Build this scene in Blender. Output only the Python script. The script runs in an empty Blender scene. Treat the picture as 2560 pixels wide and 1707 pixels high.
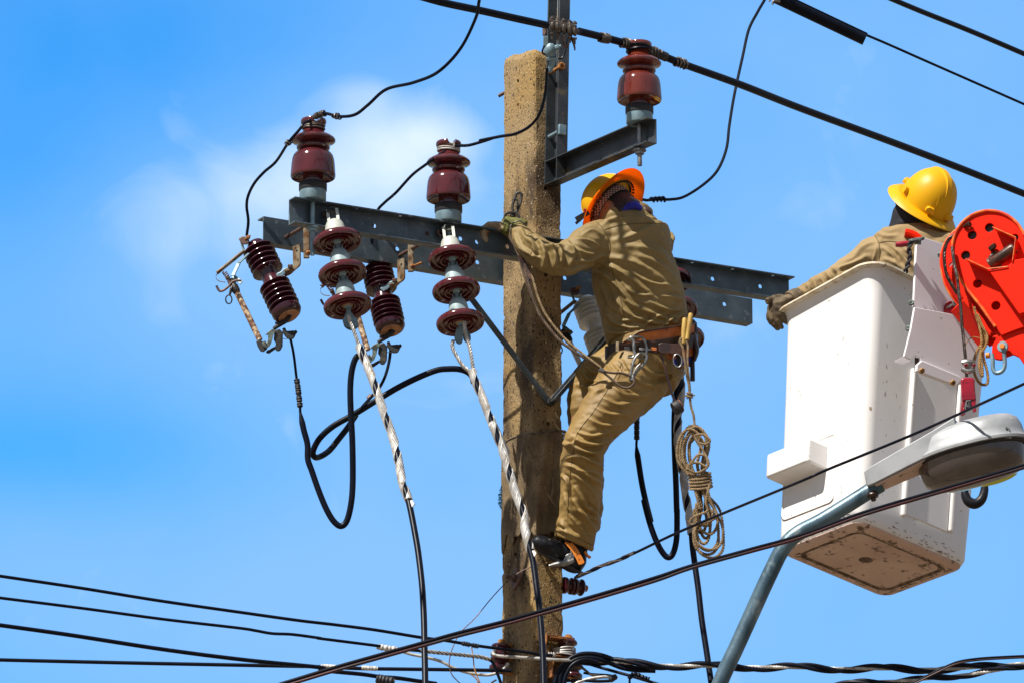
import bpy, math, random
import numpy as np
from mathutils import Vector, Matrix, noise
from mathutils.bvhtree import BVHTree
random.seed(7)
SC = bpy.context.scene
COL = SC.collection
PI = math.pi
# ---------------------------------------------------------------- camera
TH = math.radians(16.5); D = 25.0; CH = 1.6; FPX = 15383.0
CAM = Vector((0, -D, CH))
R_ = Vector((1, 0, 0)); U_ = Vector((0, -math.sin(TH), math.cos(TH))); F_ = Vector((0, math.cos(TH), math.sin(TH)))
cd = bpy.data.cameras.new('camera'); cam = bpy.data.objects.new('camera', cd); COL.objects.link(cam)
cam.location = CAM; cam.rotation_euler = (PI/2 + TH, 0, 0)
cd.sensor_width = 36; cd.lens = 36*FPX/2560; cd.clip_start = .5; cd.clip_end = 5000
SC.camera = cam
# ---------------------------------------------------------------- sun and sky
SUNV = Vector((-.74*math.cos(math.radians(54)), -.67*math.cos(math.radians(54)), math.sin(math.radians(54)))).normalized()
sd = bpy.data.lights.new('sun', 'SUN'); sd.energy = 5.0; sd.angle = math.radians(.5); sd.color = (1, .95, .87)
so = bpy.data.objects.new('sun', sd); COL.objects.link(so)
so.rotation_euler = (-SUNV).to_track_quat('-Z', 'Y').to_euler(); so.location = (-10, -10, 30)
wd = bpy.data.worlds.new('World'); SC.world = wd; wd.use_nodes = True
nt = wd.node_tree; nt.nodes.clear(); N = nt.nodes.new; L = nt.links.new
def wn(t, **k):
    n = N(t)
    for a, b in k.items(): setattr(n, a, b)
    return n
def wm(op, a, b=None, c=None, clamp=False):
    n = wn('ShaderNodeMath', operation=op, use_clamp=clamp)
    for i, v in enumerate((a, b, c)):
        if v is None: continue
        if isinstance(v, (int, float)): n.inputs[i].default_value = v
        else: L(v, n.inputs[i])
    return n.outputs[0]
sky = wn('ShaderNodeTexSky', sky_type='NISHITA', sun_disc=False)
sky.sun_elevation = math.asin(SUNV.z); sky.sun_rotation = math.atan2(SUNV.x, SUNV.y)
sky.air_density = 1.0; sky.dust_density = .3; sky.ozone_density = 3.0
tc = wn('ShaderNodeTexCoord'); sp = wn('ShaderNodeSeparateXYZ'); L(tc.outputs['Generated'], sp.inputs[0])
ax = wm('DIVIDE', sp.outputs[0], wm('MAXIMUM', wm('ABSOLUTE', sp.outputs[1]), .05))    # azimuth and elevation of the sky direction
el = wm('DIVIDE', sp.outputs[2], wm('MAXIMUM', wm('ABSOLUTE', sp.outputs[1]), .05))
cb = wn('ShaderNodeCombineXYZ'); L(ax, cb.inputs[0]); L(el, cb.inputs[1])
def wnoise(scale, detail, dist=0., off=(0, 0, 0)):
    mp = wn('ShaderNodeMapping'); mp.inputs['Location'].default_value = off; L(cb.outputs[0], mp.inputs[0])
    n = wn('ShaderNodeTexNoise'); n.inputs['Scale'].default_value = scale; n.inputs['Detail'].default_value = detail
    n.inputs['Roughness'].default_value = .5; n.inputs['Distortion'].default_value = dist; L(mp.outputs[0], n.inputs['Vector']); return n.outputs[0]
nlow = wnoise(22, 4, .3, (3, 1, 0)); nmid = wnoise(38, 9, .9, (7, 2, 0))
def blob(px, py, sx, sy, amp):     # soft bank of cloud or clear air round one direction of the sky
    d = (F_*FPX + R_*(px-1280) - U_*(py-853.5)); a0, e0 = d.x/d.y, d.z/d.y
    dx = wm('DIVIDE', wm('SUBTRACT', ax, a0), sx/FPX); dy = wm('DIVIDE', wm('SUBTRACT', el, e0), sy/FPX)
    r2 = wm('ADD', wm('MULTIPLY', dx, dx), wm('MULTIPLY', dy, dy))
    return wm('MULTIPLY', wm('POWER', 2.718, wm('MULTIPLY', r2, -1.)), amp)
def wsum(l):
    s = l[0]
    for x in l[1:]: s = wm('ADD', s, x)
    return s
nz = wm('SUBTRACT', nlow, .5); nz2 = wm('SUBTRACT', nmid, .5)
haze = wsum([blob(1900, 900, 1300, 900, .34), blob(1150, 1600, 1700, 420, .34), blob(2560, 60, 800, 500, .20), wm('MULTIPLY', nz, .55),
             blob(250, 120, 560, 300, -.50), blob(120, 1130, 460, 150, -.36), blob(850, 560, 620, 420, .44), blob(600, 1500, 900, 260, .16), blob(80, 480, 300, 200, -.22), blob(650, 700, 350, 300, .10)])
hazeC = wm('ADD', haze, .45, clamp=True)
cl = wsum([blob(1000, 350, 190, 130, .62), blob(905, 235, 110, 60, .30), blob(1130, 340, 170, 60, .24), blob(780, 470, 360, 110, .32), blob(620, 620, 300, 60, .10), blob(2300, 120, 260, 60, .14), blob(430, 330, 60, 60, .2),
           blob(930, 440, 260, 130, .34), blob(560, 480, 300, 150, .20), blob(1150, 520, 200, 120, .12), wm('MULTIPLY', nz2, 1.05), wm('MULTIPLY', nz, .4)])
cloud = wm('MULTIPLY', wm('SUBTRACT', cl, .14), 1.25, clamp=True)
def wmix(f, a, b, mode='MIX'):
    n = wn('ShaderNodeMix', data_type='RGBA', blend_type=mode)
    if isinstance(f, float): n.inputs[0].default_value = f
    else: L(f, n.inputs[0])
    for v, i in ((a, 6), (b, 7)):
        if isinstance(v, tuple): n.inputs[i].default_value = v
        else: L(v, n.inputs[i])
    return n.outputs[2]
SKYK = .086
base = wmix(1., sky.outputs[0], (.24, 1.28, 2.0, 1), 'MULTIPLY')
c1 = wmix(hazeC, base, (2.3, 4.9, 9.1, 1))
# even grey-blue added to the unseen sky, to neutralise and dim ambient light
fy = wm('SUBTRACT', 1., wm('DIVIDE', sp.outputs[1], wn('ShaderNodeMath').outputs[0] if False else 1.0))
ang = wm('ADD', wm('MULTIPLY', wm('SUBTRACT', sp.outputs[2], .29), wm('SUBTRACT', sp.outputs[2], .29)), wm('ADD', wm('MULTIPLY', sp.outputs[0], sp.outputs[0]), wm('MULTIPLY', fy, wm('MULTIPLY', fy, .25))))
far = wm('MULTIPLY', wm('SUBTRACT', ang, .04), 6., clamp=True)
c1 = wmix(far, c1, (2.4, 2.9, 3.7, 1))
c2 = wmix(cloud, c1, (6.6, 8.0, 9.9, 1))
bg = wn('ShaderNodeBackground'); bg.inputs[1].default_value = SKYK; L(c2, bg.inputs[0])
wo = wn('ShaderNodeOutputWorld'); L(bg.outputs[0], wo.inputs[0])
SC.view_settings.view_transform = 'Standard'; SC.view_settings.look = 'None'
SC.view_settings.exposure = 0.44; SC.view_settings.gamma = 1
# ---------------------------------------------------------------- helpers
def at(px, py, Y):
    d = F_*FPX + R_*(px-1280) - U_*(py-853.5)
    return CAM + d*((Y + D)/d.y)
def proj(co):
    c = np.asarray(co) - np.array(CAM)
    f = c @ np.array(F_); return 1280 + FPX*(c @ np.array(R_))/f, 853.5 - FPX*(c @ np.array(U_))/f
def mpp(Y=0): return (Y + D)/math.cos(TH)/FPX
# the photograph was read in enlarged tiles; these turn a tile's coordinates into photograph pixels
def tile(ox, oy, s): return lambda x, y: (ox + x/s, oy + y/s)
zA = tile(500, 200, 2.94); zB = tile(500, 600, 2.94); zC = tile(1200, 0, 2.94); zD = tile(1200, 400, 2.94); zE = tile(1200, 800, 2.94)
zR = tile(1200, 1174, 2.94); zG = tile(1860, 350, 3.357); zH = tile(1860, 750, 3.357); zI = tile(1760, 1174, 2.94); zJ = tile(700, 1174, 2.94); zK = tile(0, 1174, 2.94)
def pts(z, *l): return [z(x, y) for x, y in l]
def spline(P, n=8, closed=False):
    P = [Vector(p) if not isinstance(p, Vector) else p for p in P]; m = len(P); out = []
    if m < 3: 
        return [P[0].lerp(P[1], i/n) for i in range(n+1)]
    rng = range(m if closed else m-1)
    for i in rng:
        p0 = P[i-1] if (i > 0 or closed) else P[0]*2 - P[1]
        p1 = P[i]; p2 = P[(i+1) % m]
        p3 = P[(i+2) % m] if (i+2 < m or closed) else P[-1]*2 - P[-2]
        for k in range(n):
            t = k/n
            out.append(.5*((2*p1) + (p2-p0)*t + (2*p0-5*p1+4*p2-p3)*t*t + (3*p1-p0-3*p2+p3)*t*t*t))
    if not closed: out.append(P[-1].copy())
    return out
def interp(vals, n, closed=False):
    return [v.x for v in spline([Vector((v, 0, 0)) for v in vals], n, closed)]
def frames(P, closed=False):
    m = len(P); T = []
    for i in range(m):
        a = P[i-1] if (i > 0 or closed) else P[i]; b = P[(i+1) % m] if (i < m-1 or closed) else P[i]
        t = b - a; T.append(t.normalized() if t.length > 1e-9 else (T[-1] if T else Vector((0, 0, 1))))
    ref = Vector((0, 0, 1)) if abs(T[0].z) < .9 else Vector((1, 0, 0))
    n = T[0].cross(ref).normalized(); Ns = [n]
    for i in range(1, m):
        q = T[i-1].rotation_difference(T[i]); n = q @ n; n = (n - T[i]*n.dot(T[i])).normalized(); Ns.append(n)
    return T, Ns, [T[i].cross(Ns[i]) for i in range(m)]
class MB:
    def __init__(s): s.v = []; s.f = []
    def add(s, vs, fs):
        o = len(s.v); s.v += [Vector(v) for v in vs]; s.f += [[i+o for i in f] for f in fs]; return s
    def rings(s, rs, closed=False, cap=True):
        n = len(rs[0]); m = len(rs); vs = [p for r in rs for p in r]; fs = []
        for i in range(m if closed else m-1):
            for j in range(n):
                a = i*n+j; b = i*n+(j+1) % n; c = ((i+1) % m)*n+(j+1) % n; d = ((i+1) % m)*n+j
                fs.append([a, b, c, d])
        if cap and not closed:
            for r, o in ((rs[0], 0), (rs[-1], (m-1)*n)):
                vs.append(sum((Vector(p) for p in r), Vector())/n); k = len(vs)-1
                fs += [[o+j, o+(j+1) % n, k] for j in range(n)]
        return s.add(vs, fs)
    def tube(s, P, r, seg=8, closed=False, jitter=0.):
        T, A, B = frames(P, closed); rs = []
        for i, p in enumerate(P):
            ri = r[i] if hasattr(r, '__len__') else r
            ri *= 1 + random.uniform(-jitter, jitter)
            rs.append([p + A[i]*(ri*math.cos(2*PI*k/seg)) + B[i]*(ri*math.sin(2*PI*k/seg)) for k in range(seg)])
        return s.rings(rs, closed)
    def helix(s, P, R, r, n=3, pitch=.05, seg=5, closed=False, spread=None, ph=0., t0=0.):
        """n strands of radius r wound round the path P at radius R"""
        if not hasattr(R, '__len__') and not closed:
            Q = [P[0]]
            for p in P[1:]:
                m = max(1, min(400, int((p-Q[-1]).length/(pitch/9)))); q0 = Q[-1]; Q += [q0.lerp(p, (i+1)/m) for i in range(m)]
            P = Q
        T, A, B = frames(P, closed); acc = [0.]
        for i in range(1, len(P)): acc.append(acc[-1] + (P[i]-P[i-1]).length)
        if closed:
            tot = acc[-1] + (P[0]-P[-1]).length; pitch = tot/max(1, round(tot/pitch))
        for k in range(n):
            off = (2*PI*k/n if spread is None else spread*(k-(n-1)/2)) + ph
            Q = [P[i] + A[i]*((R[i] if hasattr(R, '__len__') else R)*math.cos(2*PI*acc[i]/pitch+off)) + B[i]*((R[i] if hasattr(R, '__len__') else R)*math.sin(2*PI*acc[i]/pitch+off)) for i in range(len(P))]
            s.tube(Q, r, seg, closed)
        return s
    def lathe(s, prof, O=Vector((0, 0, 0)), ax=Vector((0, 0, 1)), seg=32, cap=True):
        ax = ax.normalized(); ref = Vector((0, 1, 0)) if abs(ax.y) < .9 else Vector((1, 0, 0))
        a = ax.cross(ref).normalized(); b = ax.cross(a)
        return s.rings([[O + ax*h + a*(max(r, 1e-4)*math.cos(2*PI*k/seg)) + b*(max(r, 1e-4)*math.sin(2*PI*k/seg)) for k in range(seg)] for r, h in prof], cap=cap)
    def box(s, c, X, Y, Z):
        """centre and three half-extent vectors"""
        c = Vector(c); vs = [c + X*i + Y*j + Z*k for k in (-1, 1) for j in (-1, 1) for i in (-1, 1)]
        return s.add(vs, [[0, 2, 3, 1], [4, 5, 7, 6], [0, 1, 5, 4], [2, 6, 7, 3], [0, 4, 6, 2], [1, 3, 7, 5]])
    def prism(s, poly, ext):
        n = len(poly); vs = [Vector(p) for p in poly] + [Vector(p) + ext for p in poly]
        return s.add(vs, [list(range(n))[::-1], [n+i for i in range(n)]] + [[i, (i+1) % n, n+(i+1) % n, n+i] for i in range(n)])
    def bar(s, a, b, w, t, side=None):
        """flat bar from a to b, w wide in the direction side, t thick"""
        d = (b-a).normalized(); side = (side or F_.cross(d)); side = (side - d*side.dot(d)).normalized(); n = d.cross(side)
        return s.box((a+b)/2, d*((b-a).length/2), side*(w/2), n*(t/2))
    def cyl(s, a, b, r, seg=12): return s.lathe([(r, 0), (r, (b-a).length)], a, b-a, seg)
    def bolt(s, p, d, r=.012, h=.01, shank=.02):
        d = d.normalized(); s.lathe([(r, 0), (r, h*.8), (r*.8, h)], p, d, 6); return s.lathe([(r*.5, h), (r*.5, h+shank)], p, d, 10)
    def ellip(s, c, ax, ay, az, seg=20, rg=12):
        rs = []
        for i in range(1, rg):
            t = PI*i/rg; rs.append([c + az*math.cos(t) + ax*(math.sin(t)*math.cos(2*PI*k/seg)) + ay*(math.sin(t)*math.sin(2*PI*k/seg)) for k in range(seg)])
        s.rings(rs); return s
    def loft(s, st, seg=28, n=5, p=2.0):
        """closed limb through stations (px, py, half width px, Y, half thickness m)"""
        C = spline([at(a[0], a[1], a[3]) for a in st], n); hw = interp([a[2]*mpp(a[3]) for a in st], n); ht = interp([a[4] for a in st], n); rs = []
        for i, c in enumerate(C):
            T = (C[min(i+1, len(C)-1)] - C[max(i-1, 0)]).normalized()
            S = T.cross(F_).normalized(); Dp = T.cross(S).normalized(); r = []
            for k in range(seg):
                a = 2*PI*k/seg; ca, sa = math.cos(a), math.sin(a)
                r.append(c + S*(hw[i]*math.copysign(abs(ca)**(2/p), ca)) + Dp*(ht[i]*math.copysign(abs(sa)**(2/p), sa)))
            rs.append(r)
        return s.rings(rs)
    def limb(s, P, r, seg=14, n=4):
        return s.tube(spline(P, n), interp(r, n), seg)
    def mesh(s, name='m', sharp=35, smooth=True):
        me = bpy.data.meshes.new(name); me.from_pydata([tuple(v) for v in s.v], [], s.f); me.validate(); me.update()
        fix(me, sharp, smooth); return me
    def build(s, name, mat, parent=None, sharp=35, base=None, bevel=0):
        return put(s.mesh(name, sharp), name, mat, parent, base, bevel)
def fix(me, sharp=35, smooth=True):
    import bmesh
    bm = bmesh.new(); bm.from_mesh(me); bmesh.ops.recalc_face_normals(bm, faces=bm.faces); bm.to_mesh(me); bm.free()
    if smooth:
        me.polygons.foreach_set('use_smooth', [True]*len(me.polygons)); me.set_sharp_from_angle(angle=math.radians(sharp))
    me.update()
WL = {}
def put(me, name, mat, parent=None, base=None, bevel=0):
    """link a mesh whose vertices are in world space; its origin goes to base or to the parent's origin"""
    o = bpy.data.objects.new(name, me); COL.objects.link(o)
    if parent is not None:
        org = WL[parent.name]; o.parent = parent
    else:
        org = Vector(base) if base is not None else sum((v.co for v in me.vertices), Vector())/max(1, len(me.vertices)); o.location = org
    me.transform(Matrix.Translation(-org)); WL[o.name] = org.copy()
    me.materials.clear(); me.materials.append(mat)
    if bevel:
        b = o.modifiers.new('bevel', 'BEVEL'); b.width = bevel; b.segments = 2; b.limit_method = 'ANGLE'; b.angle_limit = math.radians(40)
    return o
def tag(o, label=None, cat=None, group=None, kind=None):
    for k, v in (('label', label), ('category', cat), ('group', group), ('kind', kind)):
        if v: o[k] = v
    return o
def thing(name, label, cat, base=(0, 0, 0), group=None):
    o = bpy.data.objects.new(name, None); COL.objects.link(o); o.location = base; o.empty_display_size = .1
    WL[o.name] = Vector(base); return tag(o, label, cat, group)
def baked(me, mods, name='t'):
    o = bpy.data.objects.new(name, me); COL.objects.link(o)
    for t, kw in mods:
        m = o.modifiers.new(t, t)
        for k, v in kw.items(): setattr(m, k, v)
    dg = bpy.context.evaluated_depsgraph_get(); out = bpy.data.meshes.new_from_object(o.evaluated_get(dg)); bpy.data.objects.remove(o); return out
def remesh(mb, vox=.005, it=6):
    me = baked(mb.mesh(), [('REMESH', dict(mode='VOXEL', voxel_size=vox, adaptivity=0.)), ('SMOOTH', dict(factor=.5, iterations=it))])
    me.polygons.foreach_set('use_smooth', [True]*len(me.polygons)); me.update(); return me
def cut(me, cutter):
    c = bpy.data.objects.new('c', cutter.mesh()); COL.objects.link(c)
    for kw in (dict(solver='EXACT'), dict(solver='EXACT', use_self=True), dict(solver='FAST')):
        out = baked(me, [('BOOLEAN', dict(operation='DIFFERENCE', object=c, **kw))])
        if len(out.vertices) > .8*len(me.vertices): break
    else: out = me
    print('cut', me.name, kw, len(me.vertices), len(out.vertices))
    bpy.data.objects.remove(c); fix(out); return out
def coarr(me):
    a = np.empty(len(me.vertices)*3); me.vertices.foreach_get('co', a); b = np.empty(len(me.vertices)*3); me.vertices.foreach_get('normal', b)
    return a.reshape(-1, 3), b.reshape(-1, 3)
def crease(me, folds, nz=(), lim=-.15):
    """raise cloth folds along photograph-read lines: (points, half width px, height m); nz = (scale, height) noise layers"""
    co, no = coarr(me); px, py = proj(co); h = np.zeros(len(co)); face = np.clip((no @ -np.array(F_) - lim)/.35, 0, 1)
    for P, w, amp in folds:
        S = np.array([tuple(v)[:2] for v in spline([Vector((a, b, 0)) for a, b in P], 6)]); best = np.full(len(co), 1e9); sgn = np.zeros(len(co)); tt = np.zeros(len(co))
        near = (px > S[:, 0].min()-4*w) & (px < S[:, 0].max()+4*w) & (py > S[:, 1].min()-4*w) & (py < S[:, 1].max()+4*w); idx = np.nonzero(near)[0]
        if len(idx) == 0: continue
        X, Y = px[idx], py[idx]; b = np.full(len(idx), 1e9); sg = np.zeros(len(idx)); t_ = np.zeros(len(idx)); m = len(S)-1
        for i in range(m):
            a, c = S[i], S[i+1]; dx, dy = c-a; l2 = dx*dx+dy*dy+1e-9; u = np.clip(((X-a[0])*dx+(Y-a[1])*dy)/l2, 0, 1)
            ex = X-a[0]-u*dx; ey = Y-a[1]-u*dy; dd = np.hypot(ex, ey); k = dd < b
            b[k] = dd[k]; sg[k] = np.sign(ex*dy-ey*dx)[k]; t_[k] = ((i+u)/m)[k]
        sd_ = b*sg; tp = np.sin(PI*np.clip(t_*.9+.05, 0, 1))**.7
        h[idx] += amp*tp*(np.exp(-(sd_/w)**2) - .55*np.exp(-((sd_-1.7*w)/w)**2))*face[idx]
    if nz:
        for sc, am, st in nz:
            h += np.array([noise.noise(Vector((x*sc*st[0], y*sc*st[1], z*sc*st[2]))) for x, y, z in co])*am
    co = co + no*h[:, None]; me.vertices.foreach_set('co', co.ravel()); me.update()
def bvh(me): return BVHTree.FromPolygons([v.co.copy() for v in me.vertices], [list(p.vertices) for p in me.polygons])
def drape(tree, P, lift=.002, n=8, fall=None):
    out = []
    for a in spline([Vector((x, y, 0)) for x, y in P], n):
        d = (F_*FPX + R_*(a.x-1280) - U_*(a.y-853.5)).normalized(); h = tree.ray_cast(CAM, d)
        if h[0] is not None: out.append(h[0] - d*lift)
        elif fall is not None: out.append(at(a.x, a.y, fall))
    return out
# ---------------------------------------------------------------- materials
def pm(name, c1, c2=None, scale=8, lo=.42, hi=.6, rough=.5, metal=0., bump=0., bscale=80, c3=None, s3=60, t3=(.62, .68), stretch=(1, 1, 1), coat=0., spec=.5, rvar=0., bd=.003, bdet=4, trans=0., alpha=None, c4=None, s4=3, t4=(.5, .6), c5=None, s5=170, t5=(.66, .70)):
    m = bpy.data.materials.new(name); m.use_nodes = True; t = m.node_tree; b = t.nodes['Principled BSDF']; n_ = t.nodes.new; l_ = t.links.new
    b.inputs['Roughness'].default_value = rough; b.inputs['Metallic'].default_value = metal; b.inputs['Coat Weight'].default_value = coat; b.inputs['Coat Roughness'].default_value = .06
    b.inputs['Specular IOR Level'].default_value = spec; b.inputs['Base Color'].default_value = (*c1, 1)
    co = n_('ShaderNodeTexCoord'); mp = n_('ShaderNodeMapping'); mp.inputs['Scale'].default_value = stretch; l_(co.outputs['Object'], mp.inputs[0])
    def nz(s, det=5):
        x = n_('ShaderNodeTexNoise'); x.inputs['Scale'].default_value = s; x.inputs['Detail'].default_value = det; l_(mp.outputs[0], x.inputs['Vector']); return x.outputs[0]
    def ramp(src, a, c):
        x = n_('ShaderNodeMapRange'); x.inputs[1].default_value = a; x.inputs[2].default_value = c; l_(src, x.inputs[0]); return x.outputs[0]
    def mix(f, a, c):
        x = n_('ShaderNodeMix'); x.data_type = 'RGBA'; l_(f, x.inputs[0])
        for v, i in ((a, 6), (c, 7)):
            if isinstance(v, tuple): x.inputs[i].default_value = (*v, 1)
            else: l_(v, x.inputs[i])
        return x.outputs[2]
    col = None
    if c2 is not None: col = mix(ramp(nz(scale), lo, hi), c1, c2)
    if c4 is not None: col = mix(ramp(nz(s4, 6), *t4), col, c4)
    if c5 is not None: col = mix(ramp(nz(s5, 2), *t5), col, c5)
    if c3 is not None: col = mix(ramp(nz(s3, 3), *t3), col if col is not None else c1, c3)
    if col is not None: l_(col, b.inputs['Base Color'])
    if rvar:
        r = n_('ShaderNodeMapRange'); r.inputs[3].default_value = max(0, rough-rvar); r.inputs[4].default_value = min(1, rough+rvar); l_(nz(scale*2.3), r.inputs[0]); l_(r.outputs[0], b.inputs['Roughness'])
    if bump:
        bp = n_('ShaderNodeBump'); bp.inputs['Strength'].default_value = bump; bp.inputs['Distance'].default_value = bd; l_(nz(bscale, bdet), bp.inputs['Height']); l_(bp.outputs[0], b.inputs['Normal'])
    if trans:
        tr = n_('ShaderNodeBsdfTranslucent'); tr.inputs[0].default_value = (*c1, 1); ms = n_('ShaderNodeMixShader'); ms.inputs[0].default_value = trans
        l_(b.outputs[0], ms.inputs[1]); l_(tr.outputs[0], ms.inputs[2]); l_(ms.outputs[0], t.nodes['Material Output'].inputs[0])
    if alpha is not None:
        tr = n_('ShaderNodeBsdfTransparent'); ms = n_('ShaderNodeMixShader'); l_(ramp(nz(alpha[0], 4), alpha[1], alpha[2]), ms.inputs[0])
        l_(b.outputs[0], ms.inputs[1]); l_(tr.outputs[0], ms.inputs[2]); l_(ms.outputs[0], t.nodes['Material Output'].inputs[0])
    return m
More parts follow.
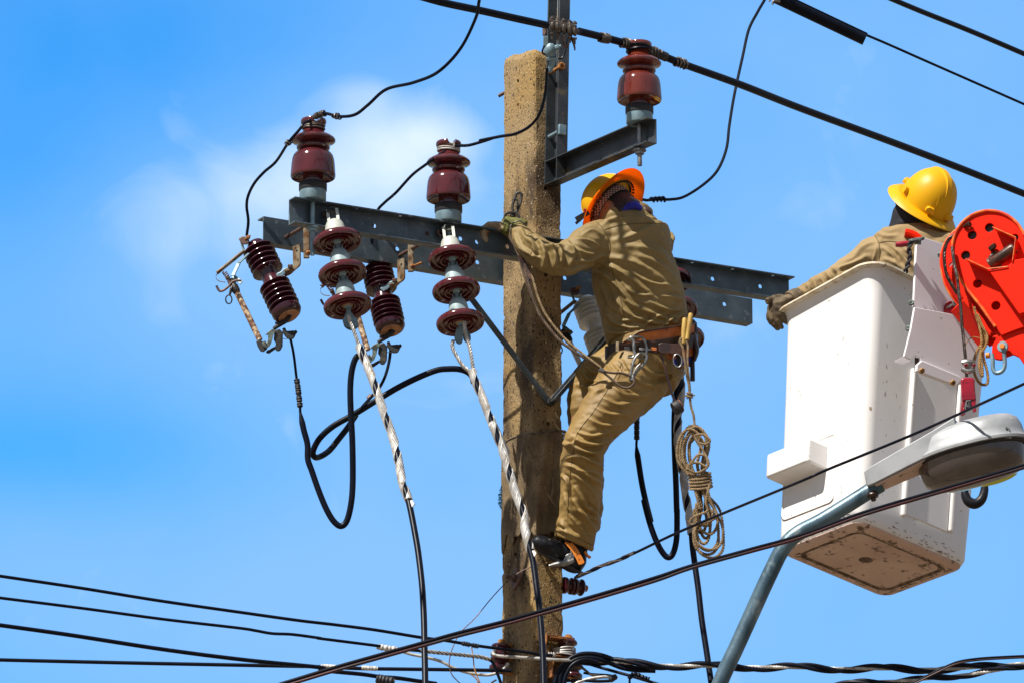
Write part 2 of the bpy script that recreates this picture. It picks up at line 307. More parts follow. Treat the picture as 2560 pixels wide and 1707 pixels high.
M = dict(
 concrete=pm('weathered_concrete', (.32, .22, .105), (.070, .042, .020), 5.5, .42, .62, .95, bump=1., bd=.007, bscale=170, c3=(.03, .02, .012), s3=95, t3=(.60, .65), stretch=(1, 1, .6), bdet=9, c5=(.62, .52, .36), s5=150, t5=(.66, .71), c4=(.34, .215, .075), s4=2.6, t4=(.54, .66)),
 steel=pm('galvanised_steel', (.105, .140, .165), (.055, .080, .10), 9, .35, .65, .45, .25, .25, 120, (.20, .24, .27), 30, (.60, .74), (1, 1, 1), rvar=.12),
 steel_light=pm('pale_zinc', (.25, .37, .42), (.15, .235, .28), 20, .35, .65, .45, .3, .3, 150, rvar=.1),
 steel_dark=pm('dark_weathered_steel', (.07, .085, .10), (.035, .038, .04), 8, .35, .65, .42, .3, .3, 100, (.14, .11, .065), 14, (.58, .72), rvar=.12),
 rusty=pm('rusty_strap_steel', (.30, .25, .17), (.16, .075, .025), 22, .4, .6, .6, .35, .5, 160, (.06, .04, .03), 45, (.58, .68)),
 rust=pm('orange_rust', (.40, .17, .04), (.14, .05, .02), 30, .4, .62, .85, .1, .6, 200),
 bolt=pm('brown_bolt_steel', (.17, .10, .075), (.08, .05, .045), 60, .4, .6, .55, .4, .4, 200),
 dark_metal=pm('blackened_metal', (.035, .035, .035), (.10, .085, .06), 40, .5, .66, .5, .5, .6, 120),
 green_metal=pm('verdigris_bronze', (.17, .22, .19), (.05, .055, .05), 35, .45, .6, .5, .5, .4, 120),
 glaze=pm('maroon_glaze', (.098, .016, .019), (.068, .012, .016), 12, .4, .6, .13, 0, .03, 20, (.035, .008, .008), 9, (.63, .68), (1.5, 1.5, .35), coat=.6),
 glaze_disc=pm('maroon_disc_glaze', (.105, .014, .018), (.080, .012, .015), 12, .4, .6, .15, 0, .04, 26, (.055, .008, .008), 20, (.62, .68), coat=.5),
 cap_grey=pm('blue_grey_zinc_cap', (.34, .44, .46), (.25, .33, .35), 30, .4, .6, .55, .1, .3, 120),
 glaze_red=pm('brick_red_glaze', (.155, .027, .014), (.11, .016, .012), 12, .4, .6, .12, 0, .03, 20, (.06, .01, .008), 9, (.63, .68), (1.5, 1.5, .35), coat=.6),
 glaze_dark=pm('dark_purple_glaze', (.036, .008, .016), (.060, .010, .014), 8, .4, .65, .17, 0, .04, 20, coat=.4),
 glaze_white=pm('white_glaze', (.85, .86, .83), (.74, .74, .70), 12, .4, .6, .2, 0, .03, 20, coat=.4),
 terracotta=pm('unglazed_ceramic', (.48, .24, .12), (.30, .15, .08), 40, .4, .6, .85, 0, .3, 200),
 cap=pm('weathered_white_zinc', (.56, .58, .52), (.42, .44, .40), 30, .4, .6, .6, .1, .3, 120, (.55, .42, .16), 22, (.64, .72)),
 cable=pm('black_cable', (.0035, .005, .012), (.006, .008, .016), 12, .4, .6, .36, 0, .1, 60, (.02, .02, .03), 30, (.68, .76), spec=.14),
 cable_red=pm('dark_red_cable', (.045, .003, .005), (.015, .006, .010), 6, .45, .6, .4, 0, .1, 60),
 strand=pm('pale_wire_strand', (.55, .54, .52), (.36, .33, .29), 30, .4, .62, .5, .3, .2, 200, (.10, .06, .04), 60, (.68, .72)),
 wire=pm('bare_grey_wire', (.15, .13, .115), (.07, .055, .045), 40, .4, .6, .45, .5, .1, 100),
 rubber=pm('black_rubber', (.012, .011, .014), (.022, .020, .022), 20, .4, .6, .6, 0, .15, 100),
 tube=pm('mottled_fuse_tube', (.55, .40, .24), (.16, .07, .035), 55, .45, .55, .6, 0, .3, 200, (.75, .68, .55), 80, (.6, .64)),
 khaki=pm('khaki_cotton', (.27, .19, .072), (.195, .133, .046), 5, .35, .7, .6, 0, .35, 550, spec=.42),
 khaki_t=pm('khaki_trouser_cotton', (.30, .19, .055), (.21, .126, .033), 5, .35, .7, .55, 0, .35, 550, spec=.5),
 khaki_far=pm('tan_cotton', (.33, .235, .115), (.26, .175, .08), 5, .35, .7, .75, 0, .35, 550, spec=.3),
 seam=pm('dark_stitching', (.11, .075, .025), None, rough=.9),
 glove=pm('beige_work_glove', (.42, .34, .23), (.26, .19, .11), 25, .4, .6, .85, 0, .5, 250),
 olive=pm('olive_glove_cuff', (.17, .17, .035), (.10, .10, .03), 25, .4, .6, .85, 0, .4, 250),
 glove_b=pm('worn_brown_glove', (.14, .098, .05), (.05, .032, .015), 22, .4, .6, .7, 0, .5, 200),
 blue=pm('royal_blue_cloth', (.018, .02, .38), (.012, .012, .26), 14, .4, .6, .75, 0, .2, 300),
 balaclava=pm('black_knit', (.010, .010, .016), (.016, .016, .024), 14, .4, .6, .85, 0, .4, 300),
 skin=pm('skin', (.30, .13, .075), (.24, .10, .055), 15, .4, .6, .5, 0, .1, 200),
 hair=pm('black_hair', (.010, .008, .007), (.02, .012, .010), 40, .4, .6, .5, 0, .8, 120, stretch=(3, 3, .5)),
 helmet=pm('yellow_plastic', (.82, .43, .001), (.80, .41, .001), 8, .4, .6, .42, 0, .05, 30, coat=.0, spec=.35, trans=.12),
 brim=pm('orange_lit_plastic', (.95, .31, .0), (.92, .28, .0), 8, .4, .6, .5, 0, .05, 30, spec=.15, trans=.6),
 red_pl=pm('red_plastic', (.45, .02, .01), None, rough=.4),
 plaid=None,
 leather=pm('orange_leather', (.56, .155, .02), (.36, .085, .014), 14, .4, .62, .5, 0, .3, 120, (.10, .03, .012), 30, (.62, .7)),
 leather_d=pm('dark_brown_leather', (.055, .022, .014), (.025, .012, .010), 20, .4, .6, .38, 0, .3, 120),
 belt=pm('black_belt_web', (.018, .016, .018), (.03, .028, .028), 30, .4, .6, .6, 0, .3, 200),
 chrome=pm('worn_hook_steel', (.34, .34, .33), (.20, .19, .18), 40, .4, .6, .32, .7, .15, 80),
 orange=pm('orange_strap', (.78, .24, .012), (.62, .17, .01), 20, .4, .65, .5, 0, .1, 100),
 boot=pm('black_boot_leather', (.006, .007, .010), (.014, .014, .017), 20, .4, .6, .42, 0, .3, 90, spec=.25),
 rope=pm('brown_hemp_rope', (.33, .235, .13), (.20, .135, .07), 40, .4, .6, .9, 0, .6, 400),
 rope_y=pm('golden_rope', (.46, .27, .10), (.28, .14, .04), 40, .4, .6, .85, 0, .5, 400),
 wood=pm('pale_wooden_handle', (.50, .33, .07), (.36, .21, .04), 20, .4, .6, .6, 0, .2, 80, stretch=(3, 3, .5)),
 webbing=pm('dirty_brown_webbing', (.15, .105, .07), (.08, .05, .035), 25, .4, .6, .85, 0, .5, 300),
 sack=pm('brown_mesh_net', (.24, .17, .09), (.13, .088, .045), 9, .4, .6, .8, 0, .6, 300, alpha=(170, .57, .63)),
 net_blue=pm('blue_net_scrap', (.05, .25, .40), None, rough=.9, alpha=(130, .45, .55)),
 white=pm('white_fibreglass', (.81, .79, .77), (.74, .71, .68), 3, .4, .7, .33, 0, .04, 15, (.34, .25, .16), 40, (.70, .745), coat=.25),
 white_m=pm('white_painted_steel', (.82, .79, .81), (.78, .75, .77), 5, .4, .7, .4, 0, .05, 15, (.35, .24, .14), 40, (.71, .75), coat=.15),
 lip=pm('chipped_fibreglass_rim', (.62, .55, .43), (.48, .38, .24), 30, .4, .6, .6, 0, .4, 150, (.12, .09, .06), 60, (.66, .70)),
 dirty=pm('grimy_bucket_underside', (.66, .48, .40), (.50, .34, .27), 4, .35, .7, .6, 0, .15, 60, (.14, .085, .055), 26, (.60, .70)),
 grime=pm('dark_grime', (.10, .065, .04), (.22, .15, .10), 30, .45, .62, .85, 0, .3, 100),
 red=pm('red_orange_paint', (.80, .016, .0), (.70, .012, .0), 5, .4, .7, .45, 0, .05, 30, (.30, .02, .006), 30, (.68, .74), spec=.14),
 red_edge=pm('worn_orange_edge', (.80, .20, .02), (.70, .05, .006), 25, .4, .6, .5, 0, .1, 60),
 stub=pm('oily_brown_steel', (.11, .045, .025), (.04, .018, .012), 30, .4, .6, .35, .2, .2, 100),
 crimson=pm('crimson_paint', (.36, .006, .025), (.26, .005, .02), 18, .4, .6, .35, 0, .1, 60, (.55, .25, .2), 60, (.7, .74), coat=.2),
 grease_and_shade=pm('dark_grease_and_slot_shade', (.05, .018, .008), (.02, .01, .006), 50, .4, .6, .35, 0, .6, 120),
 wire_rope=pm('greasy_wire_rope', (.10, .075, .065), (.045, .032, .028), 60, .4, .6, .5, .5, .3, 200),
 pipe=pm('blue_grey_zinc_pipe', (.10, .165, .21), (.04, .085, .12), 14, .38, .62, .40, .3, .3, 120, (.22, .28, .31), 20, (.60, .74), (1, 1, .5), rvar=.12),
 lamp=pm('pale_cast_aluminium', (.38, .39, .40), (.27, .28, .29), 9, .4, .65, .42, .15, .05, 60, (.66, .52, .46), 12, (.70, .74)),
 lens=None, yellow_l=pm('yellow_green_plastic', (.55, .62, .02), None, rough=.5),
 ground=pm('dusty_ground', (.17, .125, .08), (.12, .095, .065), .3, .4, .6, .95, 0, .3, 5),
 zincwrap=pm('white_splice_sleeve', (.62, .60, .56), (.40, .38, .36), 60, .4, .6, .5, .1, .5, 120),
)
def plaid():
    m = pm('plaid_cap_cloth', (.05, .045, .045), None, rough=.9); t = m.node_tree; b = t.nodes['Principled BSDF']
    co = t.nodes.new('ShaderNodeTexCoord'); cols = []
    for d, s in (('X', 28), ('Z', 30), ('Y', 28)):
        w = t.nodes.new('ShaderNodeTexWave'); w.bands_direction = d; w.inputs['Scale'].default_value = s; t.links.new(co.outputs['Object'], w.inputs[0])
        r = t.nodes.new('ShaderNodeMapRange'); r.inputs[1].default_value = .72; r.inputs[2].default_value = .85; t.links.new(w.outputs[1], r.inputs[0]); cols.append(r.outputs[0])
    a = t.nodes.new('ShaderNodeMath'); a.operation = 'MAXIMUM'; t.links.new(cols[0], a.inputs[0]); t.links.new(cols[1], a.inputs[1])
    x = t.nodes.new('ShaderNodeMix'); x.data_type = 'RGBA'; t.links.new(a.outputs[0], x.inputs[0]); x.inputs[6].default_value = (.035, .03, .03, 1); x.inputs[7].default_value = (.34, .29, .25, 1)
    t.links.new(x.outputs[2], b.inputs['Base Color']); return m
M['plaid'] = plaid()
def lensmat():
    m = pm('smoky_lamp_lens', (.085, .065, .06), (.17, .14, .13), 5, .4, .62, .08, 0, .02, 10, coat=.8)
    t = m.node_tree; b = t.nodes['Principled BSDF']; b.inputs['Transmission Weight'].default_value = .6; return m
M['lens'] = lensmat()
# ---------------------------------------------------------------- ground
g = MB(); g.add([(-2000, -2000, 0), (2000, -2000, 0), (2000, 2000, 0), (-2000, 2000, 0)], [[0, 1, 2, 3]])
tag(g.build('ground', M['ground'], base=(0, 0, 0)), kind='structure', label='dusty ground far below the pole', cat='ground')
# ---------------------------------------------------------------- the pole's own axes: arms run along UU, pole depth along VV
AN = math.radians(29.5)
UU = Vector((math.cos(AN), math.sin(AN), 0)); VV = Vector((math.sin(AN), -math.cos(AN), 0)); ZZ = Vector((0, 0, 1))
HU, HV = .066, .135
_k = UU*-HU + VV*HV
_c = at(1336, 700, _k.y); PO = Vector((_c.x - _k.x, 0, 0))
def W(u, v, z): return PO + UU*u + VV*v + ZZ*z
def atv(px, py, v):        # (u, z) of the point of the plane v = const seen at a pixel
    d = F_*FPX + R_*(px-1280) - U_*(py-853.5); t = (v - (CAM-PO).dot(VV))/d.dot(VV); p = CAM + d*t; return (p-PO).dot(UU), p.z
ztop = atv(1336, 121, HV)[1]
def pole():
    rs = []; zs = [0, 2, 4, 6] + [6.6 + i*.012 for i in range(int((ztop-6.6)/.012)+1)] + [ztop]
    cc = .009; prof = []
    def side(a, b, n): return [(a[0]+(b[0]-a[0])*i/n, a[1]+(b[1]-a[1])*i/n) for i in range(n)]
    c8 = [(-1, -1, cc, 0), (1, -1, -cc, 0), (1, -1, 0, cc), (1, 1, 0, -cc), (1, 1, -cc, 0), (-1, 1, cc, 0), (-1, 1, 0, -cc), (-1, -1, 0, cc)]
    for z in zs:
        gr = 1 + (ztop-z)*.022; hu, hv = HU*gr, HV + (ztop-z)*.0025; top = max(0, z-(ztop-.035))/.035; ins = .022*top*top
        P = [(sx*(hu-ins)+dx, sy*(hv-ins*1.6)+dy) for sx, sy, dx, dy in c8]; ring = []
        for i in range(8): ring += side(P[i], P[(i+1) % 8], (12, 2, 20, 2, 12, 2, 20, 2)[i])
        r2 = []
        for k, (a, b) in enumerate(ring):
            p = W(a, b, z); q = p*1.0
            d = noise.noise(q*9)*.003 + noise.noise(q*45)*.0018 + noise.noise(q*110)*.0020
            e = max(0, noise.noise(q*26)-.25); d -= e*.018*(1 if min(hu-abs(a), hv-abs(b)) < .02 and abs(a) > hu*.6 and abs(b) > hv*.75 else .15)
            nrm = Vector((a/hu, b/hv, 0)); nrm = (UU*nrm.x + VV*nrm.y).normalized()
            if z > ztop-.03: d += noise.noise(q*30)*.008
            p = p + ZZ*(.050*(1-b/HV)/2*max(0., min(1., (z-ztop+.4)/.4)))
            r2.append(p + nrm*(d if z > 6 else 0) + (ZZ*(noise.noise(q*22)*.012) if z > ztop-.02 else Vector()))
        rs.append(r2)
    mb = MB(); mb.rings(rs); me = mb.mesh('utility_pole', 60)
    hl = MB()
    for z, (x, y) in ((0, (1200+280/2.94, 598/2.94)), (0, (1200+280/2.94, 773/2.94)), (0, zD(270, 1358)), (0, zD(392, 1262)), (0, zE(265, 408)), (0, zR(268, 618)), (0, (1289, 1385))):
        u, zz = (PO.x*0, 0); d = F_*FPX + R_*(x-1280) - U_*(y-853.5); t = (-HU - (CAM-PO).dot(UU))/d.dot(UU); p = CAM + d*t
        hl.cyl(p - UU*.05, p + UU*.05, .0085, 10)
    for x, y in (zD(482, 210), zD(482, 845), zE(498, 762), zR(498, 700)):
        u, zz = atv(x, y, HV); hl.cyl(W(u, HV-.06, zz), W(u, HV+.05, zz), .0095, 12)
    return put(cut(me, hl), 'utility_pole', M['concrete'], base=W(0, 0, 0))
p_ = pole(); tag(p_, 'tall weathered concrete utility pole carrying the steel arms and the climber', 'utility pole')
# stains and pits are in the concrete's material; bolts through the pole are its parts
mb = MB(); a = at(1246, 241, .10); mb.cyl(a, a + Vector((.12, -.03, .06)), .008); mb.build('step_bolt', M['bolt'], p_)
mb = MB(); a = at(1289, 1444, -.08)
mb.box(a, UU*.006, VV*.030 + ZZ*.022, ZZ*.030 - VV*.022); mb.bolt(a - UU*.006, -UU, .018, .018); mb.cyl(a, a - UU*.05, .008); mb.build('square_washer_bolt', M['bolt'], p_, bevel=.002)
def channel(P0, P1, hdir, fdir, h, fl, t=.006):
    """C section from P0 to P1: web h tall along hdir with its outer face on the line, flanges fl wide along fdir"""
    q = [(0, 0), (fl, 0), (fl, t), (t, t), (t, h-t), (fl, h-t), (fl, h), (0, h)]
    mb = MB(); mb.prism([P0 + fdir*a + hdir*b for a, b in q], P1-P0); return mb
def arm(name, pl, pr, v, f, label, holes, h=.112):
    ul, zl = atv(*pl, v); ur, zr = atv(*pr, v); z = (zl+zr)/2; print(name, 'arm z', round(zl, 3), round(zr, 3), 'u', round(ul, 2), round(ur, 2))
    mb = channel(W(ul, v, zl-h), W(ur, v, zr-h), ZZ, VV*f, h, .055); hl = MB()
    for x, y in holes:
        u, zz = atv(x, y, v); hl.cyl(W(u, v-.02, zz), W(u, v+.02, zz), .0095, 14)
    for k in range(12):      # bolt holes in the top flange
        u = ul + .1 + k*(ur-ul-.2)/11; zz = zl + (zr-zl)*(u-ul)/(ur-ul); hl.cyl(W(u, v+f*.032, zz-.02), W(u, v+f*.032, zz+.02), .009, 10)
    o = put(cut(mb.mesh(name), hl), name, M['steel'], base=W(0, v, z), bevel=.0012)
    tag(o, label, 'crossarm'); return o, (ul, zl, ur, zr)
arm_f, AF = arm('steel_crossarm', zA(652, 882), zD(2265, 880), HV+.004, 1, 'front steel channel crossarm with insulators standing on its left half',
    [zA(1278, 1075), zA(2033, 1193), zA(2255, 1228), zD(1496, 845), zD(1706, 877), zD(2056, 932), (1150, 598)])
arm_r, AR = arm('steel_crossarm', zA(468, 1002), zD(2002, 1022), -HV-.03, -1, 'rear steel channel crossarm lower behind the pole with fuse cutouts hanging from it',
    [zA(1452, 1242), zA(2040, 1340), zD(1798, 1060), zD(625, 868), zA(720, 1258)])
def zf(u): return AF[1] + (AF[3]-AF[1])*(u-AF[0])/(AF[2]-AF[0])
def zr_(u): return AR[1] + (AR[3]-AR[1])*(u-AR[0])/(AR[2]-AR[0])
# through bolts joining both arms left of the pole
for (px, py), nm in ((zA(905, 1000), 'l'), (zA(1745, 1138), 'r')):
    u, zz = atv(px, py, HV); mb = MB(); a = W(u, HV+.02, zz); mb.bolt(a, VV, .018, .014, .0)
    mb.cyl(a, W(u-.02, -HV-.06, zz-.015), .008); mb.build('through_bolt', M['bolt'], arm_f)
for px, py in (zA(1660, 1135), (1092, 560)):
    u, zz = atv(px, py, HV); mb = MB(); mb.bolt(W(u, HV+.006, zz), VV, .010, .008, 0); mb.build('arm_bolt', M['bolt'], arm_f)
# spacer bolts seen below the front arm (pale rod with a nut) 
for A_, B_ in ((zA(695, 1115), zA(770, 1082)), (zA(1525, 1250), zA(1625, 1215))):
    mb = MB(); a = at(*A_, -.25 if A_[0] < 900 else .0); b = a + VV*.17*-1; mb.cyl(a, a - VV*.30, .0085); mb.bolt(a, VV, .019, .016, 0); mb.build('spacer_bolt', M['dark_metal'], arm_r)
# upright double bent channel beside the pole top with its outrigger
def upright():
    t = .006; u0 = -.020; v0 = HV+.003; w = .105; f = .052; u, zb = atv(1355, 462, v0); zt = atv(1375, -70, v0)[1]; lean = UU*.022
    root = thing('steel_bracket', 'dark steel channel upright bolted to the pole top with an outrigger arm', 'bracket', W(0, HV, zb))
    mb = channel(W(u0+f, v0+w, zb), W(u0+f, v0+w, zt)+lean, -VV, -UU, w, f); mb.build('upright_channel', M['steel_dark'], root, bevel=.0015)
    # outrigger: same section, running out along VV from the foot of the upright
    zf2 = zb - .002; uo = u0+f+.0015; Lh = .845; rise = -.050
    e = atv(1645, 361, v0+1.0); Q0 = W(uo, v0, zf2); Q1 = W(uo, v0+Lh, zf2) + ZZ*rise
    mb = channel(Q0, Q1, ZZ, -UU, .108, f); mb.build('outrigger_channel', M['steel_dark'], root, bevel=.0015)
    mb = MB()
    for (x, y) in ((1200+605/2.94, 495/2.94),): 
        uu, zz = atv(x, y, v0+w); mb.bolt(W(u0+f-.03, v0+w+.0, zz), VV, .019, .014, 0); mb.cyl(W(u0+f-.03, v0+w, zz), W(u0+f-.03, 0, zz), .008)
    mb.build('rusty_bolt', M['rust'], root)
    mb = MB(); uu, zz = atv(1200+592/2.94, 960/2.94, v0+w); mb.box(W(u0+f-.028, v0+w+.008, zz), UU*.017, VV*.008, ZZ*.022); mb.cyl(W(u0+f-.028, v0+w, zz), W(u0+f-.028, 0, zz-.0), .0095)
    mb.build('pale_bolt', M['steel_light'], root, bevel=.002)
    return root, (uo, Q0, Q1)
up_, (UO, Q0, Q1) = upright()
print('outrigger end px', proj([Q1, Q0]))
# flat V brace under the arms
def brace(a, b, label, Ya, Yb, w=.026):
    A, B = at(*a, Ya), at(*b, Yb); mb = MB(); mb.bar(A, B, w, .006); mb.bar(A, B + (B-A).normalized()*.0, .004, .024)
    o = mb.build('brace_bar', M['steel'] if a[0] < 1300 else M['steel_dark'], base=B, bevel=.001); tag(o, label, 'brace', 'flat braces meeting on the pole below the arms'); return o
yv = W(0, HV+.02, 0).y
def ypl(p, v): u, z = atv(p[0], p[1], v); return W(u, v, z).y
b1 = brace((1098, 640), zE(512, 606), 'long flat steel brace running down right from the crossarms across the pole face', ypl((1098, 640), HV+.016), ypl(zE(512, 606), HV+.016), .025)
b2 = brace((1600, 749), zE(520, 606), 'short flat steel brace rising right from the pole behind the climber\'s hip', ypl((1600, 749), HV+.008), ypl(zE(520, 606), HV+.008), .030)
mb = MB(); a = at(*zE(516, 604), yv-.02); mb.bolt(a, VV, .020, .014, .05); mb.build('brace_bolt', M['dark_metal'], b1)
# ---------------------------------------------------------------- pin insulators
PIN = 'maroon pin insulators standing on the steel arms'
def pin_insulator(base, label, glaze, tie):
    r = thing('pin_insulator', label, 'insulator', base, PIN); o = Vector(base)
    pf = [(.040, .086), (.042, .098), (.044, .122), (.060, .122), (.0835, .106), (.0905, .101), (.0935, .106), (.0935, .115), (.0905, .158), (.0880, .180), (.083, .197), (.073, .209), (.060, .216), (.054, .220),
          (.058, .223), (.066, .225), (.0695, .230), (.0690, .236), (.064, .240), (.056, .243), (.053, .246), (.058, .2500), (.083, .254), (.0915, .260), (.0925, .266), (.088, .273), (.075, .282), (.058, .290), (.048, .298), (.043, .308), (.0415, .318),
          (.043, .327), (.050, .334), (.0535, .341), (.0535, .349), (.051, .355), (.044, .358)]
    mb = MB(); mb.lathe([(a, b) for a, b in pf], o, seg=40); me = mb.mesh('porcelain', 50)
    c = MB(); ang = (UU if tie == 2 else (R_*.30 - Vector((0, 1, 0))).normalized()); n_ = ZZ.cross(ang); gw = .0175
    uu = [(-gw, .40)] + [(-gw*math.cos(t), .352 - gw*math.sin(t)) for t in [PI*i/8 for i in range(9)]] + [(gw, .40)]
    c.prism([o - ang*.08 + n_*a + ZZ*b for a, b in uu], ang*.16)
    put(cut(me, c), 'porcelain', glaze, r)
    MB().lathe([(.040, .070), (.042, .100)], o).build('neck', glaze, r)
    MB().lathe([(.0575, .044), (.0585, .046), (.0585, .074), (.0565, .077), (.040, .077)], o, seg=36).build('rubber_collar', M['rubber'], r)
    MB().lathe([(.045, .0), (.054, .0015), (.0555, .004), (.0555, .044), (.05, .0445)], o, seg=36).build('metal_base', M['steel_light'], r)
    mb = MB(); mb.cyl(o - ZZ*(.182 if tie == 2 else .235), o, .0095, 12); mb.lathe([(.019, -.118), (.019, -.132)], o, seg=6); mb.lathe([(.028, -.113), (.028, -.118)], o, seg=12); mb.lathe([(.0105, -.137-.006*i*.5) if i % 2 else (.0088, -.137-.003*i) for i in range(14)], o, seg=10)
    mb.build('mounting_bolt', M['steel_light'] if tie != 2 else M['chrome'], r)
    return r
def pinbase(px, py, v):
    u, z = atv(px, py, v); return W(u, v, 0), u
uP, _ = atv(782, 497, HV+.032); P1b = W(uP, HV+.032, zf(uP)+.001)
uQ, _ = atv(1121, 553, HV+.032); P2b = W(uQ, HV+.032, zf(uQ)+.001)
P3b = W(UO-.028, HV+.003+.845-.092, Q1.z+.108+.001)
print('pin px', proj([P1b, P2b, P3b]))
pin_insulator(P1b, 'maroon pin insulator at the far left end of the front crossarm', M['glaze'], 0)
pin_insulator(P2b, 'maroon pin insulator midway along the front crossarm left of the pole', M['glaze'], 0)
pin_insulator(P3b, 'brick red pin insulator holding the thick line on the outrigger above the climber', M['glaze_red'], 2)
# ---------------------------------------------------------------- disc strings
def disc_string(P, Q, label, first=None, twist=None):
    """P top pixel of the upper white cap's eye, discs every .146 m towards Q"""
    A, B = P, Q; d = (B-A).normalized(); s = thing('disc_insulator_string', label, 'insulator string', A, 'strings of three brick red disc insulators')
    up = -d; ref = F_.cross(up).normalized(); nn = up.cross(ref)
    st = .1525
    # clevis eye and its hook round the bolt
    mb = MB(); c = A
    er = (R_*.85 + F_*.5).normalized()
    ring = [c + up*(.018*math.sin(t)+.004) + er*(-.017*math.cos(t)) for t in [PI*k/8-.5 for k in range(10)]]
    mb.tube(spline(ring, 3), .0066, 10); mb.cyl(c - ref*.026 - up*.004, c + ref*.026 - up*.004, .0060); mb.bolt(c - R_*.024 - up*.004, -R_ - F_, .010, .008, 0); mb.build('eye_hook', M['dark_metal'], s)
    mb = MB()
    for sx in (-1, 1): mb.prism([c + ref*(sx*.0135) + nn*a + up*b for a, b in ((-.024, -.052), (-.014, -.01), (-.007, .012), (.007, .012), (.014, -.01), (.024, -.052))], ref*(sx*.012))
    mb.build('clevis', M['cap'], s)
    for k in range(3):
        o = A + d*(.120 + k*st); prof = [(.0405, -.006), (.060, -.001), (.080, .001), (.0925, .004), (.0985, .010), (.1010, .018), (.1005, .027), (.0975, .033), (.0935, .032), (.0910, .026), (.087, .020), (.080, .017), (.074, .018), (.0725, .030), (.0690, .031), (.067, .019), (.058, .016), (.052, .018), (.0505, .031), (.0470, .032), (.045, .020), (.036, .018), (.032, .026), (.029, .026), (.027, .018), (.018, .016)]
        dd = MB().lathe(prof, o, d, 48).build('disc', M['glaze_disc'], s, sharp=50)
        pc = [(.018, -.092), (.026, -.089), (.034, -.078), (.0395, -.058), (.0425, -.034), (.0430, -.004), (.038, -.003)] if k else [(.022, -.078), (.031, -.072), (.038, -.058), (.042, -.040), (.0440, -.020), (.0445, -.006), (.0445, -.001), (.038, .000)]
        MB().lathe([(a, b) for a, b in pc], o, d, 28).build('cap', M['cap'] if k == 0 else M['cap_grey'], dd, sharp=50)
        mb = MB(); e = .062 if k < 2 else .045
        mb.lathe([(.019, .018), (.014, .03), (.0105, .034), (.0105, e+.03)], o, d, 16)
        if k < 2:
            for sx in (-1, 1): mb.prism([o + ref*(sx*.013) + nn*a + d*b for a, b in ((-.011, .045), (-.013, .085), (.013, .085), (.011, .045))], ref*(sx*.007))
        mb.build('pin', M['steel_light'], dd)
        if k == 2:
            MB().lathe([(.022, .016), (.022, .024), (.014, .026)], o, d, 20).build('washer', M['terracotta'], dd)
            # thimble with two pale cheeks under the last disc
            mb = MB(); T = o + d*.088; wide = twist or 0
            for q, (sx, dn_, wd_) in enumerate(((-.5, 0, .032), (1, .014, .031))) if wide else enumerate(((-1, .0, .021), (1.3, -.006, .020))):
                e_ = (R_*1. + F_*.15).normalized(); f_ = e_.cross(d).normalized(); off = F_*(.020*q) if wide else R_*(.015*sx) + F_*.006*q
                tear = [(wd_*math.sin(t)*(1 if math.cos(t) < .2 else .62 + .2*(1-math.cos(t))), .006 - .040*math.cos(t)*(1.25 if math.cos(t) > 0 else .75)) for t in [2*PI*i/22 for i in range(22)]]
                if not wide: e_ = (R_*.55 - F_*.35).normalized()
                mb.prism([T + off + e_*a_ + d*(b_ + dn_) for a_, b_ in tear], F_*.006)
            mb.cyl(o + d*.04, T - d*.02, .0105, 10)
            mb.build('thimble_clevis', M['steel_light'], s, bevel=.0015); end = T
    return s, end
S1A = at(831, 531, W(atv(830, 515, HV+.05)[0], HV+.06, 0).y)
DD = Vector((.155, -.20, -.97)).normalized()
s1, E1 = disc_string(S1A, S1A + DD*.438, 'disc insulator string hanging nearest the left end of the front crossarm', twist=1)
S2A = at(1121, 574, W(atv(1119, 555, HV+.05)[0], HV+.06, 0).y)
DD2 = Vector((.115, -.20, -.97)).normalized()
s2, E2 = disc_string(S2A, S2A + DD2*.438, 'disc insulator string hanging just left of the pole')
S3A = at(1655, 640, .24)
s3, E3 = disc_string(S3A, S3A + Vector((.17, -.30, -.94)).normalized()*.438, 'disc insulator string almost hidden behind the climber\'s back')
print('disc px', proj([S1A + DD*(.085+.146*k) for k in range(3)]), proj([S2A + DD2*(.085+.146*k) for k in range(3)]), 'E', proj([E1, E2, E3]))
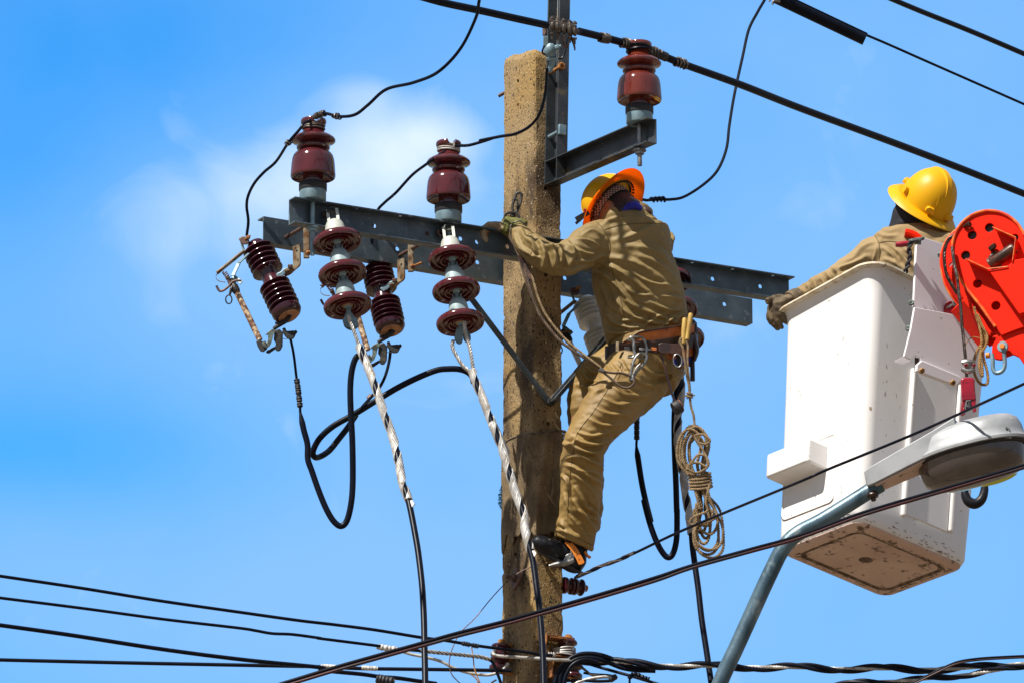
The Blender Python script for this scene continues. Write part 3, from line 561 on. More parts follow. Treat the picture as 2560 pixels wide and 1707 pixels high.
# ---------------------------------------------------------------- fuse cutouts
def cutout(T, B, label, glaze, tube_m, arm_z, tubeT, tubeB, Y, bracket=True, off=(0, 0)):
    """T, B: pixels of the body's top and bottom"""
    A, Bm = at(*T, Y), at(*B, Y-.10); d = (Bm-A).normalized(); Ln = (Bm-A).length; s = thing('fuse_cutout', label, 'fuse cutout', (A+Bm)/2, 'porcelain fuse cutouts on the rear crossarm')
    prof = [(.020, 0), (.030, .002), (.036, .008), (.038, .022)]
    def sheds(h0, n, st):
        q = []
        for k in range(n):
            h = h0 + k*st; q += [(.040, h-.002), (.052, h+.002), (.0635, h+.006), (.0665, h+.009), (.0665, h+.013), (.060, h+.0145), (.044, h+.0155), (.040, h+.019)]
        return q
    up_n = 5; st = .0265; prof += sheds(.034, up_n, st); hm = .034 + up_n*st
    prof += [(.0395, hm), (.0385, hm+.008), (.0385, hm+.048), (.040, hm+.052)]; h2 = hm + .058; prof += sheds(h2, 5, st*.98)
    he = h2 + 5*st*.98; prof += [(.058, he), (.0635, he+.004), (.063, he+.022), (.056, he+.034), (.047, he+.040), (.040, he+.041)]
    sc = Ln/(he+.041); prof = [(r, h*sc) for r, h in prof]
    MB().lathe(prof, A, d, 40).build('porcelain_body', glaze, s, sharp=48)
    MB().lathe([(.046, Ln-.002), (.044, Ln+.002), (.014, Ln+.001), (.013, Ln-.01)], A, d, 30).build('end_ring', M['terracotta'], s)
    sd = F_.cross(d).normalized(); sd = -sd if sd.x > 0 else sd      # towards the fuse tube
    toc = -F_
    C = A + d*(Ln-.01); tb = at(*tubeB, Y-.08); tt = at(*tubeT, Y-.06); td = (tb-tt).normalized(); dx, dy = off
    def q(x, y, dd_=0.): return at(x+dx, y+dy, Y-.09+dd_)
    def flat(P, dep, th, mat, name, bev=.0015, par=s): mb = MB(); mb.prism([q(x, y, dep) for x, y in P], F_*th); return mb.build(name, mat, par, bevel=bev)
    mb = MB(); mb.limb([C, q(722, 790), q(714, 802), q(700, 811), q(684, 822)], [.015, .0125, .011, .010, .008], 10); mb.bolt(q(694, 810), U_ - R_*.2, .010, .010, 0); mb.build('lower_stud', M['rubber'], s)
    g_ = [(682, 822), (690, 826), (683, 838), (680, 852), (674, 866), (665, 871), (657, 866), (655, 857), (661, 853), (665, 858), (670, 850), (670, 838), (663, 838), (672, 828)]
    h_ = flat(g_, -.022, .004, M['green_metal'], 'hinge_casting'); flat(g_, .020, .004, M['green_metal'], 'hinge_casting', par=h_)
    flat([(640, 853), (648, 849), (664, 858), (668, 872), (658, 880), (651, 878), (644, 866)], -.016, .034, M['rubber'], 'trunnion', .003)
    flat([(686, 826), (698, 822), (707, 832), (706, 866), (700, 877), (692, 878), (686, 870), (690, 858), (684, 850)], -.012, .026, M['dark_metal'], 'expulsion_catch', .004)
    flat([(667, 876), (686, 866), (692, 870), (672, 884), (664, 881)], -.006, .02, M['rubber'], 'catch_link', .002)
    mb = MB(); mb.tube(spline([q(657, 853, -.02), q(667, 862, -.024), q(662, 852, -.024)], 5), .0022, 6); mb.tube(spline([q(695, 838, -.01), q(706, 846, -.01), q(722, 847, -.01)], 5), .0016, 5); mb.build('spring_wire', M['wire'], s)
    flat([(706, 820), (713, 819), (716, 828), (735, 826), (739, 838), (733, 848), (722, 849), (714, 843), (706, 832)], -.012, .024, M['rubber'], 'line_clamp', .004)
    mb = MB(); mb.bolt(q(735, 833), R_*.8 + U_*.5, .009, .008, .0); mb.tube([q(730, 836), q(742, 828)], .0046, 8); mb.lathe([(.007, 0), (.007, .006)], q(739, 830), R_*.8 + U_*.5, 6); mb.build('clamp_bolt', M['dark_metal'], s)
    clamp = q(727, 849)
    mb = MB(); mb.tube([tt + td*i*(tb-tt).length/16 for i in range(17)], .0125, 16); mb.build('fuse_tube', tube_m, s)
    mb = MB(); mb.lathe([(.013, -.060), (.0150, -.050), (.0150, -.030), (.0175, -.026), (.0175, -.006), (.0155, .002), (.0135, .006)], tt, td, 14)
    mb.tube([q(572, 749, .02) + R_*(.013*math.cos(t)) + U_*(.018*math.sin(t)) for t in [2*PI*i/18 for i in range(18)]], .0030, 7, True); mb.limb([q(574, 738, .02), q(580, 718, .02), tt - td*.03], [.005, .007, .007], 8); mb.build('tube_head', M['dark_metal'], s)
    flat([(596, 597), (607, 591), (620, 594), (624, 606), (617, 612), (604, 612)], .05, .03, M['bolt'], 'upper_terminal', .003)
    mb = MB(); mb.bolt(q(618, 596, .05), R_*.7 + U_*.6, .009, .012, 0); mb.tube([q(612, 600, .05), q(626, 589, .05)], .0042, 8); mb.build('terminal_bolt', M['rust'], s)
    flat([(600, 607), (606, 606), (613, 628), (622, 626), (618, 640), (609, 634)], .06, .018, M['steel_light'], 'terminal_strap')
    mb = MB(); e1 = q(543, 685, .02)
    for z_ in (-.014, .014): mb.bar(q(612, 628, .06+z_), q(543, 684, .02+z_), .012, .003, U_)
    mb.bar(q(612, 625, .06), q(543, 681, .02), .003, .030, U_)
    P = spline([q(546, 682, .02), q(540, 690, .02), q(542, 699, .02), q(550, 704, .02), q(563, 706, .02)], 4); mb.rings([[p - F_*.014 + U_*.002, p + F_*.014 + U_*.002, p + F_*.014 - U_*.002, p - F_*.014 - U_*.002] for p in P]); mb.build('contact_arm', M['rusty'], s, bevel=.0006)
    mb = MB(); mb.helix(spline([q(560, 680, .02), q(568, 692, .02), q(571, 700, .02)], 14), .0085, .0026, 1, .008, 5); mb.tube([q(568, 690, .02), q(576, 712, .02)], .008, 10); mb.build('contact_spring', M['bolt'], s)
    mb = MB()
    for a_, b_ in zip(((622, 634), (597, 658), (582, 690)), ((597, 658), (582, 690), (604, 708))): mb.bar(q(*a_, .03), q(*b_, .01), .017, .005, (R_*.8 + U_*.5))
    mb.build('latch_bar', M['steel_light'], s, bevel=.001)
    mb = MB(); mb.tube(spline([q(604, 702, -.01), q(590, 702, -.01), q(580, 706, -.01), q(570, 718, -.01), q(557, 727, -.01), (q(548, 727, -.01)), q(541, 715, -.01)], 5), .0052, 8); mb.build('arcing_horn', M['bolt'], s)
    if bracket:
        flat([(689, 688), (693, 683), (702, 679), (710, 671), (726, 666), (732, 668), (731, 674), (718, 679), (708, 690), (697, 696)], -.0, .020, M['steel_light'], 'clamp_tongue', .003)
        mb = MB(); mb.bolt(q(725.5, 670, -.0), U_, .0105, .014, 0); mb.build('rusty_nut', M['bolt'], s)
        x = 5
        P = [q(711, 684, .02), q(728, 679, .02), q(738, 674, .02), q(742, 662, .02), q(742, 640, .02), q(742, 614, .02)]; sd_ = (R_*.62 - Vector((0, .78, 0))); sd_.normalize(); P = spline(P, 4)
        Q_ = []
        for i, p_ in enumerate(P):
            t_ = (P[min(i+1, len(P)-1)] - P[max(i-1, 0)]).normalized(); w_ = sd_ if i > 11 else (sd_*(i/11) + (-Vector((0, 1, 0)) + U_*.3)*(1-i/11)).normalized(); n_ = t_.cross(w_).normalized()
            Q_.append([p_ - w_*.024 - n_*.003, p_ + w_*.024 - n_*.003, p_ + w_*.024 + n_*.003, p_ - w_*.024 + n_*.003])
        mb = MB(); mb.rings(Q_); c = MB(); h0 = q(746, 628, .02); nh = sd_.cross(U_).normalized(); c.cyl(h0 - nh*.03, h0 + nh*.03, .0065, 14)
        put(cut(mb.mesh('bent_strap'), c), 'bent_strap', M['rusty'], s)
        mb = MB(); mb.bar(q(766, 572, -.02), q(766, 646, -.02), .024, .018, R_); mb.build('hanger_strap', M['rusty'], s, bevel=.002)
        mb = MB(); a_ = q(767, 634, -.04); mb.lathe([(.010, 0), (.012, .004), (.012, .010), (.007, .014), (.0055, .018), (.0055, .05)], a_, R_*.85 + U_*.35 - F_*.2, 8); mb.build('strap_bolt', M['rust'], s)
    return s, clamp, A

yA = W(atv(735, 620, -HV)[0], -HV-.0, 0).y
c1_, K1, TT1 = cutout(zA(402, 1195), zB(652, 562), 'open fuse cutout with dark maroon porcelain at the far left of the rear crossarm', M['glaze_dark'], M['tube'], 0, zB(268, 380), zB(440, 735), -.42)
c2_, K2, TT2 = cutout(zA(1290, 1345), zB(1405, 668), 'dark purple fuse cutout hanging between the two disc strings', M['glaze_dark'], M['tube'], 0, (889, 772), zB(1232, 808), -.10, off=(261, 34))
c3_, K3, TT3 = cutout(zD(775, 1020), zD(935, 1470), 'white porcelain fuse cutout right of the pole partly behind the climber', M['glaze_white'], M['glaze_white'], 0, zD(655, 1330), zD(745, 1520), .26, bracket=False, off=(826, 126))
# ---------------------------------------------------------------- overhead lines and jumpers
def cpath(P, Y, n=8):
    """pixels P with depths Y (a number, or two ends, or one per point) to a smooth path"""
    if P[0][0] < 0 and abs(P[1][0]-P[0][0]) < 30 and len(P) > 3:       # two close points would kink the spline
        P = [P[0]] + list(P[2:])
        if hasattr(Y, '__len__') and len(Y) > 2: Y = [Y[0]] + list(Y[2:])
    if not hasattr(Y, '__len__'): Y = [Y]*len(P)
    elif len(Y) == 2 and len(P) > 2:
        acc = [0]
        for a, b in zip(P[:-1], P[1:]): acc.append(acc[-1] + math.hypot(b[0]-a[0], b[1]-a[1]))
        Y = [Y[0] + (Y[1]-Y[0])*t/acc[-1] for t in acc]
    out = spline([at(p[0], p[1], y) for p, y in zip(P, Y)], n)
    # lines that leave the view run on for some metres in the same direction
    def run(a, b): d = (a-b).normalized(); L_ = 9. if abs(d.z) < .5 else 1.6; return [a + d*(L_*k/12) - ZZ*(.004*L_*(k/12)**2) for k in range(1, 13)]
    def outside(p, a, b): d = (a-b).normalized(); return p[0] < 0 or p[0] > 2560 or p[1] < 0 or (p[1] > 1707 and d.z < -.8)
    if outside(P[0], out[0], out[2]): out = run(out[0], out[2])[::-1] + out
    if outside(P[-1], out[-1], out[-3]): out = out + run(out[-1], out[-3])
    return out
def cable(name, P, Y, r, label, mat=None, cat='cable', group=None, seg=10, n=8, parent=None):
    path = cpath(P, Y, n); mb = MB(); mb.tube(path, r, seg)
    o = mb.build(name, mat or M['cable'], parent, base=path[0] if parent is None else None)
    if parent is None: tag(o, label, cat, group)
    return o, path
def wraps(path, i0, i1, R, r, turns, mat, parent, name='tie_wire', seg=6):
    """a few turns of tie wire round the stretch i0..i1 of a path"""
    P = path[i0:i1+1]; P = spline(P, 12); ln = sum((b-a).length for a, b in zip(P[:-1], P[1:]))
    mb = MB(); mb.helix(P, [R*(1+.12*math.sin(9*i/len(P)*3)) for i in range(len(P))], r, 1, ln/turns, seg); return mb.build(name, mat, parent)
def near(path, px, py):
    x, y = proj([tuple(p) for p in path]); d = np.hypot(x-px, y-py); return int(d.argmin())
def wrap_at(path, a, b, R, r, turns, mat, parent, name='tie_wire'):
    i, j = sorted((near(path, *a), near(path, *b))); j = max(j, i+2); return wraps(path, i, min(j, len(path)-1), R, r, turns, mat, parent, name)
# thick insulated line over the outrigger insulator
Ytop = P3b.y - .03
lt, pt = cable('power_line', [(1030, -14), (1110, 8), (1200, 27), (1290, 47), (1368, 64)], [Ytop-.75, Ytop-.32], .0158, 'thick black line ending in the bolted clamps left of the steel upright', cat='power line', seg=14)
l2, p2 = cable('power_line', [(1447, 79), (1500, 92), (1560, 108), (1625, 127), (1700, 158), (1850, 212), (2000, 271), (2230, 356), (2400, 421), (2580, 493)], [Ytop-.20, Ytop-.10, Ytop+.00, Ytop+.085, Ytop+.18, Ytop+.5, Ytop+.9, Ytop+1.5, Ytop+1.95, Ytop+2.4], .0162, 'thick black line held by the brick red insulator', cat='power line', seg=14)
for a, b, t in (((1497, 91), (1524, 98), 4.5), ((1553, 106), (1573, 112), 3.5), ((1622, 126), (1650, 136), 3), ((1686, 152), (1722, 166), 3.5)): wrap_at(p2, a, b, .0196, .0042, t, M['wire'], l2)
mb = MB(); j, k = near(p2, 1628, 128), near(p2, 1670, 146); mb.tube([p + Vector((0, -.001, 0)) for p in spline(p2[j:k+1], 4)], .0200, 14); mb.build('rubber_sleeve', M['rubber'], l2)
# tie wires on the three pin insulators: loops in the neck groove
def neck_tie(base, h, r, n, mat, name, parent, wr=.0038):
    mb = MB()
    for k in range(n):
        ph = random.uniform(0, 6); z0 = base + ZZ*(h + .009*k - .006); tl = Vector((random.uniform(-.12, .12), random.uniform(-.12, .12), 0))
        mb.tube([z0 + Vector((math.cos(t)*r, math.sin(t)*r, (math.cos(t)*tl.x + math.sin(t)*tl.y)*r)) for t in [2*PI*i/28 for i in range(28)]], wr, 6, True)
    mb.build(name, mat, parent)
neck_tie(P3b, .327, .050, 3, M['cable'], 'tie_wire', l2, .0062)
# parallel groove clamps joining the line at the upright
cl = thing('line_clamp', 'cluster of grey bolted clamps joining the thick line in front of the steel upright', 'clamp', at(1405, 62, Ytop-.27)); mb = MB(); Yc = Ytop-.27
a = at(1372, 63, Yc); b = at(1447, 80, Yc); mb.tube(spline([a, a.lerp(b, .5) + ZZ*.004, b], 8), .0105, 10)
ax_ = (b-a).normalized()
for t, w_, h_ in ((.12, .016, .030), (.30, .020, .040), (.50, .014, .034), (.70, .015, .042), (.86, .012, .030)):
    c = a.lerp(b, t); mb.ellip(c, ax_*w_, F_*.028, U_*h_*.8, 12, 8); mb.box(c + U_*.012, ax_*w_*.8, F_*.022, U_*.012); mb.bolt(c + U_*.026, U_, .011, .010, .004); mb.bolt(c - U_*.028 - F_*.01, -U_, .010, .010, .018)
mb.build('clamp_body', M['wire'], cl, bevel=.001)
mb = MB(); c = a.lerp(b, .74) - U_*.03; mb.limb([c, c + R_*.012 - U_*.03, c + R_*.016 - U_*.055], [.006, .005, .003], 7); c = a.lerp(b, .45) - U_*.03
mb.tube(spline([c, c - U_*.03 + R_*.004, c - U_*.05 + R_*.016, c - U_*.035 + R_*.026], 4), .0055, 8); mb.build('bolt_hook', M['bolt'], cl)
# bail clamp hanging below it on two stiff wires
bc = thing('bail_clamp', 'grey hot line clamp hanging on thin rods beside the pole top', 'clamp', at(1380, 130, Yc+.1)); mb = MB()
for l_ in (pts(zC, (486, 245), (474, 330), (458, 385), (490, 410)), pts(zC, (640, 285), (628, 370), (606, 425), (560, 435))): mb.tube(cpath(l_, Yc+.1, 6), .0042, 7)
mb.build('bail_rod', M['cable'], bc)
mb = MB(); c = at(*zC(515, 375), Yc+.1)
mb.ellip(c, R_*.026, F_*.025, U_*.034, 10, 7); mb.box(c - U_*.035 + R_*.008, R_*.024, F_*.016, U_*.006); mb.bolt(c + R_*.02 + U_*.01, R_ + U_*.4, .012, .02, .008); mb.box(c + U_*.04 - R_*.018, R_*.010, F_*.012, U_*.02)
mb.limb([c - U_*.03 + R_*.012, c - U_*.07 + R_*.004, c - U_*.09 - R_*.004], [.014, .012, .008], 8); mb.build('clamp_body', M['steel_light'], bc, bevel=.001)
mb = MB(); mb.cyl(at(*zC(478, 180), Yc+.12), at(*zC(478, 262), Yc+.12), .0105, 10); mb.build('cable_lug', M['bolt'], bc)
# jumpers
jA, pa = cable('jumper_wire', [(1201, -12), (1197, 8), (1190, 44), (1152, 121), (1096, 180), (1034, 207), (966, 224), (920, 263), (888, 287), (850, 292), (808, 284), (778, 299)], [-1.6, P1b.y-.01], .0068, 'black jumper wire curving from the top edge to the far left pin insulator', seg=8)
for a, b, t in (((787, 295), (815, 284), 6), ((832, 288), (850, 291), 2.5)): wrap_at(pa, a, b, .0105, .0036, t, M['wire'], jA)
neck_tie(P1b, .322, .0465, 3, M['wire'], 'tie_wire', jA)
jB, pb = cable('jumper_wire', pts(zA, (822, 295), (765, 318), (735, 362), (650, 462), (560, 600), (470, 680), (400, 760), (355, 850), (343, 930), (355, 1040), (343, 1148)), [P1b.y-.04, P1b.y-.08, P1b.y-.09, P1b.y-.05, -.6, -.55, -.52, -.5, -.48, -.45, -.42], .0062, 'black jumper wire dropping from the far left pin insulator to the maroon fuse cutout', seg=8)
wrap_at(pb, zA(665, 455), zA(640, 485), .0105, .0034, 2, M['wire'], jB)
jC, pc_ = cable('jumper_wire', [zC(493, 505), zC(484, 650), zC(470, 740), zC(435, 845), zC(365, 930), zC(262, 985), zC(150, 1005), zC(0, 1035), zA(2150, 430), zA(1985, 480), zA(1895, 484), zA(1830, 492)], [Yc+.1, P2b.y-.01], .0066, 'black jumper wire running from the steel upright across the pole to the middle pin insulator', seg=8)
wrap_at(pc_, zA(1835, 490), zA(1890, 484), .0125, .0038, 5, M['strand'], jC); neck_tie(P2b, .322, .0465, 3, M['strand'], 'tie_wire', jC)
jD, pd = cable('jumper_wire', pts(zA, (1830, 515), (1745, 560), (1665, 620), (1560, 700), (1440, 830), (1360, 900), (1305, 960), (1270, 1060), (1262, 1200), (1290, 1330)), [P2b.y-.03, P2b.y-.06, P2b.y-.05, P2b.y+.05, P2b.y+.12, P2b.y+.16, P2b.y+.18, P2b.y+.2, P2b.y+.2, -.1], .0062, 'black jumper wire passing from the middle pin insulator down behind the front crossarm', seg=8)
jE, pe = cable('jumper_wire', pts(zC, (2102, -25), (2090, 5), (2040, 92), (1975, 222), (1930, 420), (1890, 600), (1860, 750), (1832, 930), (1810, 1100), (1745, 1255), (1640, 1360), (1500, 1448), (1400, 1468), (1340, 1467), (1230, 1474)) + [(1600, 505), (1560, 560)], [1.2, .4], .0066, 'black jumper wire hanging from the top edge and reaching behind the climber\'s orange brim', seg=8)
wrap_at(pe, zC(1250, 1472), zC(1362, 1467), .0095, .0046, 4, M['cable'], jE)
# two far lines at the top right
tl = thing('covered_line', 'thin black line hanging from a wide black cover tube at the top right', 'power line', at(2160, 95, 1.5)); a, b = at(1938, -6, 1.35), at(2162, 100, 1.5)
dl = (b-a).normalized(); sdl = F_.cross(dl).normalized(); mb = MB(); rs = []
for p in (a, b): rs.append([p + sdl*(.027*math.cos(t)) - F_*(.026*math.sin(t)) for t in [PI*i/10 - .25 for i in range(13)]] + [p + sdl*(.022*math.cos(t)) - F_*(.021*math.sin(t)) for t in [PI*i/10 - .25 for i in range(13)][::-1]])
mb.rings(rs); mb.box((a+b)/2 - sdl*.026, dl*((b-a).length/2), sdl*.007, F_*.003); mb.build('cover_tube', M['cable'], tl)
mb = MB(); mb.tube(cpath([(1925, -8), (2165, 88), (2330, 160), (2580, 270)], [1.35, 2.2], 8), .0062, 8); mb.build('line_wire', M['cable'], tl)
mb = MB(); mb.tube(cpath(pts(zC, (2125, 12), (2140, -8), (2180, 0), (2205, 18), (2160, 10), (2150, 35)), 1.3, 5), .005, 7); mb.build('end_coil', M['wire'], tl)
cable('power_line', [(2205, -12), (2300, 28), (2430, 80), (2585, 146)], [1.6, 2.6], .0125, 'thick black line crossing the extreme top right corner', cat='power line', seg=12)
# ---------------------------------------------------------------- wrapped cables hanging from the strings
def wrapped(name, P, Y, cut_px, legs, label, group):
    """heavy cable wrapped by a preformed grip of pale strands down to the pixel cut_px"""
    path = cpath(P, Y, 14); k = near(path, *cut_px); mb = MB(); mb.tube(path, .0128, 14); o = mb.build(name, M['cable'], base=path[0]); tag(o, label, 'cable', group)
    Pw = spline(path[:k+1], 5); mb = MB(); mb.helix(Pw, .0152, .0031, 11, .185, 6, spread=.425, ph=.6); 
    mb.build('preformed_grip', M['strand'], o)
    for j, lg in enumerate(legs):
        lp = cpath(lg[0], lg[1], 10); mb = MB(); mb.helix(lp, .0048, .0036, 4, .05, 5); mb.tube(lp, .004, 6); mb.build('grip_leg', M['strand'], o)
    mb = MB()
    e = path[k]; e2 = path[min(k+5, len(path)-1)]
    for q in range(4):
        off = F_*-.016 + R_*(.010 + .003*q); mb.tube([e + off*.8, e.lerp(e2, .5) + off, e2 + off*1.1 + U_*.004*q], .0026, 5)
    mb.build('loose_strand', M['strand'], o); return o, path
YE1, YE2, YE3 = E1.y, E2.y, E3.y
C1, PC1 = wrapped('wrapped_cable', pts(zB, (1172, 780), (1215, 890), (1262, 1000), (1300, 1110), (1350, 1260), (1400, 1400), (1440, 1530)) + pts(zJ, (900, 90), (935, 190), (965, 320), (995, 480), (1015, 600), (1035, 760), (1048, 900), (1058, 1100), (1062, 1300), (1065, 1420), (1068, 1600)),
   [YE1-.05, YE1-.75], zJ(945, 225), [(pts(zB, (1092, 555), (1108, 610), (1150, 720), (1178, 800), (1200, 860)), YE1-.03)], 'long black cable in a pale spiral wrap hanging from the left disc string', 'cables in spiral wraps below the disc strings')
C2, PC2 = wrapped('wrapped_cable', pts(zB, (2000, 960), (2035, 1060), (2085, 1180), (2135, 1310), (2190, 1450), (2245, 1560)) + pts(zE, (95, 770), (150, 910), (205, 1080), (262, 1270), (320, 1420)) + pts(zR, (330, 430), (362, 560), (392, 680), (415, 850), (435, 1000), (452, 1180), (462, 1350), (470, 1600)),
   [YE2-.04, YE2-.60], zR(372, 590), [(pts(zB, (1945, 600), (1950, 680), (1975, 760), (1995, 860), (2010, 960), (2030, 1050)), YE2-.03), (pts(zB, (1862, 735), (1855, 780), (1880, 840), (1930, 920), (1975, 960), (2010, 1000)), YE2-.0)], 'long black cable in a pale spiral wrap crossing the concrete pole', 'cables in spiral wraps below the disc strings')
C3, PC3 = wrapped('wrapped_cable', [(1703, 930), (1702, 990), zE(1460, 700), zE(1452, 850), zE(1470, 1000), zE(1495, 1150), zE(1520, 1330), zE(1545, 1480)] + pts(zR, (1552, 430), (1562, 560), (1580, 700), (1605, 880), (1630, 1100), (1665, 1330), (1690, 1500), (1705, 1600)),
   [YE3+.0, YE3-.35], zR(1556, 470), [([(1722, 800), (1712, 870), zE(1480, 480), zE(1482, 600), zE(1465, 720)], YE3+.02), ([(1712, 800), (1695, 870), zE(1435, 480), zE(1440, 600), zE(1455, 700)], YE3+.04)], 'long black cable in a pale spiral wrap behind the hanging rope coil', 'cables in spiral wraps below the disc strings')
# drooping jumper loops
def connector(path, a, b, parent):
    i, j = sorted((near(path, *a), near(path, *b))); mb = MB(); Q = spline(path[i:j+1], 4); m = len(Q); rad = [.0098 + .0022*(1 if (t*5/m) % 1 < .82 else -.9) + .001*math.sin(t) for t in range(m)]
    mb.tube(Q, rad, 12); mb.build('crimp_sleeve', M['rubber'], parent)
def loop(P, Y, nthin, label, conn, mat=None, r=.0128):
    """lead that starts thin for nthin points, passes a crimp sleeve and goes on as heavy cable"""
    path = cpath(P, Y, 10); k = nthin*10; rr = [.0056]*k + [.0056 + (r-.0056)*min(1, (i)/6) for i in range(len(path)-k)]
    mb = MB(); mb.tube(path, rr, 14); o = mb.build('jumper_cable', M['cable'], base=path[0]); tag(o, label, 'cable'); connector(path, *conn, o); return o
loop(pts(zB, (648, 690), (668, 740), (690, 850), (708, 1000), (722, 1100), (735, 1220), (738, 1270), (762, 1390), (790, 1500)) + pts(zJ, (205, -80), (235, 10), (280, 140), (335, 275), (390, 370), (445, 412), (490, 375), (522, 250), (535, 80)) + pts(zB, (1120, 1480), (1108, 1250), (1105, 1080), (1118, 950), (1150, 860), (1195, 850)),
     [-.45, -.50], 6, 'heavy black cable looping down from the far left fuse cutout', (zB(712, 1025), zB(736, 1228)))
mb = MB(); P = cpath(pts(zB, (2012, 1050), (2000, 1000), (1960, 965), (1900, 947), (1830, 945), (1740, 955), (1600, 1010), (1450, 1085), (1300, 1175), (1130, 1280), (980, 1365), (880, 1455), (832, 1545), (840, 1590), (880, 1590), (950, 1545), (1020, 1460), (1090, 1370), (1145, 1285)), [-.45]*9 + [-.42, -.40, -.38, -.36, -.34, -.30, -.27, -.24, -.21, -.18], 10)
mb.tube(P, .0128, 14); o = mb.build('jumper_cable', M['cable'], base=P[0]); tag(o, 'heavy black cable arching left from the second disc string and curling back', 'cable')
mb = MB(); mb.tube(cpath(pts(zB, (1145, 1285), (1200, 1215), (1265, 1145), (1320, 1080), (1360, 1000), (1388, 900), (1400, 815), (1400, 780)), [-.18, -.12], 8), .0066, 9); mb.build('thin_lead', M['cable'], o)
mb = MB(); P = cpath(pts(zB, (1235, 1165), (1262, 1138)), -.145, 6); mb.tube(P, .010, 9); mb.build('bared_joint', M['bolt'], o)
loop([zE(1150, 540)] + pts(zE, (1152, 620), (1154, 690), (1152, 780), (1152, 870), (1150, 930), (1165, 1040), (1190, 1200), (1220, 1340), (1255, 1480)) + pts(zR, (1205, 220), (1245, 380), (1295, 520), (1345, 610), (1385, 642), (1420, 610), (1445, 500), (1448, 300)) + pts(zE, (1446, 1400), (1440, 1200), (1430, 950), (1428, 720), (1440, 560), (1470, 430)),
     [.15, .05], 5, 'heavy black cable looping in the gap between the climber\'s leg and the rope coil', (zE(1153, 700), zE(1152, 875)))
# ---------------------------------------------------------------- long lines in front
mbp = MB(); base = [zJ(-150, 1618), zJ(0, 1572), zJ(400, 1450), zJ(700, 1365), zJ(1070, 1262), zJ(1330, 1190), zJ(1650, 1110), zJ(1900, 1040), zJ(2352, 912), (1640, 1442), zR(1560, 700), zR(2000, 578), zR(2352, 480), zI(1170, 312), zI(1750, 140), (2590, 1153)]
ca = thing('twin_cable', 'red and black twin cable rising from the bottom left to the right edge', 'cable', at(1500, 1480, -3.0))
for off, mt in ((0, 'cable'), (8.5, 'cable_red')):
    mb = MB(); P = [(x, y + off*(1.0 if x < 1700 else .75)) for x, y in base]; mb.tube(cpath(P, [-3.2 if x < 900 else -3.2 + (x-900)*.0001 for x, y in P], 6), .0062, 10); mb.build('cable_core', M[mt], ca)
# thin service line with preformed end
sl, ps = cable('service_line', [(1437, 1443), (1480, 1424), (1536, 1402), (1587, 1381), zR(1450, 460), zR(1830, 300), zR(2352, 85), zI(910, -5), zH(1500, 1090), zH(2352, 700), (2590, 945)], [-.22, -.28, -.36, -.45, -.62, -.95, -1.55, -1.65, -2.0, -2.7, -2.8], .0058, 'thin black line rising right from below the boot to the lamp and beyond', seg=9)
i, j = near(ps, 1440, 1442), near(ps, 1586, 1382); Q = spline(ps[i:j+1], 4); mb = MB(); mb.helix(Q, .0068, .0024, 6, .17, 5, spread=.62); mb.build('preformed_end', M['wire'], sl)
# four lines arriving from the left
def YL(x): return -.15 + .50*(x-1363)/590
def lline(P, r, label, dy=0, cat='cable', seg=9): return cable('overhead_line', P, [YL(p[0])+dy for p in P], r, label, seg=seg)
w1, q1 = lline([(-20, 1436)] + pts(zK, (0, 779), (600, 868), (1170, 960), (1800, 1050), (2200, 1106)) + pts(zJ, (400, 1136), (700, 1175), (1030, 1229), (1200, 1250), (1345, 1274), (1500, 1298), (1740, 1328), (1920, 1356), (2000, 1362)), .0068, 'uppermost of the four black lines coming from the left edge', dy=-.1)
w2, q2 = lline([(-20, 1491)] + pts(zK, (0, 943), (600, 1015), (1200, 1096), (1750, 1160), (1880, 1180), (2000, 1201), (2150, 1208), (2352, 1235)) + pts(zJ, (300, 1238), (700, 1289), (880, 1315), (1030, 1328), (1200, 1345), (1400, 1365), (1500, 1380), (1560, 1410), (1600, 1500), (1625, 1570)), .0064, 'second black line from the left edge carrying a white splice sleeve')
w3, q3 = lline([(-20, 1559)] + pts(zK, (0, 1142), (500, 1210), (1200, 1318), (1800, 1395), (2352, 1450)) + pts(zJ, (300, 1470), (600, 1500), (740, 1520), (860, 1528), (1000, 1548), (1150, 1570)), .0088, 'thicker black line sloping from the left edge down to a taped joint at the bottom')
w4, q4 = cable('overhead_line', [(-20, 1648)] + pts(zK, (0, 1396), (1000, 1418), (2352, 1445)) + pts(zJ, (500, 1455), (700, 1460), (1200, 1466), (1570, 1472), (1700, 1475)), [-.35, -.2], .0078, 'almost level black line near the bottom left corner ending at the spool insulator')
def sleeve(path, a, b, r, mat, parent, lump=.15, name='splice_sleeve'):
    i, j = sorted((near(path, *a), near(path, *b))); j = max(j, i+1); Q = spline(path[i:j+1], 8); mb = MB(); mb.tube(Q, [r*(1 + lump*math.sin(k*1.35)) * (1 if 1 < k < len(Q)-2 else .75) for k in range(len(Q))], 12); return mb.build(name, M[mat], parent)
def sub(path, a, b):     # a straight stretch of a path between two pixels
    i, j = near(path, *a), near(path, *b); return path[i:j+1]
def sleeve2(P, Y, r, mat, parent, lump=.15, name='splice_sleeve'):
    Q = cpath(P, Y, 12); mb = MB(); mb.tube(Q, [r*(1 + lump*math.sin(k*1.35)) * (1 if 1 < k < len(Q)-2 else .75) for k in range(len(Q))], 12); return mb.build(name, M[mat], parent)
sleeve2(pts(zJ, (712, 1297), (790, 1310), (862, 1318)), YL(970)-.01, .0125, 'zincwrap', w2)
sleeve2(pts(zJ, (300, 1441), (360, 1444), (420, 1448)), -.30, .0098, 'zincwrap', w4, .04); sleeve2(pts(zJ, (600, 1452), (660, 1456), (718, 1459)), -.28, .0100, 'zincwrap', w4, .06)
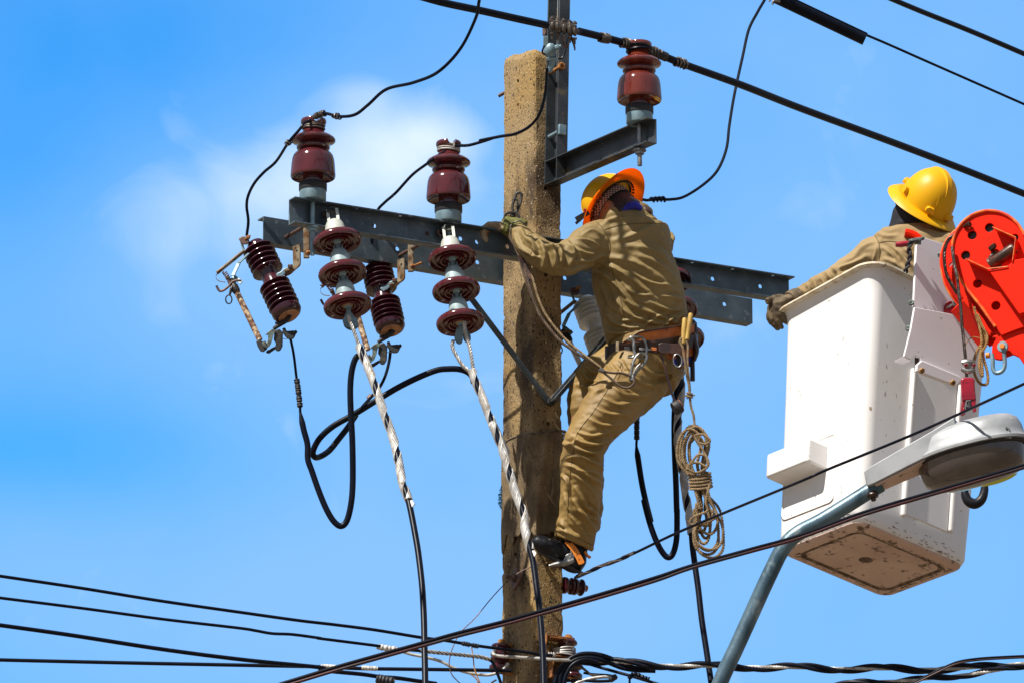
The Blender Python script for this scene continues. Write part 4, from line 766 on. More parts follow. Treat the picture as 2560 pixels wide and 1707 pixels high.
sleeve2(pts(zJ, (708, 1530), (770, 1548), (842, 1560)), YL(960)-.01, .021, 'rubber', w3, .08, 'taped_joint')
sleeve2(pts(zJ, (1335, 1273), (1370, 1279), (1400, 1286)), YL(1160)-.11, .0098, 'rubber', w1, .2, 'taped_joint'); sleeve2(pts(zJ, (1408, 1286), (1435, 1291), (1462, 1296)), YL(1190)-.11, .0098, 'rubber', w1, .2, 'taped_joint')
mb = MB(); mb.helix(sub(q2, zJ(1030, 1328), zJ(1540, 1395)), .006, .0034, 4, .08, 5); mb.build('preformed_wrap', M['strand'], w2)
# twisted aerial bundles to the right
def bundle(P, Y, label, pitch, n=2, r=.0088, R=.0088, mess=True, ph=0):
    path = spline(cpath(P, Y, 10), 3); path = [q for i, q in enumerate(path)]; s = thing('cable_bundle', label, 'cable bundle', path[0])
    for k in range(n):
        mb = MB(); mb.helix(path, R, r, 1, pitch, 10, ph=2*PI*k/n*(.42 if mess else 1) + ph); mb.build('insulated_core', M['cable'], s)
    if mess:
        mb = MB(); mb.helix(path, .0045, .0030, 4, .045, 5); mb.tube(path, .0045, 8); mb.build('bare_messenger', M['strand'], s)
    return s
bundle([zR(640, 1392), zR(800, 1400), zR(1000, 1412), zR(1300, 1432), zR(1600, 1440), zR(2000, 1446), zR(2352, 1452)] + pts(zI, (1000, 1457), (1700, 1462), (2000, 1450), (2352, 1420), (2480, 1405)), [-.20, -.6], 'twisted bundle of black cores and a bare wire running right along the bottom', .36, 2, .0092, .0125)
bundle(pts(zI, (940, 1590), (1150, 1562), (1500, 1545), (1850, 1512), (2100, 1480), (2352, 1435), (2480, 1410)), [-.5, -.75], 'lower twisted bundle joining the first one at the bottom right corner', .30, 2, .0078, .0095, ph=2.5)
mb = MB(); s = thing('twin_cable', 'thin red and black twin wire rising to meet the bundles at the bottom right', 'cable', at(2450, 1660, -.9))
for off, mt in ((0, 'cable'), (4.6, 'cable_red')):
    mb = MB(); mb.tube(cpath([(x, y+off) for x, y in pts(zI, (1480, 1590), (1560, 1550), (1700, 1480), (1850, 1412), (2000, 1385), (2180, 1372), (2400, 1362))], -.95, 8), .0038, 8); mb.build('cable_core', M[mt], s)
# heavy leads bending over and down beside the right spool
for P, lb in ((pts(zR, (545, 1600), (560, 1520), (590, 1460), (640, 1405), (690, 1370), (760, 1350), (850, 1352), (930, 1372), (1010, 1405), (1090, 1440), (1180, 1462), (1290, 1468)), 'outer heavy black lead arching over the bottom right spool insulator'),
              (pts(zR, (585, 1600), (592, 1520), (620, 1460), (665, 1415), (730, 1385), (810, 1378), (890, 1392), (970, 1425), (1050, 1455), (1150, 1470), (1290, 1475)), 'inner heavy black lead arching beneath the other one by the right spool'),
              (pts(zR, (618, 1600), (622, 1540), (650, 1470), (690, 1425), (740, 1400), (800, 1395), (870, 1410)), 'short black lead dropping steeply beside the right spool insulator')):
    cable('lead_cable', P, -.24, .0098, lb, seg=12)
cable('dead_end_wire', [zJ(1580, 1325), zJ(1565, 1345), zJ(1600, 1365), zJ(1750, 1376), zJ(1900, 1385), zR(520, 1392), zR(640, 1398), zR(680, 1402)], [-.02, -.24, -.27, -.27, -.27, -.27, -.25, -.22], .0072, 'pale stranded wire passing level across the front of the pole foot', M['strand'])
cable('dead_end_wire', pts(zJ, (860, 1318), (960, 1352), (1060, 1372), (1180, 1405), (1280, 1455), (1380, 1488), (1500, 1505), (1570, 1498), (1640, 1465), (1680, 1420)), -.16, .0066, 'pale stranded wire sagging below the second line to the left spool', M['strand'])
cable('thin_wire', pts(zJ, (2100, 658), (1980, 664), (1860, 705), (1760, 752), (1680, 810), (1560, 935), (1440, 1080), (1330, 1190), (1275, 1290), (1248, 1380), (1245, 1440), (1262, 1500), (1300, 1545), (1350, 1590)), [-.16, -.18, -.2, -.2, -.2, -.25, -.3, -.3, -.3, -.3, -.3, -.3, -.3, -.3], .0024, 'thin dark wire curving down left from the square washer bolt', M['bolt'], 'wire', seg=6)
cable('thin_wire', pts(zJ, (1408, 1300), (1420, 1380), (1430, 1460), (1460, 1540), (1480, 1590)), -.3, .0030, 'thin beige wire dropping from the taped joint left of the pole', M['rope_y'], 'wire', seg=6)
cable('thin_wire', pts(zJ, (1400, 1500), (1440, 1530), (1475, 1600)), -.18, .0030, 'short beige wire leaving the frame beneath the left spool', M['rope_y'], 'wire', seg=6)
cable('service_line', pts(zR, (690, 1395), (780, 1418), (900, 1455), (1100, 1510), (1200, 1540), (1350, 1585)), [-.2, -.3], .0066, 'short black line falling to the right below the twisted bundle')
mb = MB(); P = cpath(pts(zR, (1102, 1600), (1100, 1540), (1112, 1508), (1150, 1502), (1200, 1525), (1245, 1540)), -.30, 8); mb.tube(P, [.005 if i < 22 else .0095 + .002*math.sin(i*1.5) for i in range(len(P))], 10); tag(mb.build('tap_connector', M['cable'], base=P[0]), 'black taped tap joint with a hooked tail right of the pole foot', 'connector')
for P, r, mt, lb in ((pts(zR, (640, 1600), (720, 1560), (800, 1535), (900, 1520), (980, 1520)), .0075, 'strand', 'pale bare wire curving up to a black end cap at the bottom edge'),
                 (pts(zR, (500, 1590), (600, 1552), (750, 1545), (860, 1552), (960, 1548)), .0068, 'cable', 'short black cable along the bottom edge right of the pole'),
                 (pts(zR, (690, 1445), (740, 1448), (780, 1475), (820, 1505), (880, 1510)), .0055, 'wire', 'bent grey wire beside the lower right spool insulator'),
                 (pts(zR, (760, 1490), (830, 1500), (950, 1508), (1000, 1525)), .0052, 'cable', 'thin black wire ending at the small black cap'),
                 (pts(zJ, (1525, 1600), (1560, 1560), (1590, 1540)), .004, 'cable', 'tiny black wire in the bottom corner left of the pole')):
    cable('loose_wire', P, -.22, r, lb, M[mt], 'wire', seg=8)
mb = MB(); a, b = at(*zR(955, 1545), -.23), at(*zR(1005, 1512), -.23); mb.tube(spline([a, a.lerp(b, .5), b], 4), [.010, .013, .012, .013, .012, .013, .013, .011, .009], 10); tag(mb.build('wire_end_cap', M['rubber'], base=a), 'small black cap closing wires at the bottom edge', 'cap')
# ---------------------------------------------------------------- spool insulators near the foot
SPG = 'maroon spool insulators low on the pole'
def spool(c, axd, n, r, h, label, glaze='glaze_dark', st=None):
    s = thing('spool_insulator', label, 'insulator', c, SPG); q = []
    for k in range(n):
        z = k*h; q += [(r*.7, z), (r*.97, z+h*.08), (r, z+h*.18), (r*.98, z+h*.30), (r*.66, z+h*.44), (r*.58, z+h*.55), (r*.66, z+h*.66), (r*.98, z+h*.78), (r, z+h*.88), (r*.9, z+h*.96)]
    MB().lathe(q, c - axd*(n*h/2), axd, 30).build('porcelain', M[glaze], s, sharp=50)
    mb = MB(); mb.cyl(c - axd*(n*h/2 + .02), c + axd*(n*h/2 + .02), .007); mb.bolt(c + axd*(n*h/2 + .008), axd, .015, .014, 0); mb.build('bolt', M['rust'], s)
    if st:
        mb = MB(); w_ = st
        for sg in (1, -1): mb.box(c + axd*(sg*(n*h/2 + .004)) + w_*.045, w_*.065, axd.cross(w_).normalized()*.022, axd*.003)
        mb.box(c + w_*.112, w_*.003, axd.cross(w_).normalized()*.022, axd*(n*h/2 + .010)); mb.build('clevis_bracket', M['rust'], s, bevel=.001)
    return s
ax1 = (ZZ + UU*.12).normalized()
spool(at(*zR(150, 1330), -.02), ax1, 1, .040, .055, 'upper maroon spool in a rusty clevis on the left side of the pole', st=(VV*-.2+UU).normalized())
spool(at(*zJ(1610, 1425), -.03), ax1, 1, .040, .058, 'lower maroon spool half hidden by wires on the left side of the pole', st=(VV*-.2+UU).normalized())
spool(at(*zR(640, 1312), -.12), ax1, 1, .041, .075, 'upper maroon spool under an orange rusty plate right of the pole foot', 'glaze', st=-UU)
spool(at(*zR(690, 1480), -.10), ax1, 1, .038, .062, 'lowest maroon spool cut by the bottom edge right of the pole', st=-UU)
spool(at(*zR(680, 855), -.04), UU, 2, .036, .048, 'dark double spool lying sideways on the pole below the boot')
mb = MB(); c = at(*zR(600, 1255), -.13); mb.prism([c + UU*a + VV*b for a, b in ((-.07, -.03), (.045, -.03), (.055, .0), (.045, .035), (-.07, .035))], ZZ*.004); o = mb.build('rusty_plate', M['rust'], base=c, bevel=.001); tag(o, 'flat orange rusty plate above the right spool', 'plate')
mb = MB(); mb.bolt(at(*zR(655, 1248), -.12), ZZ, .016, .014, 0); mb.lathe([(.022, 0), (.020, .004)], at(*zR(655, 1250), -.12), ZZ, 16); mb.build('plate_bolt', M['rust'], o)
mb = MB(); c = at(*zR(640, 1345), -.12)
for k in range(4): mb.tube([c + ZZ*(-.012+.009*k) + Vector((math.cos(t)*.046 - .012, math.sin(t)*.046, math.sin(t*2+k)*.003)) for t in [2*PI*i/24 for i in range(24)]], .0036, 6, True)
mb.helix(cpath(pts(zR, (492, 1357), (560, 1358)), -.2, 10), .0085, .0034, 1, .010, 5); tag(mb.build('binding_wire', M['strand'], base=c), 'coils of pale binding wire round the right spool', 'wire')
# ---------------------------------------------------------------- people
def hand(mb, w, f, n, s, size=1., curl=(.5, .6, .5), curls=None, glove=1.0, thumb=None):
    """w wrist, f towards the fingers, n back of hand, s towards the thumb"""
    f = f.normalized(); s = (s - f*s.dot(f)).normalized(); n = (n - f*n.dot(f) - s*n.dot(s)).normalized(); k = size
    mb.rings([[w + f*(a*k) + s*((b*math.cos(t) + sh)*k) + n*(c*k*math.sin(t)) for t in [2*PI*i/16 for i in range(16)]] for a, b, c, sh in
              ((-.03, .030, .024, 0), (0, .029, .022, 0), (.02, .034, .021, .002), (.045, .041, .020, .002), (.075, .044, .018, 0), (.092, .043, .015, 0), (.100, .036, .010, 0))])
    Ls = ((.040, .024, .022), (.046, .028, .024), (.043, .026, .023), (.033, .020, .020)); r = .0098*glove*k
    for i in range(4):
        o = w + f*((.088 - .006*(i == 3))*k) + s*((.031 - .0205*i)*k); d = (f + s*(.10 - .07*i)).normalized(); P = [o - d*.02*k, o]; a = 0; cs = curls[i] if curls else curl
        for j in range(3):
            a += cs[j]; dd = (d*math.cos(a) - n*math.sin(a)).normalized(); o = o + dd*(Ls[i][j]*k); P.append(o)
        mb.limb(P, [r*1.12, r*1.15, r*1.02, r*.95, r*.82], 10, 4); mb.ellip(P[-1], n.cross(s)*r*.8, s*r*.8, n*r*.8, 10, 6)
    o = w + f*.030*k + s*.030*k; td = (thumb if thumb is not None else f*.62 + s*.75 - n*.25).normalized(); P = [o - s*.02*k, o, o + td*.038*k]; t2 = (td + f*.5 - n*.25).normalized(); P.append(P[-1] + t2*.030*k); P.append(P[-1] + (t2 + f*.3).normalized()*.024*k)
    mb.limb(P, [r*1.3, r*1.4, r*1.2, r*1.08, r*.9], 10, 4)
def head(mb, c, up, fwd, k=1.):
    up = up.normalized(); fwd = (fwd - up*fwd.dot(up)).normalized(); sd = up.cross(fwd)
    rs = []
    for z, w_, l_, o_ in ((-.115, .035, .035, .045), (-.105, .048, .050, .035), (-.085, .058, .070, .018), (-.055, .066, .084, .004), (-.02, .071, .092, 0), (.015, .075, .096, -.002), (.05, .074, .094, -.004), (.08, .064, .082, -.006), (.105, .044, .056, -.006), (.118, .018, .024, -.006)):
        rs.append([c + up*(z*k) + sd*(w_*k*math.cos(t)) + fwd*((l_*math.sin(t) + o_)*k) for t in [2*PI*i/22 for i in range(22)]])
    mb.rings(rs)
    mb.limb([c + fwd*.088*k + up*.025*k, c + fwd*.104*k + up*.0*k, c + fwd*.116*k - up*.026*k, c + fwd*.095*k - up*.036*k], [.008, .010, .014, .010], 10)      # nose
    mb.ellip(c + fwd*.090*k - up*.058*k, sd*.024*k, fwd*.012*k, up*.007*k, 12, 8); mb.ellip(c + fwd*.088*k - up*.070*k, sd*.020*k, fwd*.013*k, up*.008*k, 12, 8)  # lips
    mb.ellip(c + fwd*.080*k - up*.098*k, sd*.024*k, fwd*.020*k, up*.018*k, 12, 8)                                                                         # chin
    for q in (-1, 1):
        mb.ellip(c + sd*(q*.074*k) - fwd*.006*k - up*.012*k, sd*.009*k, fwd*.017*k, up*.030*k, 12, 8)                                                    # ears
        mb.ellip(c + sd*(q*.030*k) + fwd*.088*k + up*.030*k, sd*.026*k, fwd*.012*k, up*.008*k, 12, 8)                                                    # brows
        mb.ellip(c + sd*(q*.030*k) + fwd*.082*k + up*.008*k, sd*.013*k, fwd*.010*k, up*.008*k, 12, 8)                                                    # eyes
def hardhat(c, up, fwd, root, k=1., brimw=.055, open_=False, L_=.118, W_=.098, H_=.140, bump=True):
    """full brim hard hat: shell, brim, ridges; c is the centre of its opening"""
    up = up.normalized(); fwd = (fwd - up*fwd.dot(up)).normalized(); sd = up.cross(fwd); seg = 56
    def ring(l, w, z, zf=0., t=0.): return [c + fwd*(l*k*math.sin(a)) + sd*(w*k*math.cos(a)) + up*((z + zf*math.sin(a) + t*math.cos(2*a))*k) for a in [2*PI*i/seg for i in range(seg)]]
    mb = MB(); rs = []
    for i in range(13):
        t = PI/2*i/12.6; q = math.cos(t)**.82; rs.append(ring(L_*q, W_*q, .004 + H_*math.sin(t)))
    ins = [ring(L_*.965*math.cos(PI/2*i/12.6)**.82, W_*.96*math.cos(PI/2*i/12.6)**.82, .002 + (H_-.005)*math.sin(PI/2*i/12.6)) for i in range(13)][::-1]
    mb.rings(rs + ins, cap=True); shell = mb.build('shell', M['helmet'], root, sharp=60)
    mb = MB(); t_ = .0028
    mb.rings([ring(L_-.002, W_-.002, .004), ring(L_+.006, W_+.006, .007), ring(L_+.025, W_+.022, .002, .000), ring(L_+brimw*.8, W_+brimw*.72, -.010, -.004, -.004), ring(L_+brimw, W_+brimw*.9, -.018, -.006, -.006), ring(L_+brimw+.0015, W_+brimw*.9+.0015, -.021, -.006, -.006),
              ring(L_+brimw-.002, W_+brimw*.9-.002, -.021, -.006, -.006), ring(L_+brimw*.8, W_+brimw*.72, -.0135, -.004, -.004), ring(L_+.025, W_+.022, -.0025, .0), ring(L_+.004, W_+.004, .002), ring(L_-.002, W_-.002, -.001)], closed=True)
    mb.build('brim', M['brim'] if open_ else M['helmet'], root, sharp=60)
    mb = MB()      # crown ridge and side ribs
    for off, wd_, hh in ((0, .017, .016), (.034, .006, .008), (-.034, .006, .008)):
        R1 = []
        for i in range(17):
            t = -1.15 + 2.3*i/16; z = .004 + H_*math.cos(t)**1.0; l = L_*abs(math.sin(t))**.9*math.copysign(1, math.sin(t)) if abs(t) > .01 else 0
            p = c + fwd*(l*.97*k) + up*((z-.006)*k - abs(off)*.25*k) + sd*off*k; nrm = (fwd*math.sin(t) + up*math.cos(t)).normalized(); tg = (fwd*math.cos(t) - up*math.sin(t))
            e = hh*math.cos(t*1.2)*k
            R1.append([p - sd*wd_*k - nrm*.006, p - sd*wd_*.7*k + nrm*e, p + sd*wd_*.7*k + nrm*e, p + sd*wd_*k - nrm*.006])
        mb.rings(R1)
    mb.build('ridge', M['helmet'], shell, sharp=60)
    if bump:
        for a in (.15, 1.1, 2.0, 2.95, -2.0, -1.1):
            mb = MB(); q = fwd*(math.sin(a)) + sd*(math.cos(a)); tg = up.cross(q); p = c + fwd*((L_+.001)*k*math.sin(a)) + sd*((W_+.001)*k*math.cos(a)) + up*.030*k
            mb.prism([p + tg*(x*k) + up*(y*k) - q*.010*k for x, y in ((-.020, -.012), (.020, -.012), (.020, .004), (.011, .013), (-.011, .013), (-.020, .004))], q*.024*k); mb.build('slot_lug', M['helmet'], shell, bevel=.002)
    return shell
# ============ the climber
p1 = thing('person', 'climber in khaki work clothes and yellow helmet leaning back in a belt against the pole', 'person', at(1440, 1420, -.2))
KK = (140, 3)
def body1():
    mb = MB()
    mb.loft([(1582, 520, 30, -.28, .055), (1578, 560, 70, -.27, .09), (1580, 640, 88, -.25, .12), (1592, 720, 92, -.23, .125), (1608, 790, 92, -.20, .12), (1620, 860, 88, -.20, .12), (1618, 915, 84, -.2, .12), (1590, 950, 60, -.22, .10)])
    mb.loft([(1545, 595, 36, -.28, .06), (1480, 612, 42, -.33, .06), (1404, 648, 29, -.40, .045), (1360, 636, 27, -.41, .045), (1310, 600, 20, -.33, .034), (1283, 573, 17, -.28, .028)], 20)
    mb.loft([(1640, 590, 36, -.2, .05), (1625, 640, 30, -.13, .05), (1560, 640, 24, -.10, .04), (1515, 612, 17, -.07, .03)], 18)
    mb.loft([(1610, 900, 62, -.22, .09), (1545, 985, 56, -.28, .09), (1480, 1075, 42, -.32, .07), (1455, 1130, 38, -.30, .065), (1450, 1220, 36, -.26, .06), (1440, 1330, 24, -.2, .045), (1440, 1395, 22, -.2, .045)], 22)
    mb.loft([(1600, 890, 56, -.08, .08), (1530, 930, 46, -.06, .08), (1475, 965, 36, -.03, .06), (1455, 1050, 32, -.04, .055), (1460, 1200, 28, -.04, .05), (1452, 1330, 20, -.07, .04)], 20)
    hup = (-R_*.62 + U_*.50 + F_*.60).normalized(); hf = (-R_*.66 - U_*.75 + F_*.10).normalized(); hc = at(1519, 514, -.27) - hup*.040
    head(mb, hc - hup*.01, hup, hf, .98)
    mb.loft([(1580, 560, 40, -.27, .06), (1560, 540, 38, -.27, .06), (1530, 530, 36, -.26, .055)], 18)
    hand(mb, at(1284, 573, -.28), (-R_*.93 + U_*.10 + F_*.22), (ZZ*.9 - F_*.4), F_, 1.0, curl=(.75, .75, .5))
    hand(mb, at(1515, 612, -.06), (-R_*.9 + F_*.2), ZZ, F_, 1.0, curl=(.7, .8, .6))
    return mb, hc, hup, hf
mb, hc, hup, hf = body1(); me = remesh(mb, .005, 4); put(me, 'body', M['skin'], p1)
# shirt
mb = MB()
mb.loft([(1592, 512, 38, -.275, .07), (1586, 530, 50, -.275, .085), (1582, 546, 72, -.275, .105), (1578, 562, 88, -.275, .125), (1580, 590, 97, -.27, .14), (1580, 640, 101, -.26, .148), (1588, 690, 109, -.24, .155), (1603, 750, 111, -.22, .155), (1611, 795, 109, -.20, .15), (1614, 828, 106, -.19, .147), (1617, 852, 98, -.19, .14)], 40, 5, 2.2)
mb.loft([(1560, 596, 46, -.28, .085), (1525, 603, 57, -.30, .085), (1482, 612, 58, -.34, .080), (1445, 633, 47, -.39, .07), (1404, 650, 41, -.42, .064), (1363, 641, 40, -.42, .062), (1332, 621, 35, -.38, .055), (1310, 600, 28, -.33, .047), (1292, 580, 26, -.29, .043), (1282, 566, 25, -.275, .041)], 30, 5)
mb.loft([(1640, 590, 48, -.2, .08), (1632, 640, 42, -.12, .06), (1580, 645, 34, -.09, .045), (1530, 620, 27, -.07, .04)], 20, 4)
me = remesh(mb, .0048, 7)
F1 = []
def fz(z, w, a, *l): F1.append(([z(*q) for q in l], w*.82, a*1.5))
# sleeve rumples, read from the photograph
fz(zD, 5, .010, (262, 560), (300, 640), (360, 690)); fz(zD, 5, .010, (300, 510), (350, 590), (430, 640)); fz(zD, 6, .012, (360, 560), (400, 640), (400, 720))
fz(zD, 6, .013, (440, 600), (480, 690), (470, 790)); fz(zD, 6, .013, (520, 620), (560, 720), (545, 800)); fz(zD, 6, .012, (590, 640), (600, 730), (560, 820))
fz(zD, 6, .012, (640, 600), (690, 680), (650, 790)); fz(zD, 5, .010, (700, 580), (800, 600), (880, 640)); fz(zD, 5, .009, (680, 640), (790, 690), (900, 690))
fz(zD, 6, .010, (700, 740), (800, 740), (930, 700)); fz(zD, 5, .008, (760, 540), (830, 520), (900, 560)); fz(zD, 5, .010, (480, 620), (540, 650), (620, 620))
fz(zD, 5, .009, (620, 830), (720, 790), (800, 770)); fz(zD, 4, .008, (420, 590), (520, 640), (600, 600)); fz(zD, 4, .008, (330, 640), (380, 700), (440, 720))
# armpit and back
fz(zD, 7, .012, (830, 780), (930, 850), (1040, 960), (1130, 1080)); fz(zD, 7, .009, (880, 760), (1000, 800), (1150, 900), (1300, 1030)); fz(zD, 8, .008, (960, 720), (1100, 740), (1260, 820), (1400, 950))
fz(zD, 6, .009, (860, 860), (920, 980), (960, 1100)); fz(zD, 6, .008, (830, 860), (860, 980), (900, 1090)); fz(zD, 8, .007, (980, 600), (1100, 560), (1240, 500), (1330, 470))
fz(zD, 8, .006, (1020, 640), (1180, 640), (1330, 700), (1420, 800)); fz(zD, 8, .006, (1150, 700), (1300, 760), (1440, 880)); fz(zD, 7, .006, (1200, 600), (1300, 640), (1390, 720))
fz(zD, 6, .010, (1080, 1040), (1180, 1090), (1330, 1150), (1450, 1200)); fz(zD, 6, .010, (980, 1010), (1100, 1130), (1250, 1190), (1380, 1210)); fz(zD, 6, .011, (920, 1080), (980, 1180), (1090, 1230), (1200, 1230))
fz(zD, 6, .011, (900, 1170), (940, 1240), (1010, 1270), (1120, 1260)); fz(zD, 6, .009, (1250, 1040), (1350, 1090), (1480, 1110)); fz(zD, 6, .010, (1330, 1000), (1420, 1010), (1500, 1030))
fz(zD, 5, .009, (1350, 1230), (1400, 1170), (1500, 1130)); fz(zD, 5, .009, (1200, 1240), (1260, 1180), (1330, 1140)); fz(zD, 5, .008, (1030, 900), (1130, 980), (1260, 1000)); fz(zD, 5, .009, (1430, 1210), (1470, 1150), (1520, 1120))
fz(zD, 5, .007, (1100, 820), (1250, 900), (1420, 930)); fz(zD, 6, .008, (900, 480), (980, 440), (1080, 430)); fz(zD, 6, .006, (1160, 420), (1240, 430), (1330, 450)); fz(zD, 5, .008, (960, 1130), (1040, 1180), (1130, 1170))
crease(me, F1, nz=((7, .007, (1, 1, 1)), (18, .006, (1, 1, .5)), (42, .0028, (.7, .7, 1.2))))
me = baked(me, [('SMOOTH', dict(factor=.4, iterations=1))]); me.polygons.foreach_set('use_smooth', [True]*len(me.polygons))
shirt = put(me, 'shirt', M['khaki'], p1); T1 = BVHTree.FromPolygons([v.co + WL[p1.name] for v in me.vertices], [list(p.vertices) for p in me.polygons])
def seam(tree, P, parent, r=.0016, name='seam', mat=None):
    Q = drape(tree, P, .0008, 10)
    if len(Q) > 2: mb = MB(); mb.tube(Q, r, 5); mb.build(name, mat or M['seam'], parent)
seam(T1, pts(zD, (855, 455), (900, 500), (945, 580), (960, 660), (945, 730)), shirt); seam(T1, pts(zD, (918, 512), (1000, 488), (1150, 468), (1360, 466)), shirt); seam(T1, pts(zD, (945, 740), (985, 860), (1030, 1010), (1060, 1150), (1080, 1270)), shirt, .0010)
seam(T1, pts(zD, (262, 610), (300, 650), (340, 700), (375, 690), (385, 650)), shirt, .0012)
# collar, undershirt
mb = MB()
Cc = at(*zD(1105, 400), -.285); aU = (R_*.96 - U_*.18 + F_*.05).normalized(); bU = F_
mb.rings([[Cc + aU*(r*math.cos(t)) + bU*(r*.95*math.sin(t)) + U_*(z + .012*math.cos(t)) - R_*z*.3 for t in [2*PI*i/32 for i in range(32)]] for r, z in ((.088, -.020), (.082, .004), (.076, .012), (.072, .010), (.074, -.018))], closed=True); mb.build('shirt_collar', M['khaki'], p1)
mb = MB(); Cb = at(*zD(1098, 372), -.29)
mb.rings([[Cb + aU*(r*math.cos(t)) + bU*(r*.95*math.sin(t)) + U_*(z - .010*math.cos(t)) - R_*z*.35 for t in [2*PI*i/32 for i in range(32)]] for r, z in ((.072, -.02), (.070, .018), (.066, .044), (.062, .044), (.064, -.015))], closed=True); mb.build('blue_collar', M['blue'], p1); mb = MB(); mb.loft([(1540, 548, 7, -.345, .02), (1550, 531, 12, -.355, .03), (1568, 519, 13, -.36, .035), (1586, 515, 12, -.36, .035), (1600, 523, 9, -.35, .03)], 16); mb.build('blue_collar', M['blue'], p1)
mb = MB(); mb.loft([zD(1180, 360) + (12, -.33, .012), zD(1230, 380) + (9, -.34, .012), zD(1262, 392) + (3, -.34, .006)], 12); mb.build('collar_tab', M['leather_d'], p1)
# hair, cap band, helmet
mb = MB(); up, fw = hup, (hf - hup*hf.dot(hup)).normalized(); sdv = up.cross(fw)
rs = []
for i in range(12):
    z = -.087 + .018*i; q = (1 - max(0, z/.125)**2)**.5 if z > 0 else 1
    rs.append([hc + up*z + sdv*(.073*q*math.cos(t)) + fw*((.090*q*math.sin(t) - .006) * (1 if math.sin(t) < .3 else (.82 if z < .03 else .95))) for t in [2*PI*k/26 for k in range(26)]])
mb.rings(rs)
hr = put(remesh(mb, .005, 2), 'hair', M['hair'], p1)
OC = at(1532, 512, -.27)
mb = MB(); rs = []
for r, z in ((1.0, -.014), (1.02, .010), (.98, .040), (.90, .062), (.85, .062), (.92, .038), (.95, -.012)): rs.append([hc + up*(.014+z) + sdv*(.080*r*math.cos(t)) + fw*(.098*r*math.sin(t) - .006) for t in [2*PI*k/40 for k in range(40)]])
mb.rings(rs, closed=True); mb.build('plaid_cap', M['plaid'], p1)
def sub_empty(name, parent, loc):
    o = bpy.data.objects.new(name, None); COL.objects.link(o); o.parent = parent; o.location = Vector(loc) - WL[parent.name]; WL[o.name] = Vector(loc); o.empty_display_size = .05; return o
# helmet: its opening faces down, right and towards the ground, so its lit brim shows from below
hu = (-R_*.62 + U_*.50 + F_*.60).normalized(); hfw = (-R_*.66 - U_*.75).normalized()
hm1 = sub_empty('helmet', p1, OC)
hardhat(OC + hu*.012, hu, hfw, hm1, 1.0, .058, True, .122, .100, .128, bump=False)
mb = MB(); hfn = (hfw - hu*hfw.dot(hu)).normalized(); hs = hu.cross(hfn)
mb.rings([[OC + hu*(.006 + z) + hfn*(l*math.sin(t)) + hs*(w_*math.cos(t)) for t in [2*PI*k/40 for k in range(40)]] for l, w_, z in ((.112, .090, 0), (.112, .090, .022), (.108, .086, .022), (.108, .086, 0))], closed=True)
for i in range(40):
    a = 2*PI*i/40; mb.ellip(OC + hfn*(.118*math.sin(a)) + hs*(.097*math.cos(a)) - hu*.001, hfn*.005, hs*.005, hu*.007, 6, 4)
mb.build('suspension_band', M['rubber'], hm1)
mb = MB(); mb.rings([[OC + hu*z + hfn*(.113*r*math.sin(t)) + hs*(.092*r*math.cos(t)) for t in [2*PI*k/40 for k in range(40)]] for r, z in ((1, .022), (.98, .05), (.88, .085), (.65, .108), (.3, .118), (.3, .114), (.62, .104), (.84, .082), (.95, .05), (.97, .022))]); mb.build('dark_inner_dome', M['leather_d'], hm1)  # dark dome added to stand for the shade inside the shell
mb = MB(); mb.prism([at(1400+x/6.72, 375+y/6.72, OC.y-.075) for x, y in ((545, 840), (600, 790), (760, 698), (818, 765), (700, 812), (570, 860))], F_*.004); mb.build('sizing_strap', M['brim'], hm1)
mb = MB(); c = OC + hfn*.125 + hs*.0; c = at(*zD(772, 375), OC.y-.11); mb.box(c, R_*.006, F_*.004, U_*.009); mb.build('red_clip', M['red_pl'], hm1, bevel=.001)
mb = MB(); mb.bar(at(*zD(705, 440), OC.y-.06), at(*zD(800, 385), OC.y-.08), .022, .004); mb.bar(at(*zD(703, 470), OC.y-.05), at(*zD(760, 420), OC.y-.06), .012, .004); mb.build('strap_clip', M['rubber'], hm1)
# glove (the visible left hand closed over the front crossarm)
mb = MB(); hand(mb, at(1280, 572, -.28), (-R_*.95 + U_*.13 + F_*.20), (ZZ*.9 - F_*.45), F_, 1.10, curls=((.55, .9, .6), (.65, .9, .6), (.75, .9, .6), (.85, .9, .5)), glove=1.28)
me = remesh(mb, .0035, 3); crease(me, [([zD(100, 470), zD(160, 460), zD(230, 470)], 4, .003), ([zD(120, 520), zD(180, 500), zD(230, 520)], 4, .003), ([zD(200, 450), zD(215, 500), zD(230, 550)], 4, .004)], nz=((60, .003, (1, 1, 1)),)); gl = put(me, 'glove', M['glove'], p1)
mb = MB(); mb.loft([(1256, 560, 20, -.295, .037), (1266, 563, 24, -.29, .041), (1280, 570, 27, -.285, .045), (1300, 575, 29, -.28, .047), (1306, 578, 28, -.28, .045)], 24); me = remesh(mb, .004, 3); crease(me, [([zD(210, 440), zD(205, 500), zD(215, 570)], 4, .005), ([zD(250, 430), zD(300, 440), zD(345, 480)], 4, .004)], nz=((40, .003, (1, 1, 1)),)); put(me, 'glove_cuff', M['olive'], gl)
mb = MB(); mb.tube(cpath(pts(zD, (238, 465), (222, 500), (225, 550), (240, 605), (262, 620)), -.335, 6), .003, 6); mb.tube(cpath(pts(zD, (238, 465), (290, 450), (345, 490)), -.335, 6), .003, 6); mb.build('cuff_piping', M['wire'], gl)
mb = MB(); hand(mb, at(1520, 613, -.06), (-R_*.9 + F_*.2), ZZ, F_, 1.08, curl=(.7, .8, .6), glove=1.25); put(remesh(mb, .0045, 3), 'glove', M['glove'], p1)
